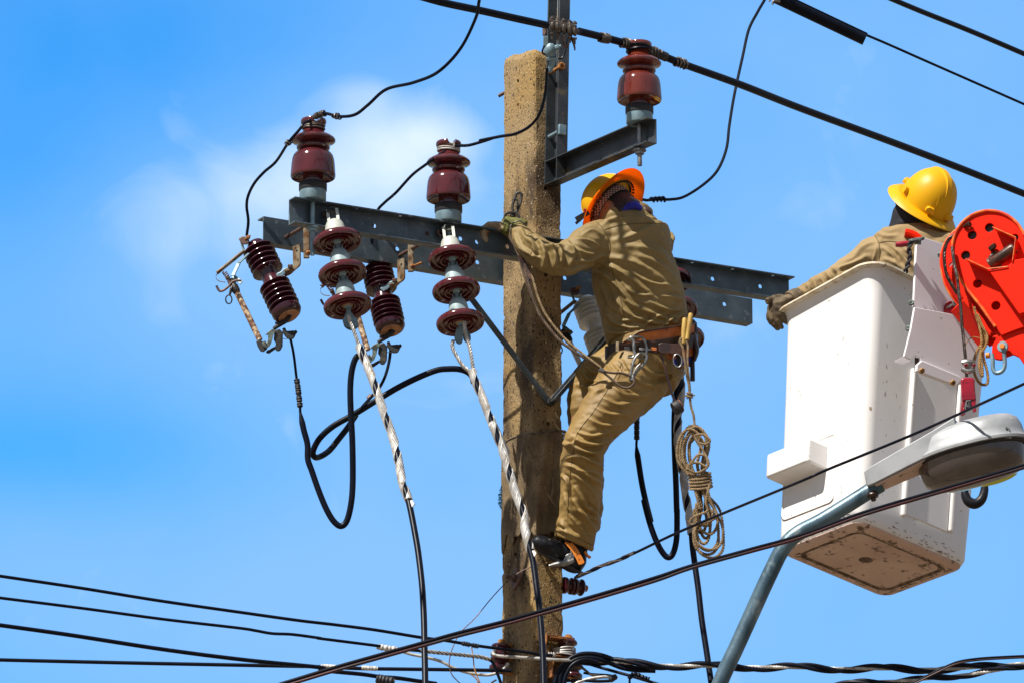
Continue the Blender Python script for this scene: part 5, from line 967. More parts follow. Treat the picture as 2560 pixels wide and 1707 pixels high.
# trousers
mb = MB()
mb.loft([(1622, 838, 98, -.19, .138), (1621, 872, 98, -.2, .145), (1618, 905, 97, -.2, .15), (1604, 938, 90, -.22, .145)], 36, 5, 2.1)
mb.loft([(1612, 905, 88, -.22, .125), (1576, 958, 82, -.25, .125), (1532, 1008, 70, -.30, .118), (1485, 1070, 58, -.33, .10), (1462, 1116, 55, -.33, .093), (1454, 1165, 53, -.31, .09), (1452, 1230, 52, -.28, .086), (1447, 1295, 51, -.24, .083), (1438, 1345, 50, -.215, .080), (1434, 1357, 50, -.21, .078)], 32, 5)
mb.loft([(1600, 895, 75, -.10, .10), (1535, 925, 64, -.06, .10), (1478, 958, 52, -.03, .082), (1466, 1010, 48, -.03, .075), (1466, 1080, 44, -.03, .072), (1468, 1200, 42, -.04, .07), (1462, 1320, 38, -.07, .065)], 26, 5)
me = remesh(mb, .0048, 7); F1 = []
fz(zE, 6, .010, (1040, 300), (1120, 420), (1250, 480), (1400, 440)); fz(zE, 6, .009, (1180, 340), (1280, 400), (1420, 380)); fz(zE, 6, .009, (960, 460), (1050, 540), (1180, 560), (1250, 530))
fz(zE, 6, .010, (900, 560), (1000, 620), (1130, 600)); fz(zE, 6, .010, (850, 640), (950, 690), (1080, 680)); fz(zE, 6, .010, (800, 720), (900, 770), (1030, 760)); fz(zE, 5, .008, (1060, 500), (1150, 540), (1220, 530))
fz(zE, 7, .016, (700, 860), (760, 900), (860, 910), (960, 880)); fz(zE, 6, .013, (680, 920), (760, 960), (850, 970), (930, 930)); fz(zE, 6, .011, (610, 900), (660, 920), (720, 880)); fz(zE, 5, .010, (720, 820), (820, 850), (940, 820))
fz(zE, 6, .012, (640, 1010), (740, 1000), (860, 1060), (900, 1090)); fz(zE, 6, .010, (620, 1060), (700, 1080), (800, 1150), (880, 1200)); fz(zE, 6, .009, (700, 1140), (780, 1200), (850, 1290)); fz(zE, 5, .009, (600, 1140), (640, 1180), (650, 1260))
fz(zE, 6, .009, (700, 1230), (760, 1320), (800, 1420)); fz(zE, 6, .009, (620, 1280), (660, 1380), (700, 1460)); fz(zE, 5, .009, (780, 1360), (830, 1400), (870, 1440)); fz(zE, 5, .008, (720, 1100), (810, 1110), (890, 1150))
fz(zR, 7, .012, (690, 230), (760, 330), (850, 440)); fz(zR, 6, .010, (660, 330), (720, 400), (790, 520)); fz(zR, 6, .010, (600, 380), (640, 440), (720, 500)); fz(zR, 5, .009, (560, 440), (620, 450), (660, 480)); fz(zR, 5, .008, (740, 300), (800, 340), (860, 370))
fz(zE, 6, .014, (760, 380), (800, 430), (850, 440)); fz(zE, 6, .012, (720, 470), (790, 500), (830, 480)); fz(zE, 5, .010, (780, 350), (840, 380), (900, 370)); fz(zE, 5, .010, (850, 540), (880, 520), (920, 500)); fz(zE, 5, .008, (1290, 470), (1370, 450), (1470, 390))
fz(zE, 5, .008, (1000, 330), (1050, 390), (1100, 400)); fz(zE, 5, .008, (940, 330), (980, 380), (1030, 400))
crease(me, F1, nz=((8, .006, (1, 1, 1)), (20, .005, (.6, .6, 1.2)), (45, .0024, (.6, .6, 1.3))))
me = baked(me, [('SMOOTH', dict(factor=.4, iterations=1))]); me.polygons.foreach_set('use_smooth', [True]*len(me.polygons))
tr = put(me, 'trousers', M['khaki_t'], p1); T2 = BVHTree.FromPolygons([v.co + WL[p1.name] for v in me.vertices], [list(p.vertices) for p in me.polygons])
seam(T2, pts(zE, (1045, 310), (980, 440), (900, 570), (820, 690), (740, 790), (700, 870), (680, 1000), (660, 1150), (648, 1300), (645, 1450)), tr, .0013)
seam(T2, pts(zE, (1020, 300), (1050, 340), (1010, 440)), tr, .0012); seam(T2, pts(zR, (565, 425), (640, 465), (740, 510), (840, 560)), tr, .0012); seam(T2, pts(zE, (780, 460), (810, 465), (835, 462)), tr, .0010)
# blue shirt tail under the belt
mb = MB(); Cb = at(1626, 890, -.195); 
mb.rings([[Cb + R_*(r*math.cos(t)) - F_*(r2*math.sin(t)) + U_*(z - .004 + .010*math.sin(t*5) - .012*math.cos(t)) for t in [2*PI*i/48 for i in range(48)]] for r, r2, z in ((.174, .152, -.020), (.176, .154, .02), (.166, .146, .02), (.166, .146, -.018))], closed=True); mb.build('shirt_tail', M['blue'], p1)
# boots
def boot(toe, heel, ankle, Y, name='boot'):
    mb = MB()
    mb.loft([(1336, 1344, 7, Y-.03, .018), (1340, 1348, 15, Y-.03, .034), (1352, 1357, 21, Y-.03, .043), (1375, 1370, 25, Y-.02, .046), (1400, 1380, 29, Y-.01, .044), (1425, 1394, 32, Y, .042), (1446, 1405, 30, Y, .042), (1458, 1410, 20, Y, .036), (1462, 1412, 8, Y, .02)], 26)
    mb.loft([(1438, 1338, 34, Y, .052), (1436, 1365, 34, Y, .050), (1434, 1395, 32, Y, .044), (1436, 1408, 26, Y, .036)], 22)
    return mb
mb = boot(0, 0, 0, -.2); me = remesh(mb, .004, 3); crease(me, [(pts(zR, (470, 510), (500, 540), (560, 560)), 4, .004), (pts(zR, (520, 500), (560, 530), (600, 540)), 4, .004)], nz=((40, .002, (1, 1, 1)),)); bt = put(me, 'boot', M['boot'], p1)
mb = MB(); q = pts(zR, (385, 500), (395, 540), (430, 585), (490, 625), (560, 655), (630, 690), (690, 730), (760, 765)); top = cpath(q, -.2, 6)
mb.rings([[p + F_*(w_*.045) + U_*u for w_, u in ((-1, .008), (-1, -.007), (1, -.007), (1, .008))] for p in top]); mb.build('sole', M['rubber'], bt)
mb = MB(); mb.tube(cpath(pts(zR, (545, 490), (552, 515), (548, 545)), -.25, 6), .002, 5)
for k in range(4): mb.tube(cpath(pts(zR, (505+18*k, 515+6*k), (535+18*k, 500+8*k)), -.255, 4), .002, 5)
mb.build('lace', M['wire'], bt)
mb = MB(); 
mb.loft([(1440+10, 1345, 26, -.1, .045), (1438, 1372, 28, -.1, .045), (1425, 1385, 26, -.08, .04), (1395, 1372, 20, -.06, .035)], 20); put(remesh(mb, .005, 3), 'boot', M['boot'], p1)
# climbing gaff on the boot: orange strap and steel spur
mb = MB(); S_ = cpath(pts(zR, (655, 540), (690, 580), (720, 630), (740, 670), (748, 690)), -.262, 6); side = (at(*zR(740, 640), -.26) - at(*zR(700, 655), -.26)).normalized()
rs = []
for i, p in enumerate(S_):
    w_ = .0130*(1 if i < len(S_)-4 else (1 - ((i-len(S_)+4)/3.6)**2*.7)); rs.append([p - side*w_ + F_*.002, p - side*w_ - F_*.002, p + side*w_ - F_*.002, p + side*w_ + F_*.002])
mb.rings(rs); sg = mb.build('ankle_strap', M['orange'], bt)
mb = MB(); mb.tube(cpath(pts(zR, (625, 535), (660, 545), (700, 570)), -.255, 5), .006, 8); mb.tube(cpath(pts(zR, (770, 600), (800, 640), (810, 632)), -.24, 5), .006, 8); mb.build('strap_loop', M['orange'], bt)
mb = MB()
for x, y in ((695, 590), (712, 622), (728, 655)): mb.ellip(at(*zR(x, y), -.2655), R_*.0022, F_*.001, U_*.0022, 8, 5)
mb.build('strap_hole', M['rubber'], sg)
mb = MB(); mb.limb(cpath(pts(zR, (505, 705), (560, 692), (640, 680), (690, 660)), -.26, 1), [.006, .010, .013, .010], 10); mb.prism([at(x, y, -.262) for x, y in pts(zR, (630, 625), (670, 605), (695, 625), (690, 660), (640, 690), (600, 690))], F_*.006)
mb.tube(cpath(pts(zR, (668, 592), (672, 620), (660, 655)), -.268, 5), .003, 7); mb.build('climbing_spur', M['chrome'], bt, bevel=.001)
# belt
def band(C, rx, ry, z0, z1, a0, a1, th, tilt, mat, name, parent, n=40, bulge=0.):
    mb = MB(); rs = []
    for i in range(n+1):
        t = a0 + (a1-a0)*i/n; 
        def P(r, z): return C + R_*((rx+r)*math.cos(t)) - F_*((ry+r)*math.sin(t)) + U_*(z + tilt*math.cos(t))
        zz0 = z0(t) if callable(z0) else z0; zz1 = z1(t) if callable(z1) else z1
        rs.append([P(0, zz0), P(th, zz0+.002), P(th+bulge, (zz0+zz1)/2), P(th, zz1-.002), P(0, zz1)])
    mb.rings(rs); return mb.build(name, mat, parent, sharp=50)
BC = at(1627, 865, -.195); bl = sub_empty('work_belt', p1, BC)
def top_(t): d = math.degrees(t); return .066 if d < 105 else .066 - (d-105)/25*.035
band(BC, .183, .159, -.070, lambda t: max(.030, top_(t)), math.radians(-40), math.radians(132), .006, .030, M['leather'], 'leather_pad', bl)
band(BC, .185, .161, lambda t: top_(t)-.005 if top_(t) > .03 else .025, lambda t: top_(t)+.004 if top_(t) > .03 else .034, math.radians(-40), math.radians(132), .010, .030, M['leather_d'], 'pad_binding', bl)
band(BC, .172, .149, -.042, .038, math.radians(126), math.radians(245), .008, .030, M['belt'], 'padded_band', bl)
band(BC, .193, .169, -.032, .026, math.radians(-45), math.radians(168), .005, .026, M['leather_d'], 'belt_strap', bl)
band(BC, .172, .149, -.026, .020, math.radians(168), math.radians(315), .005, .026, M['leather_d'], 'belt_strap', bl)
def patch(z, l, Y, ext, mat, name, parent, bev=.001): mb = MB(); mb.prism([at(x, y, Y) for x, y in pts(z, *l)], F_*ext); return mb.build(name, mat, parent, bevel=bev)
patch(zD, [(1312, 1350), (1335, 1342), (1470, 1352), (1485, 1375), (1480, 1425), (1330, 1420), (1312, 1405)], -.372, .012, M['leather_d'], 'buckle_flap', bl, .002)
patch(zD, [(1170, 1380), (1255, 1385), (1255, 1400), (1170, 1398)], -.378, .006, M['chrome'], 'belt_clip', bl); patch(zD, [(1258, 1375), (1298, 1378), (1298, 1400), (1258, 1400)], -.374, .006, M['leather'], 'belt_keeper', bl)
patch(zD, [(1000, 1335), (1022, 1335), (1020, 1410), (998, 1405)], -.352, .008, M['glove'], 'buckle', bl); patch(zD, [(1060, 1372), (1115, 1375), (1115, 1398), (1060, 1393)], -.366, .006, M['belt'], 'belt_plate', bl)
patch(zD, [(1085, 1320), (1290, 1330), (1290, 1340), (1085, 1332)], -.369, .004, M['leather_d'], 'belt_edge', bl)
def ringpath(z, l, Y, r, mat, name, parent, closed=True): mb = MB(); mb.tube(spline([at(x, y, Y) for x, y in pts(z, *l)], 5, closed), r, 8, closed); return mb.build(name, mat, parent)
ringpath(zD, [(1105, 1305), (1180, 1302), (1215, 1340), (1225, 1400), (1200, 1455), (1150, 1440), (1130, 1390), (1130, 1330)], -.385, .0058, M['chrome'], 'dee_ring', bl); ringpath(zD, [(1075, 1320), (1130, 1340), (1130, 1440), (1085, 1450)], -.38, .005, M['chrome'], 'dee_ring', bl, False)
ringpath(zD, [(1450, 1425), (1480, 1450), (1480, 1500), (1455, 1522), (1425, 1495), (1425, 1445)], -.37, .0032, M['chrome'], 'key_ring', bl)
patch(zD, [(1440, 1420), (1485, 1430), (1482, 1530), (1448, 1535)], -.35, .01, M['belt'], 'tool_loop', bl, .002)
mb = MB(); mb.tube(cpath(pts(zE, (1330, 255), (1350, 320), (1378, 420), (1405, 520), (1430, 590)), -.375, 6), .0055, 7); mb.build('hanging_strap', M['leather_d'], bl)
for i, l in enumerate((((1505, 1165), (1492, 1350)), ((1550, 1130), (1522, 1320)))):
    mb = MB(); a, b = at(*zD(*l[0]), -.36), at(*zD(*l[1]), -.37); mb.tube([a, a.lerp(b, .05), a.lerp(b, .5), b], [.009, .0105, .0105, .0095], 12); mb.build('tool_handle', M['wood'], bl)
mb = MB(); mb.loft([zD(1570, 1270) + (6, -.25, .03), zD(1572, 1330) + (9, -.24, .035), zD(1585, 1400) + (9, -.23, .04), zD(1575, 1470) + (5, -.23, .02)], 16); mb.build('tool_pouch', M['leather_d'], bl)
mb = MB(); mb.loft([zD(1560, 1180) + (5, -.25, .02), zD(1575, 1215) + (7, -.24, .02), zD(1575, 1310) + (7, -.23, .02)], 14); mb.build('tool_pouch', M['belt'], bl)
mb = MB(); mb.tube(cpath(pts(zE, (1550, 200), (1560, 300), (1563, 445)), -.22, 5), .010, 8); mb.build('tool_loop', M['belt'], bl)
mb = MB(); mb.loft([zD(1480, 905) + (4, -.13, .02), zD(1515, 930) + (12, -.10, .03), zD(1528, 980) + (9, -.08, .03), zD(1512, 1022) + (4, -.1, .02)], 14) 
# tape roll on its strap
tp = thing('tape_roll', 'dark roll of tape hanging on a strap below the climber\'s belt', 'tape', at(*zE(1448, 640), -.38)); a = at(*zE(1448, 640), -.38); axd = (R_*.84 + U_*.45 + F_*.25).normalized()
mb = MB(); mb.lathe([(.012, -.016), (.028, -.016), (.029, -.014), (.029, .014), (.028, .016), (.012, .016)], a, axd, 30); mb.build('tape', M['rubber'], tp); mb = MB(); mb.lathe([(.0125, .016), (.0275, .0165), (.0275, .0185), (.0125, .0185)], a, axd, 24); mb.build('core', M['leather'], tp)
# ============ lanyard, rope
ly = thing('climbing_lanyard', 'brown leather and rope lanyard slung from the crossarm hook round the pole to the belt', 'lanyard', at(*zD(300, 700), -.3))
YL0 = -.345
mb = MB(); A_ = cpath(pts(zD, (282, 640), (310, 740), (345, 870), (390, 1020), (440, 1140), (510, 1240), (590, 1330), (700, 1410), (800, 1475), (885, 1530)), [YL0, -.42], 10); B_ = cpath(pts(zD, (300, 660), (365, 780), (395, 900), (430, 1020), (480, 1130), (550, 1230), (640, 1330), (740, 1410), (830, 1480), (890, 1525)), [YL0-.005, -.43], 10)
for P, r in ((A_, .0062), (B_, .0052)): mb = MB(); mb.helix(P, r*.52, r*.60, 3, .035, 6); mb.build('lanyard_rope', M['webbing'] if r > .006 else M['rope'], ly)
mb = MB(); P = cpath(pts(zD, (290, 700), (330, 780), (370, 880), (400, 900)), YL0-.012, 5)
rs = [[p - R_*w_ + U_*.0, p - R_*w_ - F_*.004, p + R_*w_ - F_*.004, p + R_*w_] for p, w_ in zip(P, [.010 + .004*min(1, i/5) for i in range(len(P))])]; mb.rings(rs); mb.build('leather_guard', M['leather_d'], ly)
mb = MB(); mb.prism([at(x, y, YL0-.018) for x, y in pts(zD, (322, 765), (372, 760), (402, 880), (350, 878))], F_*.007); 
lp = mb.build('riveted_plate', M['bolt'], ly, bevel=.001)
mb = MB(); mb.tube(cpath(pts(zD, (215, 560), (262, 650), (290, 720), (330, 860), (400, 1050)), YL0+.01, 8), .0065, 7); mb.build('strap', M['webbing'], ly)
mb = MB(); mb.helix(cpath(pts(zE, (875, 362), (905, 375)), -.435, 10), .0085, .0032, 1, .006, 6); mb.build('whipping', M['chrome'], ly)
mb = MB(); mb.tube(cpath(pts(zE, (890, 368), (960, 385), (1040, 388), (1105, 408)), [-.43, -.41], 6), .0052, 7); mb.tube(cpath(pts(zE, (895, 372), (960, 425), (1030, 485), (1090, 495), (1130, 465), (1132, 435)), [-.43, -.41], 6), .0055, 7); mb.build('strap', M['webbing'], ly)
sn = sub_empty('snap_hook', ly, at(*zE(1150, 330), -.41))
mb = MB(); mb.tube(spline([at(x, y, -.40) for x, y in pts(zE, (1190, 245), (1225, 262), (1215, 310), (1180, 350), (1150, 380), (1120, 430), (1105, 440), (1112, 380), (1130, 300), (1160, 255))], 5, True), .0062, 9, True); mb.build('hook_body', M['chrome'], sn)
mb = MB(); mb.tube(cpath(pts(zE, (1128, 395), (1150, 350), (1180, 320)), -.412, 5), .0045, 8); mb.limb([at(*zE(1118, 440), -.40), at(*zE(1132, 390), -.40)], [.010, .008], 10); mb.build('hook_gate', M['chrome'], sn)
cb = thing('snap_hook', 'dark steel snap hook standing above the glove against the pole', 'hook', at(*zD(262, 330), -.3))
mb = MB(); mb.tube(spline([at(x, y, -.30) for x, y in pts(zD, (270, 245), (298, 245), (304, 290), (285, 350), (262, 385), (243, 378), (240, 330), (262, 268))], 5, True), .0058, 9, True); mb.build('hook_body', M['dark_metal'], cb)
mb = MB(); mb.tube(cpath(pts(zD, (250, 290), (272, 300), (268, 350)), -.308, 5), .0048, 8); mb.build('hook_gate', M['dark_metal'], cb)
mb = MB(); mb.tube(cpath(pts(zD, (180, 432), (190, 400), (220, 388), (262, 392), (282, 412), (285, 430)), -.31, 5), .0062, 9); mb.ellip(at(*zD(240, 415), -.30), R_*.014, F_*.012, U_*.010); mb.build('swivel_eye', M['dark_metal'], cb)
# rope line and coil hanging from the belt
rp = thing('rope_coil', 'brown rope coil bound in the middle and hanging from the climber\'s belt', 'rope', at(1748, 1065, -.38)); YR = -.38
def rope(P, Y, parent, r=.0064, name='rope_strand', closed=False, mat='rope'):
    path = spline([at(a[0], a[1], (Y if not hasattr(Y, '__len__') else Y[0] + (Y[1]-Y[0])*i/(len(P)-1))) for i, a in enumerate(P)], 10, closed)
    mb = MB(); mb.helix(path, r*.5, r*.58, 3, r*5.5, 6, closed); return mb.build(name, M[mat], parent)
rope(pts(zE, (1478, 130), (1470, 165), (1490, 210), (1505, 300), (1520, 400), (1538, 500), (1548, 620), (1570, 700), (1578, 790)), [-.375, YR], rp, .0055)
rope(pts(zE, (1515, 150), (1528, 200), (1525, 300), (1535, 420), (1545, 520)), -.372, rp, .0050)
mb = MB(); c = at(*zE(1540, 555), YR)
for k in range(46):
    a = random.uniform(0, 2*PI); b = random.uniform(-1, 1); d_ = (R_*math.cos(a) + U_*math.sin(a)*.8 + F_*b*.5); mb.tube([c + d_*.008, c + d_*.020 + R_*random.uniform(-.005, .005)], [.0012, .0007], 4)
mb.tube(spline([c + R_*.010*math.cos(t) - F_*.012*math.sin(t) + U_*(.002*t-.006) for t in [PI*i/4 for i in range(13)]], 3), .0045, 7); mb.build('frayed_knot', M['rope'], rp)
ctr = pts(zE, (1570, 800), (1610, 1180)); wx, wy = zE(1612, 1180)
rnd = random.Random(4)
tops = [(1545, 92, 800), (1560, 70, 830), (1590, 85, 785), (1600, 60, 850), (1575, 100, 775), (1610, 75, 815), (1568, 112, 790), (1600, 92, 800)]
for i, (cx, hwid, ty) in enumerate(tops):
    Y0 = YR - .018 + .008*i; bx = [1650, 1675, 1640, 1668, 1690, 1655, 1620, 1662][i]; bw = [60, 75, 50, 85, 100, 40, 45, 92][i]; by = [1510, 1570, 1640, 1690, 1745, 1600, 1560, 1720][i]
    L1 = [(wx*0 + 1590 - 18 + 6*i, 1180), (cx-hwid+10, 1050), (cx-hwid, 920), (cx-hwid*.6, ty+30), (cx, ty), (cx+hwid*.7, ty+45), (cx+hwid*.9, 930), (cx+hwid*.55, 1060), (1630 + 4*i, 1180)]
    L2 = [(1640 + 3*i, 1260), (bx + bw*.75, 1400), (bx + bw, by-110), (bx + bw*.7, by-25), (bx, by), (bx - bw*.8, by-50), (bx - bw, by-160), (bx - bw*.6, 1380), (1585 + 6*i, 1260)]
    rope([zE(*q) for q in L1 + L2], Y0, rp, .0064, closed=True)
for k in range(5):     # binding turns
    y = 1132 + 24*k; path = [at(*zE(1613 + 80*math.cos(t) + 3*k, y + 9*math.sin(t) - 8*math.cos(t)), YR) - F_*(.030*math.sin(t)) for t in [2*PI*i/24 for i in range(24)]]
    mb = MB(); mb.helix(spline(path, 3, True), .0026, .0031, 3, .030, 6, True); mb.build('binding_turn', M['rope'], rp)
rope(pts(zE, (1520, 1100), (1540, 1060), (1600, 1045), (1670, 1075), (1660, 1000), (1600, 990), (1560, 1040), (1530, 1090), (1600, 1120), (1680, 1060), (1640, 960), (1600, 900), (1580, 850), (1640, 840), (1690, 880), (1660, 910), (1600, 900)), YR-.035, rp, .0054)
rope(pts(zR, (1720, 320), (1765, 370), (1785, 450), (1775, 530), (1730, 580), (1660, 580), (1605, 545)), YR-.01, rp, .0054)
rope(pts(zR, (1690, 100), (1660, 230), (1670, 300), (1600, 330), (1550, 360), (1550, 400), (1620, 395), (1700, 370), (1740, 330), (1700, 240), (1670, 130)), YR-.03, rp, .0054)
# net tied on the pole
nw = thing('net_wrap', 'torn brown mesh net tied with wire round the pole beside the climber\'s leg', 'net', W(0, HV, at(1336, 1100, 0).z))
mb = MB(); rs = []; n_ = 60; m_ = 50
zt, zb_ = atv(1336, 1072, HV+.02)[1], atv(1336, 1330, HV+.02)[1]
perim = [(-HU-.003, -HV-.001), (-HU-.010, HV*.2), (-HU-.010, HV+.010), (HU*.2, HV+.024), (HU+.018, HV+.016), (HU+.02, 0), (HU+.006, -HV-.004), (0, -HV-.008)]
pp = spline([Vector((a, b, 0)) for a, b in perim], 12, True)
for j in range(m_+1):
    f = j/m_; z = zt + (zb_-zt)*f; ring = []
    for i, q in enumerate(pp):
        s_ = i/len(pp)*2*PI; off = .003 + (.020 if q.y > HV*.6 else .002)*f*(1-f)*2 + .010*math.sin(s_*7 + f*3)*min(1, f*3) + .009*noise.noise(Vector((s_*4, f*3, 1))) + .004*math.sin(s_*19 + f*8); n2 = Vector((q.x/HU, q.y/HV, 0)); n2 = (UU*n2.x + VV*n2.y).normalized()
        ring.append(W(q.x, q.y, z + .012*math.sin(s_*3) - (f**3)*.10*noise.noise(Vector((s_*5, 2, 3))) ) + n2*max(.001, off*(1 if q.y > 0 else .35)))
    rs.append(ring)
mb.rings(rs, cap=False)
me = mb.mesh('mesh_net'); ob = put(me, 'mesh_net', M['sack'], nw); so_ = ob.modifiers.new('s', 'SOLIDIFY'); so_.thickness = .0015
mb = MB(); mb.tube(spline([W(q.x*1.03, q.y*1.03, zt - .006 + .012*math.sin(i/len(pp)*6*PI)) + (UU*q.x*.0) for i, q in enumerate(pp)], 2, True), .0028, 6, True); mb.build('tie_wire', M['wire'], nw)
for P, w_ in ((pts(zE, (315, 830), (350, 950), (420, 1080), (470, 1220), (530, 1330), (580, 1390)), .007), (pts(zE, (430, 830), (440, 1000), (470, 1180)), .005), (pts(zE, (240, 900), (260, 1050), (250, 1250)), .005), (pts(zE, (520, 1120), (540, 1220), (520, 1320)), .006)):
    mb = MB(); Q = cpath(P, W(0, HV+.05, 0).y, 8); mb.tube(Q, [w_*(.4 + .8*math.sin(PI*i/len(Q))) for i in range(len(Q))], 8, jitter=.3); mb.build('net_fold', M['sack'], nw)
mb = MB(); P = cpath(pts(zE, (160, 1215), (150, 1280), (148, 1340), (155, 1380)), W(-HU, HV*.4, 0).y, 6); mb.tube(P, [.003 + .006*math.sin(PI*i/len(P)) for i in range(len(P))], 7, jitter=.4); mb.build('blue_scrap', M['net_blue'], nw)
mb = MB()
for k in range(40):
    t = rnd.random(); a = P[int(t*(len(P)-1))]; mb.tube([a, a + R_*rnd.uniform(-.01, .006) - U_*rnd.uniform(0, .015)], .0006, 3)
mb.build('blue_thread', M['net_blue'], nw)['kind'] = 'stuff'; mb = MB()
for k in range(50):
    x, y = zR(rnd.uniform(200, 560), rnd.uniform(230, 300)); a = at(x, y, W(0, HV+.04, 0).y); mb.tube([a, a + R_*rnd.uniform(-.01, .02) - U_*rnd.uniform(.01, .05), a + R_*rnd.uniform(-.01, .04) - U_*rnd.uniform(.03, .07)], .0007, 3)
mb.build('loose_thread', M['rope'], nw)['kind'] = 'stuff'
# ============ the worker in the bucket
p2 = thing('person', 'worker in the white bucket wearing a yellow helmet and black balaclava, seen from behind', 'person', at(2240, 900, .12)); Yw = .20 - .75
def arm2(k, s0=0): return [(2235, 650, 50*k, Yw, .075*k), (2190, 640, 48*k, Yw, .075*k), (2155, 655, 40*k, Yw, .070*k), (2110, 682, 33*k, Yw, .058*k), (2065, 706, 27*k, Yw+.02, .050*k), (2025, 724, 23*k, Yw+.04, .043*k), (1990, 742, 19*k, Yw+.06, .036*k)]
mb = MB(); mb.loft([(2290, 575, 30, Yw, .06), (2290, 600, 75, Yw, .09), (2290, 660, 100, Yw, .12), (2290, 760, 100, Yw, .12), (2290, 900, 90, Yw, .11), (2290, 1000, 80, Yw, .10)]); mb.loft(arm2(.75)[1:], 20)
mb.loft([(2370, 640, 35, Yw, .06), (2420, 720, 30, Yw-.05, .05), (2410, 820, 26, Yw, .045), (2380, 900, 20, Yw+.05, .035)], 18)
h2c = at(2303, 522, Yw-.01); h2u = (U_*.86 + R_*.45 + F_*-.10).normalized(); h2f = (-R_*.78 + U_*.25 + F_*.58).normalized()
head(mb, h2c, h2u, h2f, 1.0); mb.loft([(2300, 600, 40, Yw, .06), (2302, 560, 38, Yw, .058), (2306, 530, 38, Yw, .058)], 18)
Hw = at(1990, 744, Yw+.05); Hf = (-R_*.80 - U_*.30 - F_*.42); hand(mb, Hw, Hf, (U_*.75 - R_*.35 - F_*.35), (R_*-.3 + F_*.9), 1., curl=(.9, .5, .4)); 
hand(mb, at(2378, 905, Yw+.05), -U_ + R_*-.1, R_, -F_, 1.)
put(remesh(mb, .006, 3), 'body', M['skin'], p2)
mb = MB(); mb.loft([(2298, 572, 60, Yw, .075), (2298, 582, 88, Yw, .09), (2297, 598, 112, Yw, .115), (2296, 640, 124, Yw, .135), (2296, 700, 122, Yw, .14), (2294, 800, 112, Yw, .13), (2290, 960, 100, Yw, .12)], 36, 5, 2.2)
mb.loft(arm2(1.), 28); mb.loft([(2370, 640, 46, Yw, .08), (2425, 720, 38, Yw-.05, .062), (2415, 820, 32, Yw, .055), (2385, 890, 26, Yw+.05, .045)], 20)
me = remesh(mb, .005, 6); F1 = []
for l, w_, a in ((((740, 1070), (800, 1120), (790, 1190)), 6, .010), (((690, 1110), (740, 1170), (730, 1220)), 6, .011), (((640, 1150), (680, 1210), (660, 1270)), 5, .010), (((590, 1185), (620, 1250), (600, 1300)), 5, .010), (((530, 1210), (560, 1290), (540, 1340)), 5, .010), (((480, 1240), (520, 1300), (480, 1370)), 5, .009),
                 (((760, 1080), (900, 1040), (1020, 980)), 6, .008), (((800, 1140), (950, 1080), (1100, 1060)), 6, .009), (((940, 950), (1000, 900), (1080, 860)), 6, .007), (((1130, 880), (1110, 960), (1080, 1040)), 6, .007), (((1160, 900), (1240, 960), (1300, 1060)), 6, .008), (((1250, 900), (1320, 960), (1400, 1060)), 6, .008),
                 (((1180, 1000), (1260, 1030), (1340, 1090)), 6, .008), (((1350, 1000), (1400, 1050), (1440, 1100)), 5, .007), (((1130, 790), (1200, 810), (1290, 800)), 6, .006), (((1350, 920), (1400, 950), (1440, 980)), 5, .008)): fz(zG, w_, a, *l)
crease(me, F1, nz=((8, .006, (1, 1, 1)), (18, .008, (1, 1, .5)), (42, .0035, (.7, .7, 1.2)))); sh2 = put(me, 'shirt', M['khaki_far'], p2); T3 = BVHTree.FromPolygons([v.co + WL[p2.name] for v in me.vertices], [list(p.vertices) for p in me.polygons])
seam(T3, pts(zG, (1080, 788), (1110, 820), (1130, 868), (1140, 950), (1125, 1060)), sh2); seam(T3, pts(zG, (1130, 866), (1200, 852), (1280, 858), (1420, 880)), sh2)
mb = MB(); Cc = at(*zG(1540, 790), Yw); mb.rings([[Cc + R_*(r*math.cos(t)) + F_*(r*.9*math.sin(t)) + U_*(z - .018*math.cos(t)*.4) for t in [2*PI*i/32 for i in range(32)]] for r, z in ((.098, -.030), (.084, .008), (.076, .022), (.072, .020), (.080, -.028))], closed=True); mb.build('collar', M['khaki_far'], p2)
mb = MB(); hk_u = h2u; f2 = (h2f - h2u*h2f.dot(h2u)).normalized(); s2_ = h2u.cross(f2); rs = []
for z, w_, l_, o_ in ((-.20, .092, .100, -.02), (-.165, .090, .098, -.02), (-.13, .082, .092, -.005), (-.10, .082, .095, .0), (-.06, .084, .103, .004), (-.02, .084, .106, .0), (.03, .084, .104, 0), (.06, .078, .095, 0), (.08, .06, .07, 0)): rs.append([h2c + h2u*z + s2_*(w_*math.cos(t)) + f2*(l_*math.sin(t) + o_) for t in [2*PI*i/28 for i in range(28)]])
mb.rings(rs); me = remesh(mb, .0055, 3); crease(me, [(pts(zG, (1290, 700), (1400, 680), (1540, 740)), 7, .006), (pts(zG, (1330, 600), (1400, 660), (1530, 700)), 6, .004)], nz=((20, .004, (1, 1, 1)),)); put(me, 'balaclava', M['balaclava'], p2)
mb = MB(); mb.ellip(at(*zG(1238, 735), Yw+.03), R_*.012, F_*.02, U_*.016); mb.build('cheek', M['skin'], p2)
hm2 = sub_empty('helmet', p2, at(2312, 505, Yw)); hu2 = (R_*.46 + U_*.84 - F_*.26).normalized(); hf2 = (R_*.10 + U_*-.32 - F_*.94)
hardhat(at(2312, 513, Yw-.01), (R_*.49 + U_*.80 - F_*.33).normalized(), (-R_*.55 + U_*.05 + F_*.82), hm2, 1.0, .050, False, .128, .112, .158)
mb = MB(); hand(mb, Hw + U_*.004, Hf, (U_*.75 - R_*.35 - F_*.35), (R_*-.3 + F_*.9), 1.12, curls=((.95, .55, .4), (1.0, .5, .4), (1.05, .5, .3), (1.1, .5, .3)), glove=1.35, thumb=-R_*.75+U_*.1-F_*.6)
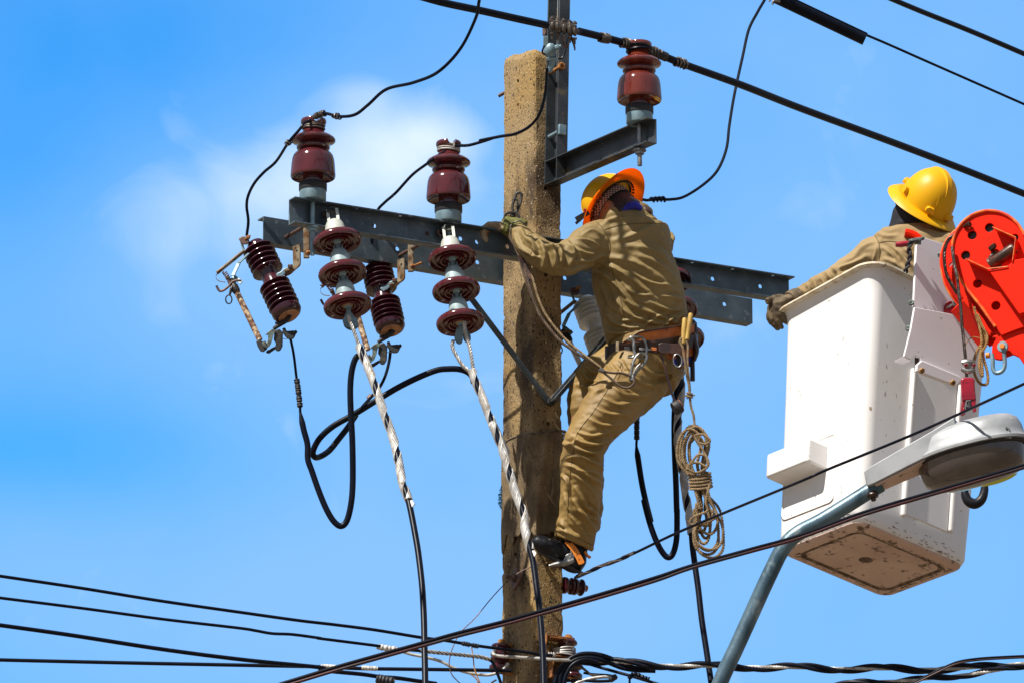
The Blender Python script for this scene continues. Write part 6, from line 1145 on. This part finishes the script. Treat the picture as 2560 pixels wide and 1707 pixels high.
me = remesh(mb, .0038, 3); crease(me, [], nz=((50, .004, (1, 1, 1)),)); g2 = put(me, 'glove', M['glove_b'], p2)
mb = MB(); mb.loft([(2004, 737, 20, Yw+.05, .042), (1990, 744, 24, Yw+.05, .044), (1975, 752, 24, Yw+.04, .043)], 20); put(remesh(mb, .004, 3), 'glove_cuff', M['glove_b'], g2)
mb = MB(); mb.tube(cpath(pts(zG, (1350, 782), (1400, 792), (1445, 815), (1475, 845)), Yw-.13, 6), .018, 10); mb.build('harness_strap', M['red'], p2)
DY = -.75      # the bucket truck's gear stands a little nearer than the pole
# ---------------------------------------------------------------- aerial bucket
e3 = Vector((math.tan(math.radians(4.5)), math.sin(math.radians(9.1)), math.cos(math.radians(9.1)))).normalized()
NB = at(2146, 1302, -.34+DY)
def axis_px(px, py, ln, Yg):      # direction from the near bottom corner to another corner, kept square to e3
    p = at(px, py, Yg) - NB; p -= e3*p.dot(e3); return p.normalized()
e1 = (Vector((-.322, .392, 0)) - e3*Vector((-.322, .392, 0)).dot(e3)).normalized(); e2 = (Vector((.471, .353, 0)) - e3*Vector((.471, .353, 0)).dot(e3)); e2 = (e2 - e1*e2.dot(e1)).normalized()
LA, LB, HB = .505, .622, 1.140
def Bk(a, b, h): return NB + e1*a + e2*b + e3*h
bk = thing('aerial_bucket', 'white fibreglass work bucket with a dirty underside and a rolled rim', 'bucket', Bk(LA/2, LB/2, 0))
def rr(h, ins, r, up=0., n=9):
    """rounded rectangle ring at height h, inset ins, growing with height (taper)"""
    g = .022*h/HB; a0, a1, b0, b1 = ins-g, LA-ins+g, ins-g, LB-ins+g+.02*h; out = []
    for cx, cy, s in ((a1-r, b1-r, 0), (a0+r, b1-r, 1), (a0+r, b0+r, 2), (a1-r, b0+r, 3)):
        for k in range(n): t = PI/2*(s + k/(n-1)); q_ = cx + r*math.cos(t); out.append(Bk(q_, cy + r*math.sin(t), h - .05*max(0., min(1., (h-HB+.35)/.35))*q_/LA))
    return out
mb = MB(); R0 = .062
rs = [rr(.006, .105, .03), rr(.006, .085, .04), rr(.003, .070, .045), rr(.0, .055, .05), rr(.0, .042, .052), rr(.006, .022, .055), rr(.020, .008, .06), rr(.040, .0, R0)]
rs += [rr(.04 + (HB-.10-.04)*i/12, 0, R0) for i in range(1, 13)]
rs += [rr(HB-.06, -.001, R0), rr(HB-.03, -.006, R0), rr(HB-.014, -.018, R0+.015)]
inn = [rr(HB-.02, .006, R0), rr(HB*.5, .010, R0), rr(.06, .012, R0), rr(.05, .03, R0)]
mb.rings(rs + [rr(HB-.008, -.020, R0+.018)] + [rr(HB-.010, .006, R0)] + inn); wall = mb.build('wall', M['white'], bk, sharp=40)
mb = MB(); mb.rings([rr(HB-.014, -.020, R0+.018), rr(HB-.017, -.034, R0+.032), rr(HB-.011, -.043, R0+.041), rr(HB-.001, -.041, R0+.039), rr(HB+.002, -.030, R0+.03), rr(HB+.002, .000, R0), rr(HB-.006, .004, R0), rr(HB-.007, -.018, R0+.016)], closed=True); mb.build('rim', M['lip'], bk, sharp=50)
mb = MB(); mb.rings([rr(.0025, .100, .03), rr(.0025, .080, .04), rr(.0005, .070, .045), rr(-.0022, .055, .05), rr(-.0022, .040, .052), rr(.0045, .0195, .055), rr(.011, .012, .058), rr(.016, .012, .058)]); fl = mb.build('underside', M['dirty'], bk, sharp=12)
mb = MB(); rnd = random.Random(5)
for k in range(150):      # scratches and grime round the edge of the underside
    e = rnd.random(); t = rnd.random(); ed = rnd.choice((0, 1, 2, 3)); q = .03 + abs(rnd.gauss(0, .035)); a_, b_ = ((q, t*LB), (LA-q, t*LB), (t*LA, q), (t*LA, LB-q))[ed]
    a_ = min(max(a_, .055), LA-.055); b_ = min(max(b_, .055), LB-.055); an = rnd.uniform(0, PI); l = rnd.choice((.008, .015, .03, .05)); p0 = Bk(a_, b_, -.0030); p1 = Bk(min(max(a_+l*math.cos(an), .05), LA-.05), min(max(b_+l*math.sin(an), .05), LB-.05), -.0030); mb.tube([p0, p0.lerp(p1, .5) + e1*rnd.uniform(-.003, .003), p1], [.0006, rnd.uniform(.0008, .0018), .0005], 4)
mb.build('scratches', M['grime'], fl)['kind'] = 'stuff'
for k, (r0, r1, hh) in enumerate(((.088, .066, None),)):
    mb = MB(); mb.rings([rr(.0035, .083, .04), rr(.0013, .078, .044), rr(-.0012, .060, .046), rr(.004, .064, .044)], closed=True); mb.build('grime_line', M['grime'], fl)
MB().lathe([(.001, 0), (.022, 0), (.026, .0015), (.030, .004)], Bk(LA*.52, LB*.46, -.0012), e3, 24).build('drain_plug', M['grime'], fl)
# raised rounded ribs and shallow panel steps on the right face (b runs right, a = 0 is the face)
def gfc(b, h): return Bk(-.022*h/HB, b, h)      # point on the right face
def gla(a, h): return Bk(a, -.022*h/HB, h)      # point on the left face
na, nb = -e1, -e2                                # outward normals of right and left face
def rbar(P, w, t, nrm, mat, name, parent, r=.006):
    mb = MB(); d = (P[1]-P[0]).normalized(); s = nrm.cross(d).normalized(); L_ = (P[1]-P[0]).length; q = []
    mb.box((P[0]+P[1])/2 + nrm*(t/2-.004), d*(L_/2), s*(w/2), nrm*(t/2+.004)); return mb.build(name, mat, parent, bevel=r)
rbar((gfc(.235, .10), gfc(.235, .76)), .022, .018, na, M['white'], 'vertical_rib', bk, .008)
rbar((gfc(.495, .12), gfc(.495, 1.02)), .022, .018, na, M['white'], 'vertical_rib', bk, .008)
rbar((gfc(.365, .115), gfc(.365, .85)), .23, .006, na, M['white'], 'raised_panel', bk, .004)
# step pocket on the left face
mb = MB(); c0 = gla(.300, .245); f3 = nb
def pf(a, h, o): return gla(a, h) + nb*o
mb.rings([[pf(.335 + .130*x*s, .342 + .053*y*s, o) for x, y in ((-1, -1), (1, -1), (1, 1), (-1, 1))] for s, o in ((1, -.02), (1, .088), (.985, .098), (.93, .106))]); mb.build('step_pocket', M['white'], bk, bevel=.016)
mb = MB(); q = [(.31 + (.155-.03)*sx + .03*math.cos(t), .285 + (.150-.03)*sy + .03*math.sin(t)) for sx, sy, s in ((1, 1, 0), (-1, 1, 1), (-1, -1, 2), (1, -1, 3)) for t in [PI/2*(s + k/5) for k in range(6)]]
q = [(a, h) for a, h in q]; mb.rings([[pf(.31+(a-.31)*k, .285+(h-.285)*k, o) for a, h in q] for k, o in ((1.02, -.01), (1.02, .0035), (.985, .0035), (.985, -.01))], closed=True); mb.build('pocket_flange', M['white'], bk, bevel=.0015)
mb = MB(); mb.tube([pf(.31+(a-.31)*1.03, .285+(h-.285)*1.03, .001) for a, h in q[14:24]], .0018, 5); mb.build('flange_grime', M['grime'], bk)
# scuffs and scratches: thin dark flecks lying on the faces
rnd = random.Random(11); mb = MB()
for k in range(90):
    left = rnd.random() < .5; u = rnd.uniform(.08, .42 if left else .56); h = rnd.uniform(.05, 1.12)**1.0; a = rnd.uniform(-.4, .4) + (PI/2 if rnd.random() < .5 else .6); l = rnd.choice((.004, .006, .010, .022)); w_ = rnd.uniform(.0005, .0012)
    P = [(u, h), (u + l*math.cos(a), h + l*math.sin(a))]; p, q_ = [(gla(x, y) + nb*.001 if left else gfc(x, y) + na*.001) for x, y in P]; mb.tube([p, p.lerp(q_, .5), q_], [w_*.4, w_, w_*.3], 4)
for k in range(110):
    e = rnd.choice(('a', 'b')); u = rnd.uniform(.03, .45 if e == 'a' else .57); h = .018 + abs(rnd.gauss(0, .02)); l = rnd.uniform(.004, .022)
    p = (gla(u, h) + nb*(-.004 if h < .035 else .001)) if e == 'a' else (gfc(u, h) + na*(-.004 if h < .035 else .001)); d = (e1 if e == 'a' else e2); q_ = p + d*l + e3*rnd.uniform(-.003, .003); mb.tube([p, p.lerp(q_, .5), q_], [.0006, rnd.uniform(.0010, .0022), .0005], 4)
mb.build('scuff_marks', M['grime'], wall)['kind'] = 'stuff'
# mounting plate (folded white steel) in front of the right face
Yp = -.315+DY
def Yq(px): return Yp + (px-2290)/590*.62
def plate(z, l, ext, mat, name, parent, dy=0., bev=.002, holes=()):
    mb = MB(); P = [at(x, y, Yq(x)+dy) for x, y in pts(z, *l)]; mb.prism(P, ext); me = mb.mesh(name)
    if holes:
        c = MB()
        for (x, y), r in holes: p = at(x, y, Yq(x)+dy); c.cyl(p - ext.normalized()*.05, p + ext.normalized()*(ext.length+.05), r, 24)
        me = cut(me, c)
    return put(me, name, mat, parent, bevel=bev)
mp_ = sub_empty('mounting_bracket', bk, at(2330, 800, Yq(2330)))
ep = (e1*1.0).normalized()
plate(zG, [(1515, 822), (1470, 850), (1448, 890), (1425, 1402), (1640, 1480), (1840, 1500), (2000, 1540), (2000, 1100), (1760, 930), (1700, 880)], ep*.012, M['white_m'], 'upper_plate', mp_, holes=[(zG(1632, 1268), .0038)])
plate(zH, [(1432, 62), (1400, 250), (1345, 470), (1400, 500), (1418, 478), (1432, 462), (1478, 482), (1480, 512), (1442, 545), (1440, 600), (1770, 722), (1830, 700), (2000, 300), (1990, 170), (1700, 110)], ep*.010, M['white_m'], 'lower_plate', mp_, dy=-.03)
mb = MB(); P = [at(x, y, Yq(x)-.03) for x, y in pts(zH, (1480, 512), (1440, 545), (1440, 598), (1770, 722), (1822, 664), (1790, 640))]; mb.prism(P, ep*-.010); mb.build('bottom_flange', M['white_m'], mp_, bevel=.003)
mb = MB()
for x, y in (zH(1490, 588), zH(1750, 688)): mb.bolt(at(x, y, Yq(x)-.045), -ep - e3*.8, .013, .008, .0)
mb.build('flange_bolt', M['rope_y'], mp_)
mb = MB(); P = [at(x, y, Yq(x)-.01) for x, y in pts(zH, (1262, 508), (1340, 470), (1402, 500), (1330, 535))]; mb.prism(P, e3*-.006); mb.build('bent_tab', M['white_m'], mp_, bevel=.001)
mb = MB(); mb.prism([at(x, y, Yq(x)-.02) for x, y in pts(zH, (1438, 478), (1482, 490), (1470, 530), (1438, 548))], ep*.004); mb.build('slot_shadow', M['grease_and_shade'], mp_)  # dark piece set behind the notch, shade put into its colour
for x, y in (zG(1405, 1370), zH(1380, 240)): mb = MB(); mb.bolt(at(x, y, Yq(x)-.0), -e1*.6 - e2*.8, .013, .010, .0); mb.build('side_bolt', M['green_metal'], mp_)
mb = MB(); mb.bolt(at(*zG(1652, 968), Yq(2352)-.03), -R_ - F_, .012, .012, 0); mb.build('side_bolt', M['green_metal'], mp_)
# red recess in the plate with its pin
rc = sub_empty('red_socket', mp_, at(2380, 770, -.2+DY)); mb = MB(); c = at(*zG(1745, 1450), Yq(2380)-.022); sx, sy = R_*.034, U_*.046
mb.rings([[c + (sx*math.cos(t) - U_*.010*math.cos(t))*s + sy*math.sin(t)*s + F_*(d_) for t in [2*PI*i/36 for i in range(36)]] for s, d_ in ((.90, .012), (.93, .004), (1.0, -.003), (.97, -.004), (.90, .001))]); mb.build('socket_cup', M['crimson'], rc)
mb = MB(); mb.cyl(at(*zG(1705, 1410), Yq(2380)-.03), at(*zG(1760, 1375), Yq(2380)-.06), .0045); mb.bolt(at(*zG(1760, 1375), Yq(2380)-.06), R_*.8 + U_*.4 - F_, .010, .008, 0); mb.build('latch_pin', M['chrome'], rc)
# red handled strap clip at the plate top
cp = sub_empty('ratchet_clip', bk, at(*zG(1400, 870), Yq(2300)-.06)); mb = MB(); mb.limb([at(*zG(1272, 880), -.36+DY), at(*zG(1330, 876), -.36+DY), at(*zG(1400, 866), -.36+DY)], [.010, .0125, .010], 12); mb.build('red_handle', M['crimson'], cp)
mb = MB(); mb.limb([at(*zG(1385, 858), -.365+DY), at(*zG(1430, 850), -.36+DY), at(*zG(1510, 825), -.34+DY)], [.010, .012, .006], 10); mb.box(at(*zG(1460, 860), -.35+DY), R_*.012, F_*.012, U_*.010); mb.build('clip_jaw', M['green_metal'], cp, bevel=.001)
mb = MB(); mb.helix(cpath(pts(zG, (1400, 850), (1385, 920), (1395, 980), (1375, 1050), (1355, 1110)), -.372+DY, 6), .006, .0055, 2, .06, 7); mb.build('tether', M['belt'], cp)
# ---------------------------------------------------------------- red jib head with sheave
jh = thing('jib_head', 'bright red crane jib head with a holed sheave cheek, axle stub and shackle lug', 'crane', at(2474, 700, -.5)); Yj = -.56+DY
def Yr(px): return Yj - (px-2474)/590*.30
def jp(x, y, dy=0.): px, py = zG(x, y); return at(px, py, Yr(px)+dy)
def jq(x, y, dy=0.): px, py = zH(x, y); return at(px, py, Yr(px)+dy)
bkv = Vector((-.042, .115, -.012))                     # from the front cheek to the rear cheek
nj = (jp(2300, 900) - jp(1900, 900)).cross(jp(2060, 600) - jp(2060, 1100)).normalized(); nj = nj if nj.y < 0 else -nj
arc = [(2350+230, 1000), (2350+180, 860)] ; circ = [(2062 + 312*math.cos(t), 915 - 318*math.sin(t)) for t in [math.radians(a) for a in range(20, 200, 10)]]
left = [(1772, 1060), (1795, 1130), (1840, 1210), (1910, 1300), (1990, 1400), (2060, 1500), (2110, 1568)]
low = [(2075 + 0, 1568+30)]; right = [(2420, 1560), (2700, 1450), (2700, 900)]
hol = [(zG(1915, 800), .0185), (zG(2060, 738), .0185), (zG(1860, 970), .0185), (zG(1960, 1207), .0185), (zG(2114, 1392), .0185), (zG(2272, 822), .0155)]
def cheek(off, name, mat, holes):
    P = [jp(x, y) + off for x, y in circ + left + [(2160, 1640), (2260, 1600), (2420, 1545), (3300, 1250), (3300, 850)]]; mb = MB(); mb.prism(P, -nj*.010); me = mb.mesh(name)
    if holes:
        c = MB()
        for (px, py), r in hol: p = at(px, py, Yr(px)) + off; c.cyl(p - nj*.04, p + nj*.04, r, 22)
        me = cut(me, c)
    return put(me, name, mat, jh, bevel=.002)
ck = cheek(Vector(), 'front_cheek', M['red'], True); cheek(bkv, 'rear_cheek', M['red'], True)
mb = MB(); P = [jp(x, y) + nj*.004 for x, y in circ[::1] + left]; mb.tube(spline(P, 3), .0062, 8); mb.build('rolled_edge', M['red_edge'], ck)
mb = MB(); P = [jp(2062+(x-2062)*1.0, 915+(y-915)*1.0) + bkv - nj*.010 for x, y in circ[3:] + left[:5]]; mb.tube(spline(P, 3), .0062, 8); mb.build('rolled_edge', M['red_edge'], jh)
C_ = jp(2100, 1000); mb = MB(); mb.lathe([(.02, .016), (.105, .016), (.134, .018), (.132, .030), (.120, .044), (.120, .056), (.132, .070), (.134, .084), (.105, .088), (.02, .088)], jp(2070, 925), -nj, 56); mb.build('sheave', M['grease_and_shade'], jh)
mb = MB(); mb.prism([jp(x, y) + bkv*.5 for x, y in [(1800, 1000)] + left + [(2300, 1560), (2300, 1200), (2060, 1100)]], bkv*.42); mb.build('web_plate', M['red'], jh)
mb = MB(); mb.rings([[jp(x, y) - nj*.008, jp(x, y) - nj*.008 + bkv*.9] for x, y in left] + [[jp(x, y) - nj*.014 + bkv*.9, jp(x, y) - nj*.014][::1] for x, y in left][::-1], closed=True, cap=False) if False else None
# gussets standing on the front cheek round the axle
def gusset(P, hgt, name='gusset'):
    mb = MB(); Q = [jp(*q) for q in P]
    for a, b in zip(Q[:-1], Q[1:]): d = (b-a).normalized(); s = nj.cross(d).normalized(); mb.box((a+b)/2 + nj*(hgt/2), d*((b-a).length/2), s*.0028, nj*(hgt/2))
    return mb.build(name, M['red'], ck, bevel=.001)
gusset([(2125, 770), (2305, 860)], .050); gusset([(2305, 860), (2275, 1060)], .050); gusset([(1895, 1035), (2075, 1130)], .045); gusset([(2075, 1130), (2215, 1105), (2275, 1060)], .045)
mb = MB()
for a, b in (((2110, 765), (2305, 850)), ((2305, 850), (2280, 1040)), ((1885, 1030), (2070, 1115)), ((2070, 1115), (2240, 1095))): mb.tube([jp(*a) + nj*.052, jp(*b) + nj*.050], .0028, 6)
mb.build('bare_edge', M['red_edge'], ck)
mb = MB(); a = jp(2090, 1035); b = jp(2230, 955) + nj*.02; mb.lathe([(.030, -.01), (.028, .0), (.024, .002), (.024, (b-a).length+.025), (.021, (b-a).length+.030), (.008, (b-a).length+.030), (.007, (b-a).length+.024)], a, (b-a), 26); mb.build('axle_stub', M['stub'], ck); MB().lathe([(.0005, 0), (.0195, 0), (.0185, .0015)], b + (b-a).normalized()*.030, b-a, 24).build('stub_end', M['chrome'], ck)
mb = MB(); mb.ellip(jp(2130, 1060), R_*.030, nj*.006, U_*.026, 14, 8); mb.limb([jp(2050, 1030), jp(2080, 985), jp(2110, 940)], [.010, .012, .009], 9); mb.bolt(jp(2070, 925) + nj*.01, R_*.8 + U_*.45 + nj*.5, .012, .03, 0); mb.build('greasy_bolt', M['grease_and_shade'], ck)
mb = MB(); mb.bolt(jp(1885, 725) + nj*.014, nj*.6 + R_*.8 + U_*.2, .012, .014, .0); mb.cyl(jp(1850, 730) + nj*.002, jp(1895, 722) + nj*.026, .007); mb.build('cheek_bolt', M['grease_and_shade'], ck)
mb = MB(); mb.prism([jp(x, y) for x, y in ((2078, 1125), (2235, 1100), (2290, 1035), (3300, 870), (3300, 1230), (2330, 1490))], nj*.046); mb.build('stiffener_box', M['red'], ck, bevel=.003)
# box section below the cheek and the shackle lug
mb = MB(); P = [jq(x, y) for x, y in ((1840, 5), (1900, 80), (1985, 190), (2068, 300), (2070, 262), (2010, 160), (1930, 60), (1880, -40))]; mb.prism(P, bkv*1.0); mb.build('lower_flange', M['red'], jh, bevel=.001)
mb = MB(); P = [jq(x, y) - nj*.014 for x, y in ((2066, 300), (2110, 285), (2350, 150), (2460, 120), (2460, 660), (2360, 560), (2300, 470), (2250, 448), (2190, 470), (2150, 495), (2100, 488), (2072, 440), (2075, 370), (2110, 310))]; mb.prism(P, -nj*.014); mb.build('shackle_lug', M['red'], jh, bevel=.003)
sk = thing('shackle', 'galvanised bow shackle hanging from the red jib lug', 'shackle', jq(2150, 500)); mb = MB(); mb.tube(spline([jq(x, y) + nj*.010 for x, y in ((2178, 400), (2190, 470), (2192, 560), (2165, 605), (2120, 615), (2095, 580), (2092, 510), (2085, 455))], 5), .0085, 12); mb.lathe([(.010, -.009), (.021, -.009), (.023, -.004), (.023, .004), (.021, .009), (.010, .009)], jq(2178, 400) + nj*.012, nj, 26); mb.build('bow', M['steel_light'], sk)
mb = MB(); mb.lathe([(.0005, 0), (.0105, 0), (.0095, .012)], jq(2180, 402) + nj*.020, nj, 20); mb.lathe([(.012, 0), (.012, .014)], jq(2060, 462), -R_ - nj*.3, 12); mb.build('pin', M['orange'], sk)
# hoist rope, clamp, wedge socket, hook
hr_ = thing('hoist_rope', 'greasy wire rope running down from the red sheave to the crimson socket', 'wire rope', jp(1790, 1100)); YH = -.585+DY
mb = MB(); P = cpath([zG(1745, 900), zG(1765, 1040), zG(1785, 1130), zG(1805, 1300), zG(1820, 1420), zG(1830, 1560)] + pts(zH, (1840, 300), (1850, 400), (1862, 520), (1868, 640)), [YH+.05, YH+.03, YH, YH, YH, YH, YH, YH, YH, YH], 8); mb.tube(P, .0042, 8); mb.helix(P, .0044, .0026, 6, .07, 6); mb.build('wire_strand', M['wire_rope'], hr_)
mb = MB(); P = cpath(pts(zG, (1800, 770), (1725, 830), (1690, 900), (1680, 1000), (1700, 1130), (1740, 1210), (1790, 1290)), YH+.085, 8); mb.helix(P, .0044, .0030, 5, .07, 6); mb.build('wire_strand', M['grease_and_shade'], hr_)
wc = thing('rope_clamp', 'grey wire rope clip with two nuts above the crimson socket', 'clamp', at(*zH(1880, 560), YH)); mb = MB(); c = at(*zH(1880, 555), YH-.004); mb.limb([at(*zH(1828, 525), YH), at(*zH(1880, 520), YH-.004), at(*zH(1935, 530), YH)], [.011, .013, .011], 10); mb.limb([at(*zH(1828, 575), YH), at(*zH(1880, 595), YH-.004), at(*zH(1935, 580), YH)], [.010, .012, .010], 10)
mb.box(c, R_*.012, F_*.010, U_*.012); mb.build('clamp_body', M['chrome'], wc, bevel=.002); mb = MB()
for x in (1862, 1930): mb.bolt(at(*zH(x, 545), YH-.012), -F_, .008, .008, 0)
mb.build('nut', M['crimson'], wc)
ws = thing('wedge_socket', 'crimson forked wedge socket hanging on the wire rope beside the bucket', 'socket', at(*zH(1880, 800), YH)); mb = MB()
mb.prism([at(x, y, YH-.014) for x, y in pts(zH, (1822, 660), (1850, 648), (1925, 650), (1940, 672), (1935, 700), (1948, 830), (1920, 838), (1860, 838), (1832, 850), (1828, 800), (1822, 690))], F_*.030); mb.build('socket_body', M['crimson'], ws, bevel=.004)
mb = MB()
for l in (((1832, 830), (1865, 838), (1850, 890), (1860, 930), (1855, 960), (1822, 972), (1820, 920)), ((1905, 838), (1948, 822), (1945, 880), (1952, 930), (1925, 945), (1915, 890))): mb.prism([at(x, y, YH-.010) for x, y in pts(zH, *l)], F_*.022)
mb.build('fork', M['crimson'], ws, bevel=.003)
mb = MB(); mb.limb([at(*zH(1890, 850), YH), at(*zH(1898, 905), YH)], [.010, .012], 10); mb.ellip(at(*zH(1890, 900), YH), R_*.014, F_*.010, U_*.012); mb.build('swivel', M['rubber'], ws)
mb = MB()
for x, y in ((1838, 690), (1868, 690), (1838, 800), (1915, 800)): mb.ellip(at(*zH(x, y), YH-.0145), R_*.002, F_*.0015, U_*.0025, 8, 5)
mb.build('rivet', M['grease_and_shade'], ws)
hk = thing('hoist_hook', 'black iron hoist hook curling out beneath the street lamp', 'hook', at(*zI(1990, 180), -.58+DY)); mb = MB()
mb.limb([at(*zI(x, y), -.58+DY) for x, y in ((1955, -250), (1975, -120), (2010, -20), (2052, 60), (2062, 140), (2040, 215), (1990, 248), (1940, 225), (1918, 170), (1928, 130))], [.010, .010, .012, .013, .016, .019, .021, .020, .016, .009], 16, 5); mb.build('hook_body', M['boot'], hk)
# golden rope knotted behind
gr = thing('lifting_rope', 'knotted golden rope loop hanging behind the wire rope', 'rope', at(*zH(1990, 300), YH+.05)); YG = YH + .045
rope(pts(zH, (1930, 60), (1960, 170), (2000, 260), (2010, 340), (1960, 420), (1930, 520), (1935, 620), (1985, 700), (2040, 700), (2045, 620), (2010, 480), (2000, 400), (2025, 320), (1990, 240), (1950, 130)), YG, gr, .0060, mat='rope_y')
rope(pts(zH, (1960, 120), (2000, 220), (2040, 300), (2030, 380), (1985, 450), (1975, 560), (2000, 640), (2000, 560), (1985, 480), (1995, 330), (1970, 200)), YG-.012, gr, .0055, mat='rope_y')
rope(pts(zH, (1860, 380), (1880, 340), (1915, 312), (1960, 315), (2000, 330)), YG-.01, gr, .0020, 'loose_yarn', mat='rope_y')
# ---------------------------------------------------------------- street lamp
Ys = -2.0
lm = thing('street_lamp', 'street lamp with smoky glass bowl on a bent pipe before the bucket', 'street lamp', at(1790, 1760, Ys)); mb = MB()
pp_ = cpath([zI(20, 1820), zI(132, 1530), zI(235, 1310), zI(335, 1090), zI(425, 890), zI(512, 705), zI(560, 610), zI(625, 520), zI(715, 450), zI(860, 375), zI(1030, 272), zI(1200, 165), zI(1300, 105)], [Ys, Ys-.1], 8)
mb.tube(pp_, .0305, 28, jitter=.004); mb.build('curved_pipe', M['pipe'], lm)
mb = MB(); mb.tube(pp_[28:31], .0312, 28); 
X3 = (R_*.93 + U_*.265 - F_*.25).normalized(); Z3 = (U_*.90 - R_*.27 + F_*.36); Z3 = (Z3 - X3*Z3.dot(X3)).normalized(); Y3 = Z3.cross(X3)
LC = at(2427, 1135, Ys-.12); Lx, Ly = .232, .150
def lr(fx, fy, z, dx=0., n=56, p=2.25): return [LC + X3*(dx + Lx*fx*math.copysign(abs(math.cos(t))**(2/p), math.cos(t))) + Y3*(Ly*fy*math.copysign(abs(math.sin(t))**(2/p), math.sin(t))) + Z3*z for t in [2*PI*i/n for i in range(n)]]
hd = sub_empty('lamp_head', lm, LC); mb = MB()
mb.rings([lr(1.0, 1.0, -.006), lr(1.03, 1.04, -.004), lr(1.035, 1.045, .006), lr(1.0, 1.0, .014), lr(.97, .96, .022), lr(.95, .93, .045), lr(.92, .89, .072, .004), lr(.86, .80, .094, .010), lr(.75, .66, .108, .018), lr(.55, .45, .116, .028), lr(.25, .2, .119, .04)]); mb.build('housing', M['lamp'], hd, sharp=40)
mb = MB(); mb.rings([lr(.985, .98, -.008), lr(1.0, 1.0, -.012), lr(.985, .98, -.016), lr(.93, .92, -.016), lr(.93, .92, -.008)]); mb.build('gasket', M['rubber'], hd)
mb = MB(); mb.rings([lr(.93, .92, -.012), lr(.92, .90, -.030), lr(.89, .86, -.060, -.0), lr(.84, .78, -.088, .0), lr(.74, .64, -.106, .0), lr(.55, .44, -.116, 0), lr(.25, .2, -.120, 0)]); mb.build('glass_bowl', M['lens'], hd, sharp=60)
mb = MB(); mb.rings([lr(.80, .78, -.004), lr(.78, .76, .020), lr(.60, .55, .050), lr(.2, .2, .062)]); mb.build('reflector', M['chrome'], hd)
mb = MB(); mb.rings([[LC + X3*(.02 + a) + Y3*(r*math.cos(t)) + Z3*(-.030 + r*math.sin(t)) for t in [2*PI*i/20 for i in range(20)]] for a, r in ((-.10, .004), (-.095, .020), (-.04, .030), (.03, .026), (.06, .016), (.09, .016))]); mb.build('bulb', M['glaze_white'], hd)
for k in range(16):
    x = .135 + .0045*k*.9; mb = MB() if k == 0 else mb; q = [LC + X3*(x) + Y3*(-.10 + .0125*j) + Z3*(-.052 - .02*math.sin(PI*j/16)) for j in range(17)]
    y0 = Ly*.80*math.sqrt(max(.02, 1 - (x/(Lx*.90))**2)); q = [LC + X3*x + Y3*(-y0 + 2*y0*j/16) + Z3*(-.093*math.sqrt(max(0, 1 - ((-1+2*j/16)*.80)**2 - (x/Lx)**2*.75)) - .008) for j in range(17)]; mb.tube(q, .0011, 4)
mb.build('glass_flutes', M['lens'], hd)
mb = MB(); a = LC + X3*(Lx*.86) - Y3*(Ly*.62); a = at(*zH(2215, 1120), LC.y-.15)
mb.tube(spline([at(*zH(x, y), LC.y-.150) for x, y in ((2195, 1065), (2225, 1085), (2238, 1160))], 5), .0045, 8); mb.box(at(*zH(2215, 1148), LC.y-.150), R_*.010, F_*.006, U_*.006); mb.build('latch', M['chrome'], hd, bevel=.001)
mb = MB(); mb.rings([lr(.46, .10, -.118, .06), lr(.42, .08, -.126, .06)]); 
mb = MB(); mb.ellip(LC + X3*.055 + Y3*.055 - Z3*.098, X3*.10, Y3*.050, Z3*.022, 24, 10); mb.build('coloured_lens_cap', M['yellow_l'], hd)
# neck box between pipe and head
nk = []
mb = MB(); A1, A2 = at(*zH(1110, 1490), Ys-.10), at(*zH(1640, 1225), Ys-.12); dn = (A2-A1).normalized(); 
def nr(c, hy, hz): return [c + Y3*(sy*hy) + Z3*(sz*hz) for sy, sz in ((-1, -1), (1, -1), (1, 1), (-1, 1))]
mb.rings([nr(A1 - dn*.035 - Z3*.0, .044, .030), nr(A1, .052, .036), nr(A2, .078, .044), nr(A2 + dn*.10, .10, .045)]); mb.build('neck_housing', M['lamp'], lm, bevel=.004)
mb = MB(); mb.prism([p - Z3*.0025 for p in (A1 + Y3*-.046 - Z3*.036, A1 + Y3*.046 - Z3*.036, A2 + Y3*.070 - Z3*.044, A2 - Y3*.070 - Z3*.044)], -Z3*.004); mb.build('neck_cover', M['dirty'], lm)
mb = MB(); c = at(*zI(1240, 185), Ys-.11); mb.lathe([(.020, .012), (.024, .0), (.020, -.010)], c, Z3, 16); mb.bolt(c - Z3*.010, -Z3, .010, .014, 0); mb.build('clamp_bolt', M['grease_and_shade'], lm)
